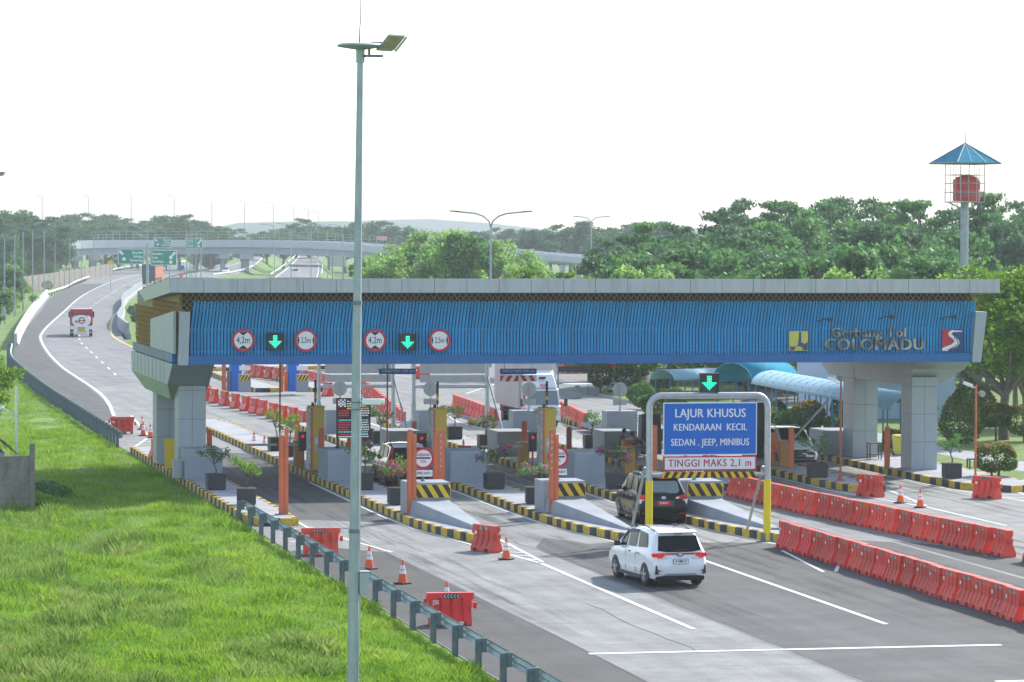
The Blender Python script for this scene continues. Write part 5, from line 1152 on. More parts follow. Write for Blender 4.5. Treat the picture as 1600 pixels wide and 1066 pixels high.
v = G(987, 717, IZ); t = thing('ticket_desk', 'orange cabinet between the two seated people', 'cabinet', (v.x, v.y+.4, IZ)); mb = MB(); mb.box(-.36,.36,-.2,.25,.02,.84); mb.build('housing', 'opost', t, bevel=.02); mb = MB(); mb.box(-.4,.4,-.24,.29,.84,.88); mb.build('top', 'blackp', t)
# dark shade blocks, red cabinet, bin, stand, steel poles with cameras
for px, s_, y1, w_, lab in ((1187,34,628,.55,'tall dark blue block painted as shade behind the portal, right one'),(1020,33.6,646,.5,'tall dark blue block painted as shade behind the portal, left one')):
    v = GS(px, s_, IZ); t = thing('shade_block', lab, 'cabinet', v); z1 = ZS(y1, s_)-IZ; mb = MB(); mb.hexa([(-w_,0,0),(w_,0,0),(w_,.9,0),(-w_,.9,0)],[(-w_*.9,.05,z1),(w_*.9,.05,z1),(w_*.86,.85,z1-.08),(-w_*.86,.85,z1-.08)]); mb.build('shading', 'shade_blue', t, bevel=.05)  # block added to put the shade beside the portal boards into colour
    mb = MB(); mb.tube([(-w_*1.01,-.02,z1*.6),(w_*1.01,-.02,z1*.62)],.015,5); mb.build('block_band', 'blackp', t)
v = GS(1211, 34.5, IZ); t = thing('red_cabinet', 'rust red box on a post behind the raised arm cabinet', 'cabinet', v); z1 = ZS(676,34.5)-IZ; mb = MB(); mb.box(-.2,.2,0,.3,z1-.85,z1); mb.build('box', 'opost', t, bevel=.015); mb = MB(); mb.tube([(-.05,.15,0),(-.05,.15,z1-.85)],.05,8); mb.build('post', 'rust', t)
v = GS(1411, 33.6, IZ); t = thing('wheelie_bin', 'yellow lidded bin between the two right piers', 'bin', (v.x, v.y, IZ)); mb = MB(); mb.hexa([(-.24,0,.06),(.24,0,.06),(.24,.5,.06),(-.24,.5,.06)],[(-.3,-.05,.85),(.3,-.05,.85),(.3,.55,.85),(-.3,.55,.85)]); mb.build('tub', 'ybin', t, bevel=.03); mb = MB(); mb.hexa([(-.33,-.09,.86),(.33,-.09,.86),(.33,.58,.86),(-.33,.58,.86)],[(-.28,0,.95),(.28,0,.95),(.28,.5,.97),(-.28,.5,.97)]); mb.build('lid', 'ybin', t, bevel=.02)
for sx in (-1,1): mb = MB(); mb.cyl((sx*.27,.45,.08),(sx*.2,.45,.08),.08,n=14); mb.build('wheel', 'black', t)
v = GS(1371, 34.2, IZ); t = thing('small_table', 'small dark stand beside the rear right pier', 'table', (v.x, v.y, IZ)); mb = MB(); mb.box(-.3,.3,0,.5,.72,.77); mb.build('top', 'wood', t); mb = MB(); mb.box(-.27,.27,.03,.47,.2,.24); mb.build('shelf', 'wood', t)
for sx in (-1,1):
    for y in (.03,.45): mb = MB(); mb.box(sx*.27-.025,sx*.27+.025,y-.02,y+.02,0,.72); mb.build('leg', 'wood', t)
v = G(1276+246, 749, .2)
def camera_pole(px, py, yt, z, label, m, twin):
    s_ = (py-360)/(CAM_H-z); v = G(px, py, z); h = ZS(yt, s_)-z; t = thing('camera_pole', label, 'camera pole', v)
    mb = MB(); mb.cyl((0,0,0),(0,0,.04),.2,.2,n=12); mb.cyl((0,0,.04),(0,0,.28),.13,.05,n=12); mb.tube([(0,0,.1),(0,0,h)],.045,10); mb.build('pole', m, t)
    mb = MB(); mb.tube([(0,0,h-.1),(-.3,-.1,h-.05)],.02,6); mb.obox((-.42,-.15,h+.06),(.42,.13,.14),Quaternion((0,1,0),.35)); mb.build('camera', 'white', t)
    if twin: mb = MB(); mb.tube([(0,0,h-.3),(.1,-.1,h-.3)],.02,6); mb.cyl((.16,-.12,h-.33),(.2,-.3,h-.36),.11,.13,n=14); mb.build('floodlight', 'signback', t)
camera_pole(1524, 751, 601, .2, 'orange pole with two white cameras beside the right garden', 'opost', True)
camera_pole(1313, 751, 594, IZ, 'thin rust red pole with a camera left of the right piers', 'rust', False)
v = G(425, 704, IZ); t = thing('thin_pole', 'thin rust red pole crossing the barrier row behind the left cabinet', 'pole', (GS(438,34.6,IZ))); mb = MB(); mb.tube([(0,0,0),(0,0,5.0)],.035,8); mb.cyl((0,0,0),(0,0,.05),.15,n=10); mb.build('shaft', 'rust', t)
t = thing('thin_pole', 'thin rust red pole right of the mast crossing the blue height board', 'pole', GS(606,34.0,IZ)); mb = MB(); mb.tube([(0,0,0),(0,0,5.0)],.035,8); mb.cyl((0,0,0),(0,0,.05),.15,n=10); mb.build('shaft', 'rust', t)
# small blue ticket machines far behind
for px, lab in ((376,'left of the two far blue ticket machines'),(466,'right of the two far blue ticket machines')):
    v = G(px+6, 613, .22); t = thing('ticket_machine', lab, 'ticket machine', v, group='far blue ticket machines')
    mb = MB(); mb.box(-.75,-.05,.9,2.0,0,2.6); mb.build('housing', 'signblue', t, bevel=.02); mb = MB(); mb.box(-.35,.42,0,.5,0,1.15); mb.build('buffer', 'conc', t, bevel=.02)
    mb = MB(); mb.box(-.32,.4,-.02,-.004,.75,1.1,0); stripes(mb,-.3,.38,.76,1.09,-.024,.22,.6,1); mb.build('hazard_board', ['yellow','textk'], t)
    mb = MB(); mb.tube([(.03,.2,1.15),(.03,.2,2.4)],.03,8); mb.build('post', 'galv', t); mb = MB(); mb.cyl((.03,.14,2.25),(.03,.12,2.25),.36,n=28,mi=0); mb.cyl((.03,.12,2.25),(.03,.11,2.25),.26,n=28,mi=1); mb.box(-.18,.24,.10,.108,2.22,2.28,2); mb.build('round_sign', ['signred','white','textk'], t); mb = MB(); mb.box(-.33,.4,.12,.14,1.4,1.7); mb.build('plate', 'white', t)
    mb = MB(); mb.box(-1.35,-1.1,.8,1.0,0,2.5); mb.build('orange_post', 'opost', t); mb = MB(); mb.box(-.98,-.78,1.0,1.4,0,1.3); mb.build('gate_cabinet', 'orange' if px > 400 else 'galvd', t)
    if px < 400:
        mb = MB()
        for i in range(10): mb.box(-1.3-.4*(i+1),-1.3-.4*i,1.0,1.06,1.5,1.6,i % 2)
        mb.build('gate_arm', ['white','signred'], t)

# ================================================================== LIGHT MAST (foreground)
def light_mast(label, base, top, full=True):
    t = thing('light_mast', label, 'light mast', base); tp = Vector(top)-Vector(base)
    q = lambda f: tp*f
    m = MB(); m.tube([q(0),q(.28)],[.135,.122],8); m.tube([q(.27),q(.62)],[.116,.098],8); m.tube([q(.61),q(1)],[.092,.07],8); m.build('pole', 'galv', t, smooth=20)
    m = MB(); m.cyl(q(.277),q(.283),.136,n=8); m.cyl(q(.617),q(.623),.112,n=8); m.build('joint_ring', 'galvd', t)
    m = MB(); c = tp; m.lathe([(.10,-.35),(.10,-.05)],10,c); m.lathe([(.12,-.06),(.50,.0),(.53,.035),(.46,.08),(.1,.10)],28,c); m.build('disc_platform', 'galv', t, smooth=35)
    m = MB(); m.box(.1,.5,-.12,.1,-.22,-.17); m.box(.25,.5,-.1,.1,-.02,.12); m.cyl((.2,0,-.2),(.2,0,.0),.03,n=8)
    m = MB().add([(x+c.x,y+c.y,z+c.z) for x,y,z in m.v], m.f); m.build('lamp_bracket', 'galvd', t)
    A_ = Vector((.37,-.02,-.02)); B_ = Vector((.21,-.24,.31)); N_ = A_.cross(B_).normalized(); c0 = c+Vector((.36,-.16,-.06))
    def slab(m, o, a, b_, d, mi): m.hexa([o, o+a, o+a+b_, o+b_], [o+d, o+a+d, o+a+b_+d, o+b_+d], mi)
    m = MB(); slab(m, c0, A_, B_, -N_*.06, 0)
    for i in range(5): slab(m, c0+A_*.05+B_*(.06+.185*i), A_*.9, B_*.14, N_*.012, 1)
    slab(m, c0+A_*1.02+Vector((.02,.1,-.02)), A_*.12, B_*1.0, -N_*.05, 0); slab(m, c0-B_*.12+N_*-.03, A_*.95, B_*.1, -N_*.05, 0)
    m.build('floodlight', ['signback', mat('led reflector '+name_n(), (.35,.30,.18), .4, var=.3, scale=9)], t)
    m = MB(); m.tube([c+Vector((-.02,0,.1)),c+Vector((-.01,0,.5)),c+Vector((0,0,.52)),c+Vector((.01,0,1.9))],[.016,.014,.012,.009],6); m.build('lightning_rod', 'blackp', t)
    if full:
        f = (ZS(631,70)-base[2])/tp.z; p = q(f); m = MB(); m.obox(p+Vector((.33,-.1,.03)),(.42,.13,.13),Quaternion((0,0,1),-.12)); m.cyl(p+Vector((.52,-.12,.03)),p+Vector((.62,-.14,.03)),.07,n=12)
        m.build('camera', 'white', t, bevel=.012); m = MB(); m.tube([p+Vector((0,0,-.1)),p+Vector((.2,-.06,-.1)),p+Vector((.3,-.1,-.03))],.022,6); m.cyl(p+Vector((0,0,-.16)),p+Vector((0,0,-.13)),.135,n=12); m.cyl(p+Vector((0,0,.0)),p+Vector((0,0,.03)),.135,n=12); m.build('camera_bracket', 'galvd', t)
        f = (ZS(912,70)-base[2])/tp.z; p = q(f); m = MB(); m.box(p.x+.11,p.x+.32,p.y-.12,p.y+.1,p.z-.27,p.z+.22); m.box(p.x+.09,p.x+.34,p.y-.14,p.y+.12,p.z+.22,p.z+.25); m.build('junction_box', 'clad', t, bevel=.01)
        f2 = (ZS(650,70)-base[2])/tp.z; m = MB(); m.tube([q(.02)+Vector((.10,-.10,0)),q(f)+Vector((.12,-.09,-.3))],.016,6); m.tube([q(f)+Vector((.115,-.08,.25)),q(f2)+Vector((.10,-.08,0))],.014,6); m.build('cable', 'signback', t)
    return t
_nn = [0]
def name_n(): _nn[0] += 1; return str(_nn[0])
def Pz(px, z, s): p = S(px, 360-(z-CAM_H)*s, s); return p
b_ = GS(552.5, 70, -.25); t_ = Pz(562, ZS(74,70), 70); t_.y = b_.y; b_.z = -.25
light_mast('tall grey light mast in the foreground with disc top and tilted floodlight', tuple(b_), tuple(t_))
b_ = GS(-10, 18.5, -.3); light_mast('far light mast at the left edge showing only its floodlight', tuple(b_), (b_.x, b_.y, 15.2), False)

# ================================================================== GUARD RAILS
def guardrail(label, pts, z0=0, spacing=3.0, side=1, white=False, post=True, name='guard_rail', h=.78):
    P = [Vector((p[0], p[1], p[2] if len(p) > 2 else 0)) for p in pts]; t = thing(name, label, 'guard rail', P[0], group=None)
    prof = [(.0,h),(.035,h-.02),(.075,h-.07),(.075,h-.10),(.02,h-.15),(.02,h-.17),(.075,h-.22),(.075,h-.25),(.03,h-.31),(.0,h-.32)]
    V = []; n = len(prof)
    for i, p in enumerate(P):
        d = (P[min(i+1,len(P)-1)]-P[max(i-1,0)]); d.z = 0; d.normalize(); nn = Vector((d.y,-d.x,0))*side
        V += [p+nn*a+Vector((0,0,b)) for a, b in prof]
    m = MB().add(V, [(i*n+k, i*n+k+1, (i+1)*n+k+1, (i+1)*n+k) for i in range(len(P)-1) for k in range(n-1)])
    o = m.build('rail', 'white' if white else 'galv', t, world=True, smooth=50); sol = o.modifiers.new('thickness','SOLIDIFY'); sol.thickness = .006
    if not post: return t
    pm = None; acc = spacing; k = 0
    for i in range(len(P)-1):
        L = (P[i+1]-P[i]).length; s_ = spacing-acc if acc < spacing else 0; d = (P[i+1]-P[i]).normalized(); nn = Vector((d.y,-d.x,0)).normalized()*side
        while s_ < L and k < 98:
            p = P[i]+d*s_
            if pm is None:
                m = MB(); m.box(-.28,-.13,-.01,.01,-.5,h-.01); m.box(-.28,-.27,-.06,.06,-.5,h-.01); m.box(-.14,-.13,-.06,.06,-.5,h-.01); m.box(-.12,-.0,-.045,.045,h-.34,h+.01)
                pm = m.build('post', 'galvd', t); o = pm
            else: o = pm.copy(); col.objects.link(o); o.parent = t
            o.location = p-P[0]; o.rotation_euler.z = math.atan2(nn.y, nn.x); k += 1; s_ += spacing
        acc = (L-s_+spacing) if s_ >= L else acc
        acc = spacing-(s_-L)
    return t
guardrail('grey steel guard rail along the grass in front of the mast', [(17.22,130.2),(17.22,124),(17.2,112),(17.2,100),(17.2,88),(17.2,70)], spacing=3.0, side=-1)
guardrail('long grey guard rail curving beside the exit road left of the pier', [tuple(p) for p in smoothpath([(17.15,175.5),(17.3,200),(17.6,230),(18.3,262),(19.1,285),(21.0,312)])], spacing=1.9, side=1)
guardrail('pale guard rail between the toll road and the left bank', [tuple(p) for p in smoothpath([(43.8,568),(52,630),(59,692),(77,832),(97,967),(130,1125)])], spacing=8, side=1, white=True)
guardrail('grey guard rail right of the tanker truck leading to the gantry', [tuple(p) for p in smoothpath([(36.2,352),(36.6,330),(35.4,306),(35.0,292)])], spacing=2.5, side=1)
def parapet(label, pts, h, m, wd=.35):
    P = smoothpath(pts); t = thing('concrete_barrier', label, 'concrete barrier', (P[0].x,P[0].y,0)); V = []
    for i, p in enumerate(P):
        d = (P[min(i+1,len(P)-1)]-P[max(i-1,0)]).normalized(); n = Vector((-d.y,d.x)); 
        V += [(p.x+n.x*a, p.y+n.y*a, z) for a, z in ((-wd*.9,-.3),(-wd*.9,.18),(-wd*.5,.35),(-wd*.4,h),(wd*.3,h),(wd*.4,-1.5))]
    k = 6; mb = MB().add(V, [(i*k+j, i*k+j+1, (i+1)*k+j+1, (i+1)*k+j) for i in range(len(P)-1) for j in range(k-1)]+[tuple(range(k)), tuple(range((len(P)-1)*k+k-1,(len(P)-1)*k-1,-1))])
    mb.build('wall', m, t, world=True); return t
parapet('long white concrete barrier left of the tanker truck', [(22.4,328),(25.5,366),(32.8,450),(43.6,566)], 1.15, 'concw')
t = parapet('pale concrete bridge parapet right of the tanker truck', [(35.6,358),(38.2,395),(43.6,445),(50,510),(58.5,580),(66,640)], 1.3, 'conc')
# ================================================================== NEAR FENCE, SHED, THIN LAMP
v = GS(50, 40.0, -.45); t = thing('panel_fence', 'stained concrete panel fence with a post at the left edge', 'fence', v)
for i in range(4):
    m = MB(); m.box(-4.5,-.08,-.05+.004*i,.03,.02+.56*i,.02+.56*i+.55); m.build('panel', 'fence', t, bevel=.012)
m = MB(); m.box(-.1,.1,-.1,.1,-.3,2.72); m.build('post', 'fence', t, bevel=.012)
v = GS(-20, 38.6, -.4); t = thing('tiled_shed', 'low shed with old brown tiles behind the concrete fence', 'shed', v)
m = MB(); m.box(-2.5,.7,0,4.5,0,2.0); m.build('wall', 'conc', t)
m = MB(); n = 16
for i in range(n):
    x0 = -2.6+3.8*i/n; x1 = -2.6+3.8*(i+1)/n-.02; f0 = 1-max(0,(x0+.3))/1.5; f1 = 1-max(0,(x1+.3))/1.5; za = 2.0+1.15*f0; zb_ = 2.0+1.15*f1
    m.hexa([(x0,-.3,za-.05),(x1,-.3,zb_-.1),(x1,5,zb_-.1),(x0,5,za-.05)], [(x0,-.3,za+.03),(x1,-.3,zb_-.03),(x1,5,zb_-.03),(x0,5,za+.03)])
m.build('roof', 'tile', t)
v = GS(25, 37.5, -.4); t = thing('yard_lamp', 'thin white pole with a small round lamp behind the concrete fence', 'lamp post', v)
m = MB(); m.tube([(0,0,0),(0,0,4.5)],[.055,.045],10); m.cyl((0,0,3.3),(0,0,3.5),.06,n=10); m.build('pole', 'white', t)
m = MB(); m.tube([(0,0,3.35),(-.35,0,3.62),(-.5,0,3.62)],.014,6); m.obox((0,0,3.25),(.24,.03,.03)); m.obox((0,0,2.95),(.2,.03,.03)); m.build('arm', 'galvd', t); m = MB(); m.lathe([(.02,.1),(.08,.08),(.11,0),(.08,-.07),(.02,-.09)],14,(-.58,0,3.58)); m.build('lamp_globe', 'lampw', t, smooth=60)

# ================================================================== STREET LAMPS
def street_lamp(label, px, s, ytop, arm=0.9, double=False, dirx=-1, ybase=None, rise=.0, name='street_lamp', r=.07, z=None, grp=None):
    v = GS(px, s, 0 if z is None else z); zt = ZS(ytop, s)-v.z; t = thing(name, label, 'street lamp', v, -YAW, group=grp)
    m = MB(); h0 = zt-arm*.45; m.tube([(0,0,0),(0,0,h0)],[r*1.5,r],8); m.build('pole', 'galv', t)
    for sg in ((1,-1) if double else (dirx,)):
        m = MB(); P = [(0,0,h0)]+[(sg*arm*(1-math.cos(a))*.62, 0, h0+(zt-h0)*math.sin(a)*.92) for a in (R(25),R(50),R(75))]+[(sg*arm*.8,0,zt-.02*arm),(sg*arm,0,zt)]
        m.tube(P, r*.7, 6); m.build('arm', 'galvd', t)
        m = MB(); m.hexa([(sg*arm*.92,-.12,zt-.05),(sg*(arm+.55),-.12,zt),(sg*(arm+.55),.12,zt),(sg*arm*.92,.12,zt-.05)],[(sg*arm*.92,-.08,zt+.05),(sg*(arm+.5),-.08,zt+.08),(sg*(arm+.5),.08,zt+.08),(sg*arm*.92,.08,zt+.05)]); m.build('lamp_head', 'blackp', t)
    return t
street_lamp('double armed street lamp behind the middle of the gantry roof', 767, 20, 331, 2.7, True, r=.075)
street_lamp('smaller double armed street lamp further right behind the roof', 924, 11.5, 338, 2.0, True, r=.075)
L_ = [(7,510,364,16,'outermost at the left edge'),(23,497,359,17,''),(36,489,353,19,''),(51,477,350,20,''),(69,469,348,22,''),(86,450,366,24,''),(109,454,360,22,''),(128,445,368,16,''),(146,437,365,14,''),(162,427,364,12,''),(177,427,364,12,'')]
for i, (px, yb, yt, al, _) in enumerate(L_):
    s = max(6.2, (yb-360)/CAM_H); street_lamp(f'curved street lamp on the left bank, {ORD[i]} from the left edge', px, s, yt, al/s*1.5, False, 1, r=.06, grp='street lamps on the left bank')
for i, (px, yt) in enumerate([(66,308),(138,308),(205,307),(272,308),(331,311),(382,315),(427,318),(459,322),(482,327),(498,332),(595,350),(620,352)]):
    s = 5.2; street_lamp(f'street lamp standing on the overpass, {ORD[i]} from the left', px, s, yt, 1.5, False, -1, r=.075, z=8.0, grp='street lamps on the overpass')
for i, (px, yt) in enumerate([(429,352),(455,351),(486,350),(512,352),(535,352)]):
    street_lamp(f'thin street lamp below the overpass, {ORD[i]} from the left', px, 7.2, yt, 2.6, False, -1, r=.07, grp='thin street lamps in front of the overpass')
for i, px in enumerate((292,297,300,306)):
    street_lamp(f'closely grouped street lamp by the far green sign, {ORD[i]} from the left', px, 7.5+.12*i, 350+2*i, 3.2, False, 1, r=.07, grp='grouped lamps by the far sign')

# ================================================================== GREEN ROAD SIGNS
def green_board(t, cx, z, w_, h, lines, left, y=-.12):
    m = MB(); m.box(cx-w_/2,cx+w_/2,y,y+.06,z-h/2,z+h/2,0); m.box(cx-w_/2+.08,cx+w_/2-.08,y-.01,y,z-h/2+.08,z+h/2-.08,1)
    sx = -1 if left else 1
    for k in range(1 if left else 2): m.cyl((cx+sx*w_*.27,y-.01,z-h*(.16 if left else -.02+.3*k)),(cx+sx*w_*.27,y-.02,z-h*(.16 if left else -.02+.3*k)),h*.12,n=14,mi=0)
    ax, az = cx+sx*w_*.37, z+h*.24; m.obox((ax,y-.015,az),(.16*h,.01,.30*h),Quaternion((0,1,0),sx*.8),0); m.prism([(ax+sx*.02*h,y-.01,az+.15*h),(ax+sx*.15*h,y-.01,az+.15*h),(ax+sx*.15*h,y-.01,az+.0*h)],(0,-.012,0),0)
    m.build('board', ['textw','signgreen'], t)
    for k, s_ in enumerate(lines): text(s_, h*.26, t, (cx-sx*w_*.44,y-.02,z+h*(.26-.25*k)), align='RIGHT' if left else 'LEFT', sx=.82, bold=.02)
s = 11.0; v = GS(230.5, s); t = thing('road_sign', 'nearer pair of green direction boards on one post', 'road sign', v, -YAW); zc = ZS(404.5, s)
m = MB(); m.tube([(0,0,0),(0,0,zc+2)],[.22,.16],10); m.build('post', 'galv', t); m = MB(); m.box(-2,2,.0,.06,zc+.4,zc+.5); m.box(-2,2,.0,.06,zc-.6,zc-.5); m.build('bracket', 'galvd', t)
green_board(t, -25.5/s, zc+.1, 41/s, 24/s, ('Boyolali','Salatiga','Semarang'), True); green_board(t, 25.5/s, zc-.05, 41/s, 24/s, ('Bandara','Solo','Surabaya'), False)
s = 7.4; v = GS(254, s, 0); t = thing('road_sign', 'smaller green board with arrow up left in front of the overpass', 'road sign', v, -YAW); zc = ZS(381.5, s)
m = MB(); m.tube([(-1.5,0.1,0),(-1.5,.1,zc+.6)],.12,8); m.tube([(1.5,.1,0),(1.5,.1,zc+.6)],.12,8); m.build('post', 'galv', t); green_board(t, 0, zc, 27/s, 15.5/s, ('Boyolali','Salatiga','Semarang'), True)
v = GS(303, s, 0); t = thing('road_sign', 'smaller green board behind the grouped lamp posts', 'road sign', v, -YAW); zc = ZS(382.5, s)
m = MB(); m.tube([(-1.5,0.1,0),(-1.5,.1,zc+.6)],.12,8); m.tube([(1.5,.1,0),(1.5,.1,zc+.6)],.12,8); m.build('post', 'galv', t); green_board(t, 0, zc, 27/s, 15.5/s, ('Bandara','Solo','Surabaya'), False)
s = 7.6; v = GS(283.5, s, 0); t = thing('warning_sign', 'small blue sign over an orange drum where the far road forks', 'road sign', v, -YAW); m = MB(); m.tube([(0,0,0),(0,0,3.0)],.06,8); m.build('post', 'galv', t); m = MB(); m.box(-.6,.6,-.1,-.05,2.3,3.2); m.build('board', 'signblue', t); m = MB(); m.cyl((0,-.6,0),(0,-.6,1.5),.4,.3,n=12); m.build('drum', 'orange', t)
v = GS(173, 9.0, 0); t = thing('warning_sign', 'small yellow diamond sign on the far left bank', 'road sign', v, -YAW); m = MB(); m.tube([(0,0,0),(0,0,ZS(416,9))],.05,8); m.build('post', 'galv', t); m = MB(); m.obox((0,-.08,ZS(413,9)),(.75,.03,.75),Quaternion((0,1,0),R(45))); m.build('board', 'yellow', t)
s = 8.5; v = GS(528, s, 0); t = thing('road_sign', 'back of a large grey sign board right of the far curved road', 'road sign', v, -YAW); z0, z1 = ZS(418,s), ZS(401,s); m = MB(); m.tube([(-1,0,0),(-1,0,z1)],.1,8); m.tube([(1,0,0),(1,0,z1)],.1,8); m.build('post', 'galvd', t); m = MB(); m.box(-1.5,1.5,-.06,0,z0,z1); m.build('board', 'signback', t)

# ================================================================== OVERPASS AND FAR ROADS
def sweep(path, prof, name, m, t):
    P = smoothpath(path, 5); V = []; n = len(prof)
    for i, p in enumerate(P):
        d = (P[min(i+1,len(P)-1)]-P[max(i-1,0)]); d.z = 0; d.normalize(); nn = Vector((-d.y,d.x,0))
        V += [p+nn*a+Vector((0,0,b)) for a, b in prof]
    mb = MB().add(V, [(i*n+k, i*n+(k+1)%n, (i+1)*n+(k+1)%n, (i+1)*n+k) for i in range(len(P)-1) for k in range(n)]+[tuple(range(n)), tuple(range((len(P)-1)*n+n-1,(len(P)-1)*n-1,-1))])
    return mb.build(name, m, t, world=True), P
def SP(px, py, s): return S(px, py, s)
BP = [SP(20,386,6.9),SP(90,380,6.75),SP(145,376.5,6.6),(SP(270,375.5,6.45)),SP(400,375.5,6.4),SP(520,379,6.5),SP(610,386.5,6.6),SP(700,397,6.9)]
t = thing('overpass', 'long pale concrete overpass crossing the far background', 'bridge', (BP[3].x, BP[3].y, 0))
sweep(BP, [(0,0),(.4,0),(.4,-1.5),(9,-1.5),(9,0),(9.4,0),(9.4,-1.75),(0,-1.75)], 'parapet', 'bridge', t)
_, PB = sweep([p+Vector((0,0,-1.75)) for p in BP], [(.9,0),(.9,-1.65),(2.3,-1.65),(2.3,-.4),(7.1,-.4),(7.1,-1.65),(8.5,-1.65),(8.5,0)], 'girder', 'bridged', t)
for px, w_, yb in ((90,5,420),(120,6.5,424),(147,9,425),(385,11,433),(594,6,425),(350,6,425),(700,8,430)):
    k = min(range(len(PB)), key=lambda i: abs((lambda p: 800+FOC*((p-CAM).dot(RT))/((p-CAM).dot(FW)))(PB[i])-px)); p = PB[k]; s = FOC/((p-CAM).dot(FW)); a = GS(px, s); hw = w_/s/2
    m = MB(); z1 = p.z-1.65; m.obox((a.x+.2,a.y+4,z1/2-.6-.2),(hw*2,2.2,z1-1.2+.4)); m.build('pier', 'pier', t, world=True); m = MB(); m.obox((a.x+.2,a.y+4,z1-.6),(hw*2+1.6,7,1.2)); m.build('pier_cap', 'pier', t, world=True)
rl = MB(); PS = [p for p in smoothpath(BP, 24)]
f0 = lambda p: 800+FOC*((p-CAM).dot(RT))/((p-CAM).dot(FW))
PS = [p for p in PS if 138 < f0(p) < 625]; 
for h in (.7,1.4,2.1): rl.tube([p+Vector((0,.2,h)) for p in PS[::4]], .035, 4)
acc = 0
for a, b2 in zip(PS, PS[1:]):
    acc += (b2-a).length
    if acc > 2.2: rl.obox(b2+Vector((0,.2,1.05)),(.09,.09,2.15)); acc = 0
rl.build('railing', 'signback', t, world=True)
v = SP(597, 373, 6.55); m = MB(); m.box(v.x-1.2,v.x+1.2,v.y-.1,v.y,v.z-.4,v.z+.6); m.build('pink_banner', mat('pink banner',(.6,.25,.3),.7), t, world=True)
VP = [SP(740,386,7.6),SP(804,393.5,7.7),SP(870,398.5,7.8),SP(945,405,8.0),SP(1010,412,8.2)]
t = thing('viaduct', 'grey viaduct on piers partly hidden by trees right of the double lamp', 'bridge', (VP[1].x, VP[1].y, 0))
sweep(VP, [(0,0),(.3,0),(.3,-.9),(8,-.9),(8,0),(8.3,0),(8.3,-1.3),(0,-1.3)], 'parapet', 'bridge', t); sweep([p+Vector((0,0,-1.3)) for p in VP], [(.8,0),(.8,-.5),(7.5,-.5),(7.5,0)], 'girder', 'bridged', t)
for px in (832,856,885,910,938,975):
    s = 7.6+.35*(px-740)/270+.1; a = GS(px, s); z1 = ZS(393+.094*(px-804), s)-1.7; m = MB(); m.obox((a.x,a.y+3.5,z1/2),(.8,1.6,z1)); m.build('pier', 'pier', t, world=True)
def ramp(name, pts, m='far_road', edge=True):   # pts: px left, px right, py, s
    A = [SP(a, y, s) for a, b, y, s in pts]; B = [SP(b, y, s) for a, b, y, s in pts]; V = []
    for a, b in zip(A, B): V += [a, b, Vector((a.x-4,a.y+2,-.6)), Vector((b.x+4,b.y+2,-.6))]
    n = len(A); mb = MB().add(V, [(4*i,4*i+1,4*i+5,4*i+4) for i in range(n-1)], 0); mb.add(V, [(4*i,4*i+4,4*i+6,4*i+2) for i in range(n-1)]+[(4*i+1,4*i+3,4*i+7,4*i+5) for i in range(n-1)], 1)
    struct(mb.build(name, [m,'grass']))
    w_ = MB()
    for f in (.06,.94):
        for i in range(n-1):
            p, q = A[i].lerp(B[i], f), A[i+1].lerp(B[i+1], f); d = (B[i]-A[i]).normalized()*.14; up = Vector((0,0,.02)); w_.add([p-d+up,p+d+up,q+d+up,q-d+up],[(0,1,2,3)])
    struct(w_.build('ramp_markings', 'paint'))
    return A, B
A1, B1 = ramp('far_ramp', [(262,330,434,7.0),(300,372,428,6.6),(338,393,420,6.2),(366,403,413,5.8),(384,411,405,5.4),(392,416,399,5.1),(402,420,396,4.8)])
A2, B2 = ramp('far_slip_road', [(425,500,434,7.2),(440,502,424,6.8),(452,501,414,6.4),(462,498,405,6.0),(468,490,398,5.6)])
guardrail('curved white guard rail on the far ramp right edge', [tuple(p) for p in smoothpath([b+Vector((.3,0,0)) for b in B1])], post=False, white=True, side=-1, h=1.0)
guardrail('curved white guard rail on the left of the far slip road', [tuple(p) for p in smoothpath([b+Vector((-.3,0,0)) for b in A2])], post=False, white=True, side=-1, h=1.0)
guardrail('curved white guard rail on the right of the far slip road', [tuple(p) for p in smoothpath([b+Vector((.3,0,0)) for b in B2])], post=False, white=True, side=1, h=1.0)
# panel wall along the left bank
PW = [GS(18,9.6,0),GS(60,8.9,0),GS(100,8.2,0),GS(140,7.4,0),GS(176,6.6,0)]
t = thing('panel_fence', 'long stained concrete panel wall on the far left bank', 'fence', PW[0]); zt_ = 2.6
V = []
PWs = smoothpath(PW, 5)
for p in PWs: V += [p+Vector((0,0,-.3)), p+Vector((0,0,zt_)), p+Vector((.1,.25,zt_)), p+Vector((.1,.25,-.3))]
m = MB().add(V, [(4*i+j, 4*i+j+1, 4*i+j+5, 4*i+j+4) for i in range(len(PWs)-1) for j in range(3)]); m.build('wall', 'fence', t, world=True)
m = MB()
for p in PWs: m.obox(p+Vector((-.05,0,1.25)),(.3,.3,3.1))
m.build('posts', 'fence', t, world=True)

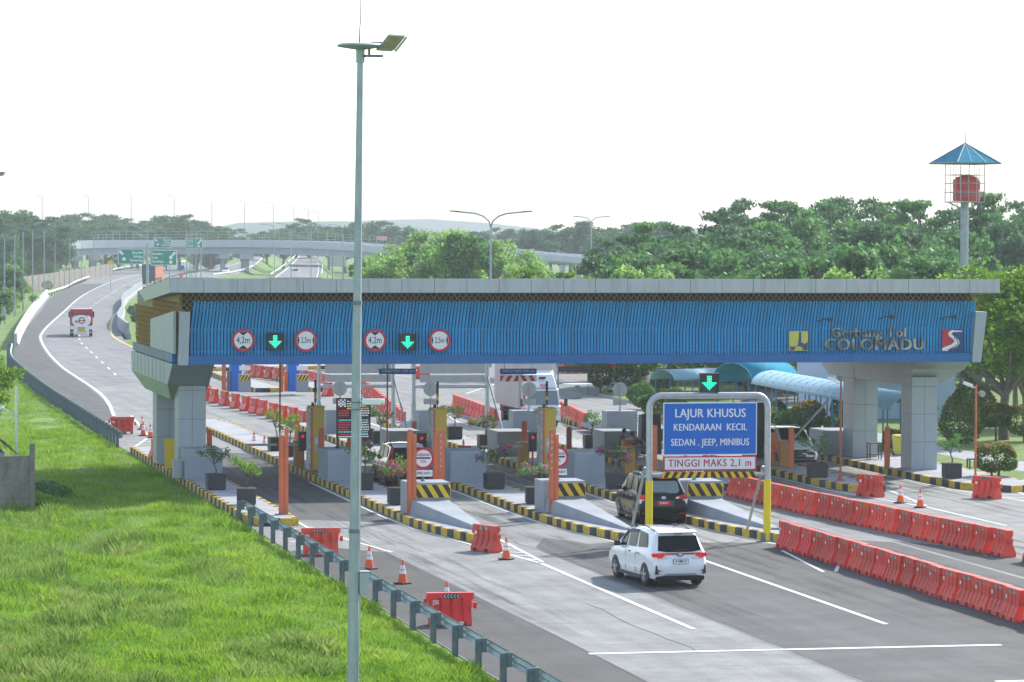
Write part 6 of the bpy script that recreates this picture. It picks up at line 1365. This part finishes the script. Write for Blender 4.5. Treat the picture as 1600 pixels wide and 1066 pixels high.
# ================================================================== GARDEN BUILDING, WALKWAYS, WATER TOWER
def vault(label, c0, c1, wd, rise, zeave, legs, sheetm='polypale', roofn='walkway_canopy', both=True):
    c0 = Vector(c0); c1 = Vector(c1); d = (c1-c0); L = d.length; d.normalize(); nn = Vector((-d.y,d.x,0)); t = thing(roofn, label, 'canopy', (c0.x,c0.y,.16), group=None)
    V = []; n = 12; F = []
    for i, p in enumerate((c0, c1)):
        for k in range(n+1): a = math.pi*k/n; V.append(p+nn*(-math.cos(a)*wd/2)+Vector((0,0,zeave+rise*math.sin(a))))
    F = [(k,k+1,n+1+k+1,n+1+k) for k in range(n)]
    o = MB().add(V,F).build('roof_sheet', sheetm, t, world=True, smooth=40); so_ = o.modifiers.new('t','SOLIDIFY'); so_.thickness = .03
    m = MB(); q = int(L/1.6)
    for i in range(q+1):
        p = c0+d*(L*i/q); m.tube([p+nn*(-math.cos(math.pi*k/8)*wd/2*1.005)+Vector((0,0,zeave+rise*1.01*math.sin(math.pi*k/8))) for k in range(9)], .012, 5)
    m.build('ribs', 'polypale', t, world=True)
    first = None
    for i in range(legs):
        p = c0+d*(L*(i+.3)/legs)
        for sg in (-1,1):
            m = MB(); b = p+nn*sg*wd*.46; m.tube([b+Vector((0,0,.1)), b+Vector((0,0,zeave))],.04,6); m.build('leg', 'bluesteel', t, world=True)
    return t
a = GS(1208,28.2,0); b2 = GS(1432,33.0,0)
vault('long pale blue vaulted walkway behind the right piers', a, b2, 2.4, .75, 2.25, 12)
a = GS(1150,26.2,0); b2 = GS(1212,27.6,0); a2 = Vector((a.x-.2,a.y,0))
vault('high blue arched canopy end right of the lane signal', a2, (a2.x+3.6,a2.y+2.4,0), 3.3, 1.25, 1.6, 3, 'polyblue')
a = GS(1036,25.2,0); vault('low pale vaulted walkway left of the lane signal', a, (a.x+5.5,a.y+3.0,0), 2.2, .65, 1.45, 5)
# pale office building
v = GS(1165,22.5,.16); t = thing('office_building', 'pale blue office building behind the vaulted walkways', 'building', v)
m = MB(); m.box(0,18,3,14,0,6.2); m.build('wall', 'wallpale', t); m = MB(); m.box(-.6,18.6,1.2,14.6,6.2,6.8); m.build('roof', 'polyblue', t)
for i, x in enumerate((-.2,2.2,4.3,6.6,8.9,11.3)): m = MB(); m.box(x,x+.45,1.6,2.05,0,6.2); m.build('column', 'white' if i % 2 else 'polypale', t)
for i in range(6): m = MB(); m.box(.6+2.4*i,2.0+2.4*i,2.95,3.0,.4,4.6); f = m.build('window', 'glass', t); m = MB(); m.box(.55+2.4*i,2.05+2.4*i,2.92,2.96,2.6,2.68); m.box(1.27+2.4*i,1.33+2.4*i,2.92,2.96,.4,4.6); m.build('frame', 'white', f)
v = GS(1318,28.0,.16); t = thing('office_wing', 'light blue wing of the office just left of the right piers', 'building', v); m = MB(); m.box(0,7,1.2,9,0,5.2); m.build('wall', mat('light blue wall',(.36,.48,.62),.7,var=.05), t); m = MB(); m.hexa([(-1.2,-.4,3.35),(4,-.4,2.8),(4,1.1,2.8),(-1.2,1.1,3.35)],[(-1.2,-.4,3.45),(4,-.4,2.9),(4,1.1,2.9),(-1.2,1.1,3.45)]); m.build('lean_to_roof', 'rust', t); m = MB(); m.box(-.15,-.02,1.0,1.2,0,5.2); m.build('downpipe', 'white', t)
# water tower
s = 24.0; v = GS(1507, s, 0); t = thing('water_tower', 'water tower with a red tank under a blue pyramid roof', 'water tower', v, R(14)); z = lambda y: ZS(y, s)
m = MB(); m.tube([(0,0,0),(0,0,z(313))],.27,12); m.build('pole', 'galv', t, smooth=40)
m = MB(); k = .92
for sx in (-1,1):
    for sy in (-1,1): m.tube([(sx*k,sy*k,z(313)),(sx*k,sy*k,z(252))],.035,6); m.tube([(0,0,z(326)),(sx*k*.8,sy*k*.8,z(314))],.045,6)
for sx in (-1,-.33,.33,1):
    for sy in (-1,1): m.tube([(sx*k,sy*k,z(313)),(sx*k,sy*k,z(252))],.022,5); m.tube([(sy*k,sx*k,z(313)),(sy*k,sx*k,z(252))],.022,5)
for y in (313,298,284,271,253): m.tube([(-k,-k,z(y)),(k,-k,z(y)),(k,k,z(y)),(-k,k,z(y)),(-k,-k,z(y))],.03,5)
m.box(-k,k,-k,k,z(314),z(313)); m.build('cage', 'galv', t)
m = MB(); m.lathe([(.05,z(312)),(.85,z(311.5)),(.88,z(309)),(.88,z(296)),(.85,z(294)),(.88,z(292)),(.88,z(279)),(.7,z(274)),(.35,z(272)),(.33,z(270)),(.05,z(270))],28,(.15,0,0)); m.build('tank', 'tank', t, smooth=35)
m = MB(); k = 1.68; A_ = [(-k,-k,z(253)),(k,-k,z(253)),(k,k,z(253)),(-k,k,z(253))]; ap = (0,0,z(221)); m.add(A_+[ap],[(0,1,4),(1,2,4),(2,3,4),(3,0,4),(3,2,1,0)]); m.build('roof', 'polyblue', t)
m = MB()
for p in A_: m.tube([p, ap],.05,5)
for a_, b_ in zip(A_, A_[1:]+A_[:1]):
    m.tube([a_, b_],.06,5); mid = (Vector(a_)+Vector(b_))/2; m.tube([Vector(a_).lerp(Vector(b_),.33), Vector(ap)*.97+Vector(a_).lerp(Vector(b_),.33)*.03],.03,5); m.tube([Vector(a_).lerp(Vector(b_),.67), Vector(ap)*.97+Vector(a_).lerp(Vector(b_),.67)*.03],.03,5)
m.build('roof_frame', 'galvd', t); m = MB(); m.tube([(0,0,z(222)),(0,0,z(189))],[.05,.015],6); m.build('spire', 'galvd', t)
m = MB()
for sx in (-.2,.2): m.tube([(-.9+sx,-.2,1),(-.9+sx,-.2,z(313))],.02,5)
for i in range(30): m.tube([(-1.1,-.2,1.3+.4*i),(-.7,-.2,1.3+.4*i)],.015,4)
for i in range(5): m.tube([(-1.35,-.2,4+1.8*i),(-1.3,-.7,4+1.8*i),(-.5,-.7,4+1.8*i),(-.45,-.2,4+1.8*i),(-.2,0,4+1.8*i)],.018,4)
m.build('ladder', 'galvd', t)

# ================================================================== TREES AND SHRUBS
def crown_pts(kind, rnd, h):
    C = []
    if kind == 'umbrella':                       # layered flat sprays on spreading limbs
        for i in range(38):
            a = rnd.uniform(0,2*math.pi); rr = h*.36*math.sqrt(rnd.random()); z = h*(.55+.43*rnd.random()**.8*(1-.75*(rr/(h*.36))**2)); q = rnd.uniform(.06,.12); C.append(((rr*math.cos(a),rr*math.sin(a),z),(h*q,h*q,h*q*.26)))
        for i in range(14): a = rnd.uniform(0,2*math.pi); rr = h*.32*math.sqrt(rnd.random()); C.append(((rr*math.cos(a),rr*math.sin(a),h*rnd.uniform(.38,.62)),(h*.11,h*.11,h*.045)))
    elif kind == 'bamboo':
        for i in range(40): a = rnd.uniform(0,2*math.pi); k = rnd.random(); rr = h*(.12+.34*k)*rnd.random()**.5; C.append(((rr*math.cos(a),rr*math.sin(a),h*(1-.75*k)*rnd.uniform(.85,1.0)),(h*.09,h*.09,h*.08)))
    elif kind == 'tall':
        for i in range(36): k = rnd.random(); a = rnd.uniform(0,2*math.pi); rr = h*.24*math.sin(math.pi*(.12+.85*k))*math.sqrt(rnd.random()); C.append(((rr*math.cos(a),rr*math.sin(a),h*(.28+.68*k)),(h*.075,h*.075,h*.055)))
    else:                                       # round
        for i in range(44):
            d = rnd.normal(size=3); d /= np.linalg.norm(d); k = rnd.uniform(.45,1.0); C.append(((d[0]*h*.34*k,d[1]*h*.34*k,h*.60+d[2]*h*.34*k),(h*.10,h*.10,h*.075)))
    return C
def make_tree(kind, seed, leaf, h=10.0, per=150, size=.26, bark='woodd', name='tree'):
    rnd = np.random.default_rng(seed); t = thing(name, 'x', 'tree', (0,0,-200)); C = crown_pts(kind, rnd, h); m = MB(); hb = h*(.30 if kind != 'bamboo' else .1)
    if kind == 'bamboo':
        for i in range(9): a = rnd.uniform(0,6.28); e = Vector((math.cos(a)*h*.22,math.sin(a)*h*.22,h*rnd.uniform(.7,.95))); m.tube([(math.cos(a)*.2,math.sin(a)*.2,-.3),e*.55+Vector((0,0,h*.1)),e],[.06,.05,.02],5)
    else:
        m.tube([(0,0,-.4),(h*.008,0,hb*.6),(0,h*.01,hb)],[h*.028,h*.02,h*.017],8); idx = rnd.choice(len(C), min(len(C),16), replace=False)
        for i in idx: e = Vector(C[i][0]); s0 = Vector((0,h*.01,hb*rnd.uniform(.8,1.0))); mid = s0.lerp(e,.5)+Vector((0,0,-h*.02)); m.tube([s0,mid,e],[h*.012,h*.007,h*.003],5)
    m.build('trunk', bark, t, smooth=60)
    P = np.concatenate([ball(int(per*rnd.uniform(.5,1.4)), c, r_, .15, rnd) for c, r_ in C]); P = P+rnd.normal(scale=h*.008, size=P.shape)
    leafmesh('crown', leafquads(P, size, .45, rnd, .6), leaf, t); return t
PT = {}
def proto(key, *a, **k): PT[key] = make_tree(*a, **k)
proto('u1','umbrella',1,'leaf_broad',12,150,.19); proto('u2','umbrella',2,'leaf_mid',12,150,.19); proto('u3','umbrella',13,'leaf_broad',12,130,.19)
proto('r1','round',4,'leaf_broad',10,190,.20); proto('r2','round',5,'leaf_mid',10,190,.20); proto('r3','round',6,'leaf_far',10,190,.20)
proto('bare','umbrella',21,'leaf_mid',10,14,.17,'wood'); proto('b1','bamboo',7,'leaf_bamboo',10,190,.19); proto('b2','bamboo',8,'leaf_mid',10,190,.19); proto('t1','tall',9,'leaf_mid',11,190,.19); proto('t2','tall',10,'leaf_broad',11,190,.19); proto('br','round',11,'leaf_bright',10,230,.15); proto('us','umbrella',12,'leaf_bright',10,150,.15)
PH = dict(u1=12,u2=12,u3=12,r1=9.6,r2=9.6,r3=9.6,bare=9.8,b1=9.8,b2=9.8,t1=10.8,t2=10.8,br=9.6,us=9.8)
def tree(key, px, s, ytop, label, grp=None, wide=1.0, z0=-.35):
    v = GS(px, s, z0); h = max(2.0, ZS(ytop, s)-z0); k = h/PH[key]*rng.uniform(.97,1.03)
    return dup(PT[key], label, v, rng.uniform(0,6.28), grp, (k*wide,k*wide,k))
KW = dict(u='spreading',r='rounded',b='feathery',t='slender')
def wood(spec, name, grp, s0, s1, jit=10, wide=1.0, keys=None):
    for i, (px, yt) in enumerate(spec):
        s = rng.uniform(s0, s1); key = keys[i % len(keys)]; tree(key, px+rng.uniform(-jit,jit), s, yt-8+rng.uniform(-4,3), f'{KW[key[0]]} tree in {name}, {ORD[i]} from the left', grp, wide)
wood([(955,370),(985,354),(1012,348),(1045,358),(1072,346),(1098,342),(1122,330),(1148,308),(1165,326),(1185,302),(1212,316),(1238,306),(1262,318),(1288,302),(1312,310),(1340,288),(1365,308),(1392,298),(1420,316),(1448,306),(1480,320),(1512,316),(1545,308),(1575,302),(1605,318)], 'the back row of the right wood', 'back row of the wood behind the gantry', 14.5, 17, 6, .85, ['u1','u3','u2','u3'])
wood([(965,392),(1005,385),(1040,380),(1080,372),(1120,365),(1160,355),(1200,345),(1245,345),(1290,345),(1330,350),(1370,345),(1415,350),(1450,352),(1500,350),(1550,352),(1595,350)], 'the middle row of the right wood', 'middle row of the wood behind the gantry', 17, 19.5, 10, 1.1, ['r1','u2','u3','r2','u1'])
wood([(975,412),(1010,402),(1050,405),(1085,398),(1125,398),(1160,400),(1200,385),(1235,400),(1275,395),(1315,390),(1350,402),(1395,395),(1430,385),(1475,392),(1520,395)], 'the front row of the right wood', 'front row of the wood behind the gantry', 20, 23, 10, 1.3, ['r2','b2','t1','r1'])
wood([(1000,425),(1060,422),(1130,420),(1175,425),(1228,408),(1300,424),(1345,420),(1395,416),(1450,398),(1500,412)], 'the bright scrub just behind the roof', 'scrub behind the gantry roof', 22, 25, 10, 1.3, ['b1','t1','b2'])
wood([(588,398),(600,402),(622,386),(645,380),(668,366),(688,358),(705,364),(730,370),(755,376),(785,378),(812,392),(650,398),(690,390),(738,390),(775,395),(570,415),(605,412),(832,408),(705,405),(670,410),(745,408),(800,410),(630,412)], 'the bamboo thicket right of the mast', 'bamboo thicket behind the gantry', 12.5, 15.5, 6, 1.2, ['b1','b1','b1','t1'])
wood([(836,362),(862,356),(890,358),(915,352),(945,356),(975,354),(1005,350),(1030,352),(1060,354),(848,374),(880,372),(912,374),(950,372),(990,374),(1025,372)], 'the hazy wood beyond the viaduct', 'hazy wood beyond the viaduct', 6.6, 7.4, 6, 1.4, ['r3','u1','r3','t2'])
wood([(98,346),(118,342),(140,338),(162,344),(185,350),(205,356),(240,352),(262,344),(285,346),(308,352),(330,358),(460,360),(485,352),(510,356),(540,354),(570,354),(600,352),(625,356),(215,362),(350,362),(375,364),(420,364),(440,362),(800,366),(770,364),(740,366)], 'the hazy row behind the overpass', 'hazy trees behind the overpass', 5.4, 6.2, 5, 1.35, ['u1','r3','u3','r3'])
wood([(100,408),(160,410),(185,405),(215,398),(262,402),(300,398),(330,400),(350,395),(325,415),(310,410)], 'the shade under the overpass', 'trees under the overpass', 5.8, 6.2, 5, 1.4, ['r3','u1'])
wood([(4,346),(22,340),(38,350),(55,345),(72,350),(84,372),(10,380),(35,385),(60,385),(8,420),(28,425),(50,420),(15,455),(-5,440),(36,452),(70,415)], 'the dense left wood beyond the lamps', 'dense wood at the left edge', 7.4, 8.3, 5, 1.2, ['u1','r1','b2','u3'])
for i, (px, s, yt, key, lab) in enumerate([(-46,33,520,'us','leafy bright tree leaning in at the left edge above the fence'),(1572,30.8,400,'br','bright sunlit tree right of the gantry roof end'),(1606,29,440,'us','bright tree at the right edge behind the garden'),(1530,27,412,'br','bright tree peeping over the right end of the roof'),(1485,24,410,'us','yellowish green tree below the water tower'),(862,21.5,403,'us','small flat topped tree just above the middle of the roof'),(1590,26,470,'r1','dark tree in the shade at the right edge'),(1545,25,470,'r1','dark tree behind the right fin of the gantry'),(1340,21.5,372,'bare','thin leaved brownish tree with bare branches behind the roof'),(1395,21,378,'bare','second nearly bare brownish tree right of the first behind the roof'),(1228,23.5,405,'br','small bright leafy tree behind the roof over the blue walkway'),(1140,20,545,'r1','dark tree behind the low vaulted walkway'),(1080,19.5,552,'r2','dark tree seen under the gantry left of the office'),(1010,19,552,'r1','dark tree under the gantry beside the parked car'),(700,17,556,'r2','tree seen under the gantry beyond the red barriers'),(830,18,560,'r2','tree trunked shrub under the gantry behind the box truck')]): tree(key, px, s, yt, lab, None, 1.15 if i > 0 else .9)
tree('r1', -14, 16, 478, 'dark leafy tree at the left edge above the guard rail', None, .9); tree('u1', -18, 17, 425, 'spreading tree at the left edge beyond the guard rail', None, .7)
for i, (px, s) in enumerate([(206,12.2),(214,11.8),(222,11.4),(230,11.0),(212,13.2),(222,13.0)]): tree('b2' if i % 2 else 'r1', px, s, 482+6*i-(0 if i < 4 else 10), f'low green bush below the bridge parapet, {ORD[i]} from the left', 'bushes below the parapet', .9, -1.0)
wood([(-4,425),(8,432),(18,425),(24,440),(-2,450),(10,458),(0,470)], 'the low growth on the left bank', 'low growth on the left bank', 10.0, 12.5, 4, 1.2, ['b2','r1','b1'])
for k in list(PT):
    for ch in list(PT[k].children): bpy.data.objects.remove(ch)
    bpy.data.objects.remove(PT[k])
def shrub(label, px, py, r, h, leaf='leaf_red', z=.16, shape=(1,1,1), n=2600, stems=0, tips=0, seed=1, lift=0, s=None):
    rnd = np.random.default_rng(seed); v = G(px, py, z) if s is None else GS(px, s, z); t = thing('clipped_shrub', label, 'shrub', v, group=None)
    zc = lift+h/2; P = ball(n, (0,0,zc), (r,r,h/2), .72, rnd)
    if shape[0] == 'cone':
        k = (P[:,2]-lift)/h; f = np.clip(1.15-.75*k,.3,1)[:,None]; P[:,:2] *= f
    if shape[0] == 'box': P = np.column_stack([np.sign(P[:,0])*r*np.abs(P[:,0]/r)**.6, np.sign(P[:,1])*r*np.abs(P[:,1]/r)**.6, lift+h/2+np.sign(P[:,2]-zc)*h/2*np.abs((P[:,2]-zc)/(h/2))**.6])
    P += np.column_stack([np.sin(P[:,2]*5+P[:,1]*4)*.05,np.cos(P[:,0]*5)*.05,np.sin(P[:,0]*6)*.04])
    leafmesh('foliage', leafquads(P, .075, .3, rnd, .6), leaf, t)
    if tips:
        top = P[P[:,2] > lift+h*.55]; top = top[rnd.choice(len(top), min(tips,len(top)), replace=False)]+np.array([0,0,.06]); leafmesh('red_shoots', leafquads(top, .07, .8, rnd, .6), 'tip_red', t)
    m = MB()
    for i in range(max(1,stems)): x = (i-(stems-1)/2)*.3 if stems else 0; m.tube([(x,0,-.05),(x*1.2,0,lift+h*.3)],[.06,.04],6)
    m.build('stem', 'wood', t)
for a in [('large red tipped shrub rising beside the right front pier',1500,697,1.25,3.0,'leaf_red',.16,('cone',),3600,0,260,1),('boxy red topped shrub on thin stems behind the camera pole',1555,748,.82,1.15,'leaf_red',.16,('box',),3000,2,520,2,.32),('round topped shrub on one trunk right of the camera pole',1556,690,.72,1.15,'leaf_red',.16,('box',),2600,1,300,3,.75),('clipped shrub cut off by the right edge',1600,690,.8,1.5,'leaf_red',.16,('box',),2600,1,260,4,.35),
    ('tall reddish shrub behind the camera pole',1533,672,1.1,2.6,'leaf_red',.16,('cone',),3000,0,240,5),('dark cone shrub left of the trunk at the right',1515,662,1.0,2.8,'leaf_dark',.16,('cone',),2600,0,60,6),
    ('low red hedge shrub between the two right piers',1413,708,.95,.9,'leaf_red',.16,('box',),2000,0,400,7,.2),('round dark shrub left of the rear right pier',1329,699,.85,1.6,'leaf_dark',.16,(1,),2600,0,40,8),('small egg shaped shrub by the blue walkway legs',1299,680,.4,1.0,'leaf_bright',.16,(1,),1200,0,0,9),
    ('small round tree in front of the vaulted walkway',1314,672,.6,1.5,'leaf_dark',.16,(1,),1600,1,0,10,.5),('round green shrub behind the oncoming car',1232,680,.75,1.35,'leaf_dark',.16,(1,),2200,0,0,11),('big orange flowering bush behind the raised arm',1262,684,.95,1.5,'leaf_pot',.16,(1,),2600,3,420,12,.4),
    ('left of two round trees in front of the parked car',938,614,.85,1.7,'leaf_dark',.16,(1,),2600,1,0,13,.35),('right of two round trees in front of the parked car',980,616,.95,1.9,'leaf_dark',.16,(1,),2800,1,0,14,.35),('round shrub on the corner lawn right of the round trees',1002,636,.9,1.5,'leaf_mid',.16,(1,),2600,0,0,15),('round shrub behind the left corner of the portal',1022,652,.8,1.4,'leaf_dark',.16,(1,),2200,0,0,16),('shrub beside the legs of the low walkway',1035,618,.8,1.4,'leaf_dark',.16,(1,),2200,0,0,17),('shrub behind the portal top',1052,640,.9,1.3,'leaf_red',.16,(1,),2200,0,100,18),('shrub between the portal board and the walkway',1212,660,.7,1.2,'leaf_dark',.16,(1,),1800,0,0,19),('shrub in front of the office columns',1225,600,1.1,1.8,'leaf_dark',.16,(1,),2400,0,0,20),('dark shrub at the foot of the office wall',1300,612,1.0,1.7,'leaf_red',.16,(1,),2400,0,160,21),
    ('low bush at the foot of the concrete fence',70,790,1.1,1.0,'leaf_mid',-.5,(1,),2600,0,0,22),('low round bush growing at the grass slope corner',45,800,1.2,.8,'leaf_bright',-.5,(1,),2400,0,0,24),('small bush on the left bank by the white barrier',74,453,1.0,1.6,'leaf_mid',0,(1,),1200,0,0,25)]: shrub(*a)
# small garden things
v = G(1519,731,.16); t = thing('garden_chair', 'small teal plastic stool on the right lawn', 'stool', v); m = MB(); m.box(-.2,.2,-.2,.2,.36,.42); m.build('seat', 'teal', t)
for sx in (-1,1):
    for sy in (-1,1): m = MB(); m.box(sx*.17-.03,sx*.17+.03,sy*.17-.03,sy*.17+.03,0,.36); m.build('leg', 'teal', t)
v = G(902,621,.05); t = thing('concrete_table', 'white round topped concrete table on the far pavement', 'table', v); m = MB(); m.cyl((0,0,.8),(0,0,.88),.95,n=24); m.build('top', 'white', t); m = MB(); m.cyl((0,0,.3),(0,0,.8),.16,n=14); m.cyl((0,0,0),(0,0,.32),.3,n=14); m.build('pedestal', 'conc', t)
v = GS(897,24,.16); t = thing('led_sign', 'dark led text panel hanging under the right half of the gantry', 'display board', (v.x-.0,v.y,ZS(576,24))); m = MB(); m.box(-1.0,1.0,0,.12,-.22,.16); m.build('panel', 'blackp', t); m = MB(); m.tube([(-1.0,.1,-5.5),(-1.0,.1,.1)],.04,6); m.tube([(1.0,.1,-5.5),(1.0,.1,.1)],.04,6); m.build('post', 'galvd', t)
v = G(241,738,IZ); t = thing('control_box', 'small grey steel box beside the left front pier', 'control box', (16.98,149.0,IZ)); m = MB(); m.box(-.28,.02,-.3,.2,.05,.75); m.build('housing', 'clad', t, bevel=.01); m = MB(); m.box(-.32,.04,-.34,.24,.75,.80); m.build('lid', 'clad', t)
v = G(250,718,IZ); t = thing('warning_board', 'yellow edged board leaning between the left piers', 'board', (17.35,155.2,IZ)); m = MB(); m.hexa([(-.3,0,0),(.3,0,0),(.3,.03,0),(-.3,.03,0)],[(-.3,.3,1.3),(.3,.3,1.3),(.3,.33,1.3),(-.3,.33,1.3)]); m.build('board', 'yellow', t)

# ================================================================== GRASS AND HILLS
def blades(name, n, xr, yr, hgt, wid, m, seed, keep=None, label='long green grass'):
    rnd = np.random.default_rng(seed); X = rnd.uniform(*xr, n); u = rnd.random(n); Y = 1/(1/yr[0]+(1/yr[1]-1/yr[0])*u)
    s = FOC/(X*math.sin(YAW)+Y*math.cos(YAW)); px = (X*s-370); ok = (px > -30) & (px < 900)
    if keep is not None: ok &= keep(X, Y, rnd)
    X, Y = X[ok], Y[ok]; n = len(X); Z = np.array([verge_h(x, y) for x, y in zip(X, Y)])-.02
    a = rnd.uniform(0, 6.283, n); clump = .55+.45*np.sin(X*2.3+np.sin(Y*.7)*2)*np.sin(Y*.45+X*.8); h = hgt*rnd.uniform(.5,1.3,n)*clump.clip(.35,1.2); w_ = wid*rnd.uniform(.7,1.3,n); lean = rnd.uniform(.1,.7,n)*h; la = rnd.uniform(0,6.283,n)
    dx, dy = np.cos(a)*w_, np.sin(a)*w_; B = np.column_stack([X,Y,Z]); V = np.empty((n,4,3))
    V[:,0] = B-np.column_stack([dx,dy,np.zeros(n)]); V[:,1] = B+np.column_stack([dx,dy,np.zeros(n)])
    mid = B+np.column_stack([np.cos(la)*lean*.35,np.sin(la)*lean*.35,h*.6]); V[:,2] = mid+np.column_stack([dx,dy,np.zeros(n)])*.6; V[:,3] = B+np.column_stack([np.cos(la)*lean,np.sin(la)*lean,h])
    o = leafmesh(name, V.reshape(-1,3), m, None); o['kind'] = 'stuff'; tag(o, label, 'grass'); return o
blades('grass', 260000, (5.3,16.9), (80,190), .28, .013, 'blade', 1, label='bright green grass covering the verge left of the guard rail')
blades('tall_grass', 60000, (5.0,14.5), (80,140), .46, .014, 'blade2', 2, lambda X, Y, r: (np.sin(X*1.1+Y*.21)+np.sin(Y*.33-X*.7)+.9*(12.5-X)/4 > .55), 'dull longer grass tufts at the lower left')
blades('short_grass', 70000, (8.5,19.5), (178,330), .22, .022, 'blade', 6, lambda X, Y, r: X < np.interp(Y, [178,230,262,285,330], [16.9,17.2,17.9,18.6,21.5]), label='short bright grass on the bank beyond the long guard rail')
rnd = np.random.default_rng(3); mb = MB(); V = []; N = 60
for j, (dist, hh, x0, x1) in enumerate([(3200,1,-600,2400),(4200,1,-900,3600)]):
    V = []
    for i in range(N+1):
        x = x0+(x1-x0)*i/N; h_ = 5+7*abs(math.sin(i*.21+j*2))*abs(math.sin(i*.083+j))+6*math.sin(i*.9)+5*rnd.random()
        if j: h_ += 8
        V += [(x,dist,-1),(x,dist+250,h_),(x,dist+900,-1)]
    mb.add(V, [(3*i+k,3*i+k+1,3*i+k+4,3*i+k+3) for i in range(N) for k in range(2)])
struct(mb.build('hills', 'hill', smooth=60))

# ================================================================== HAZE
hz = MB().box(-2900,4900,-250,5100,-1.6,70).build('haze', bpy.data.materials.new('haze')); hz['kind'] = 'stuff'; tag(hz, 'pale morning haze over the whole valley', 'haze')
hm = hz.data.materials[0]; hm.use_nodes = True; n = hm.node_tree.nodes; n.remove(n['Principled BSDF']); vo = n.new('ShaderNodeVolumePrincipled'); vo.inputs['Density'].default_value = .00030; vo.inputs['Color'].default_value = (.58,.65,.68,1); vo.inputs['Anisotropy'].default_value = .2
hm.node_tree.links.new(vo.outputs[0], n['Material Output'].inputs['Volume'])
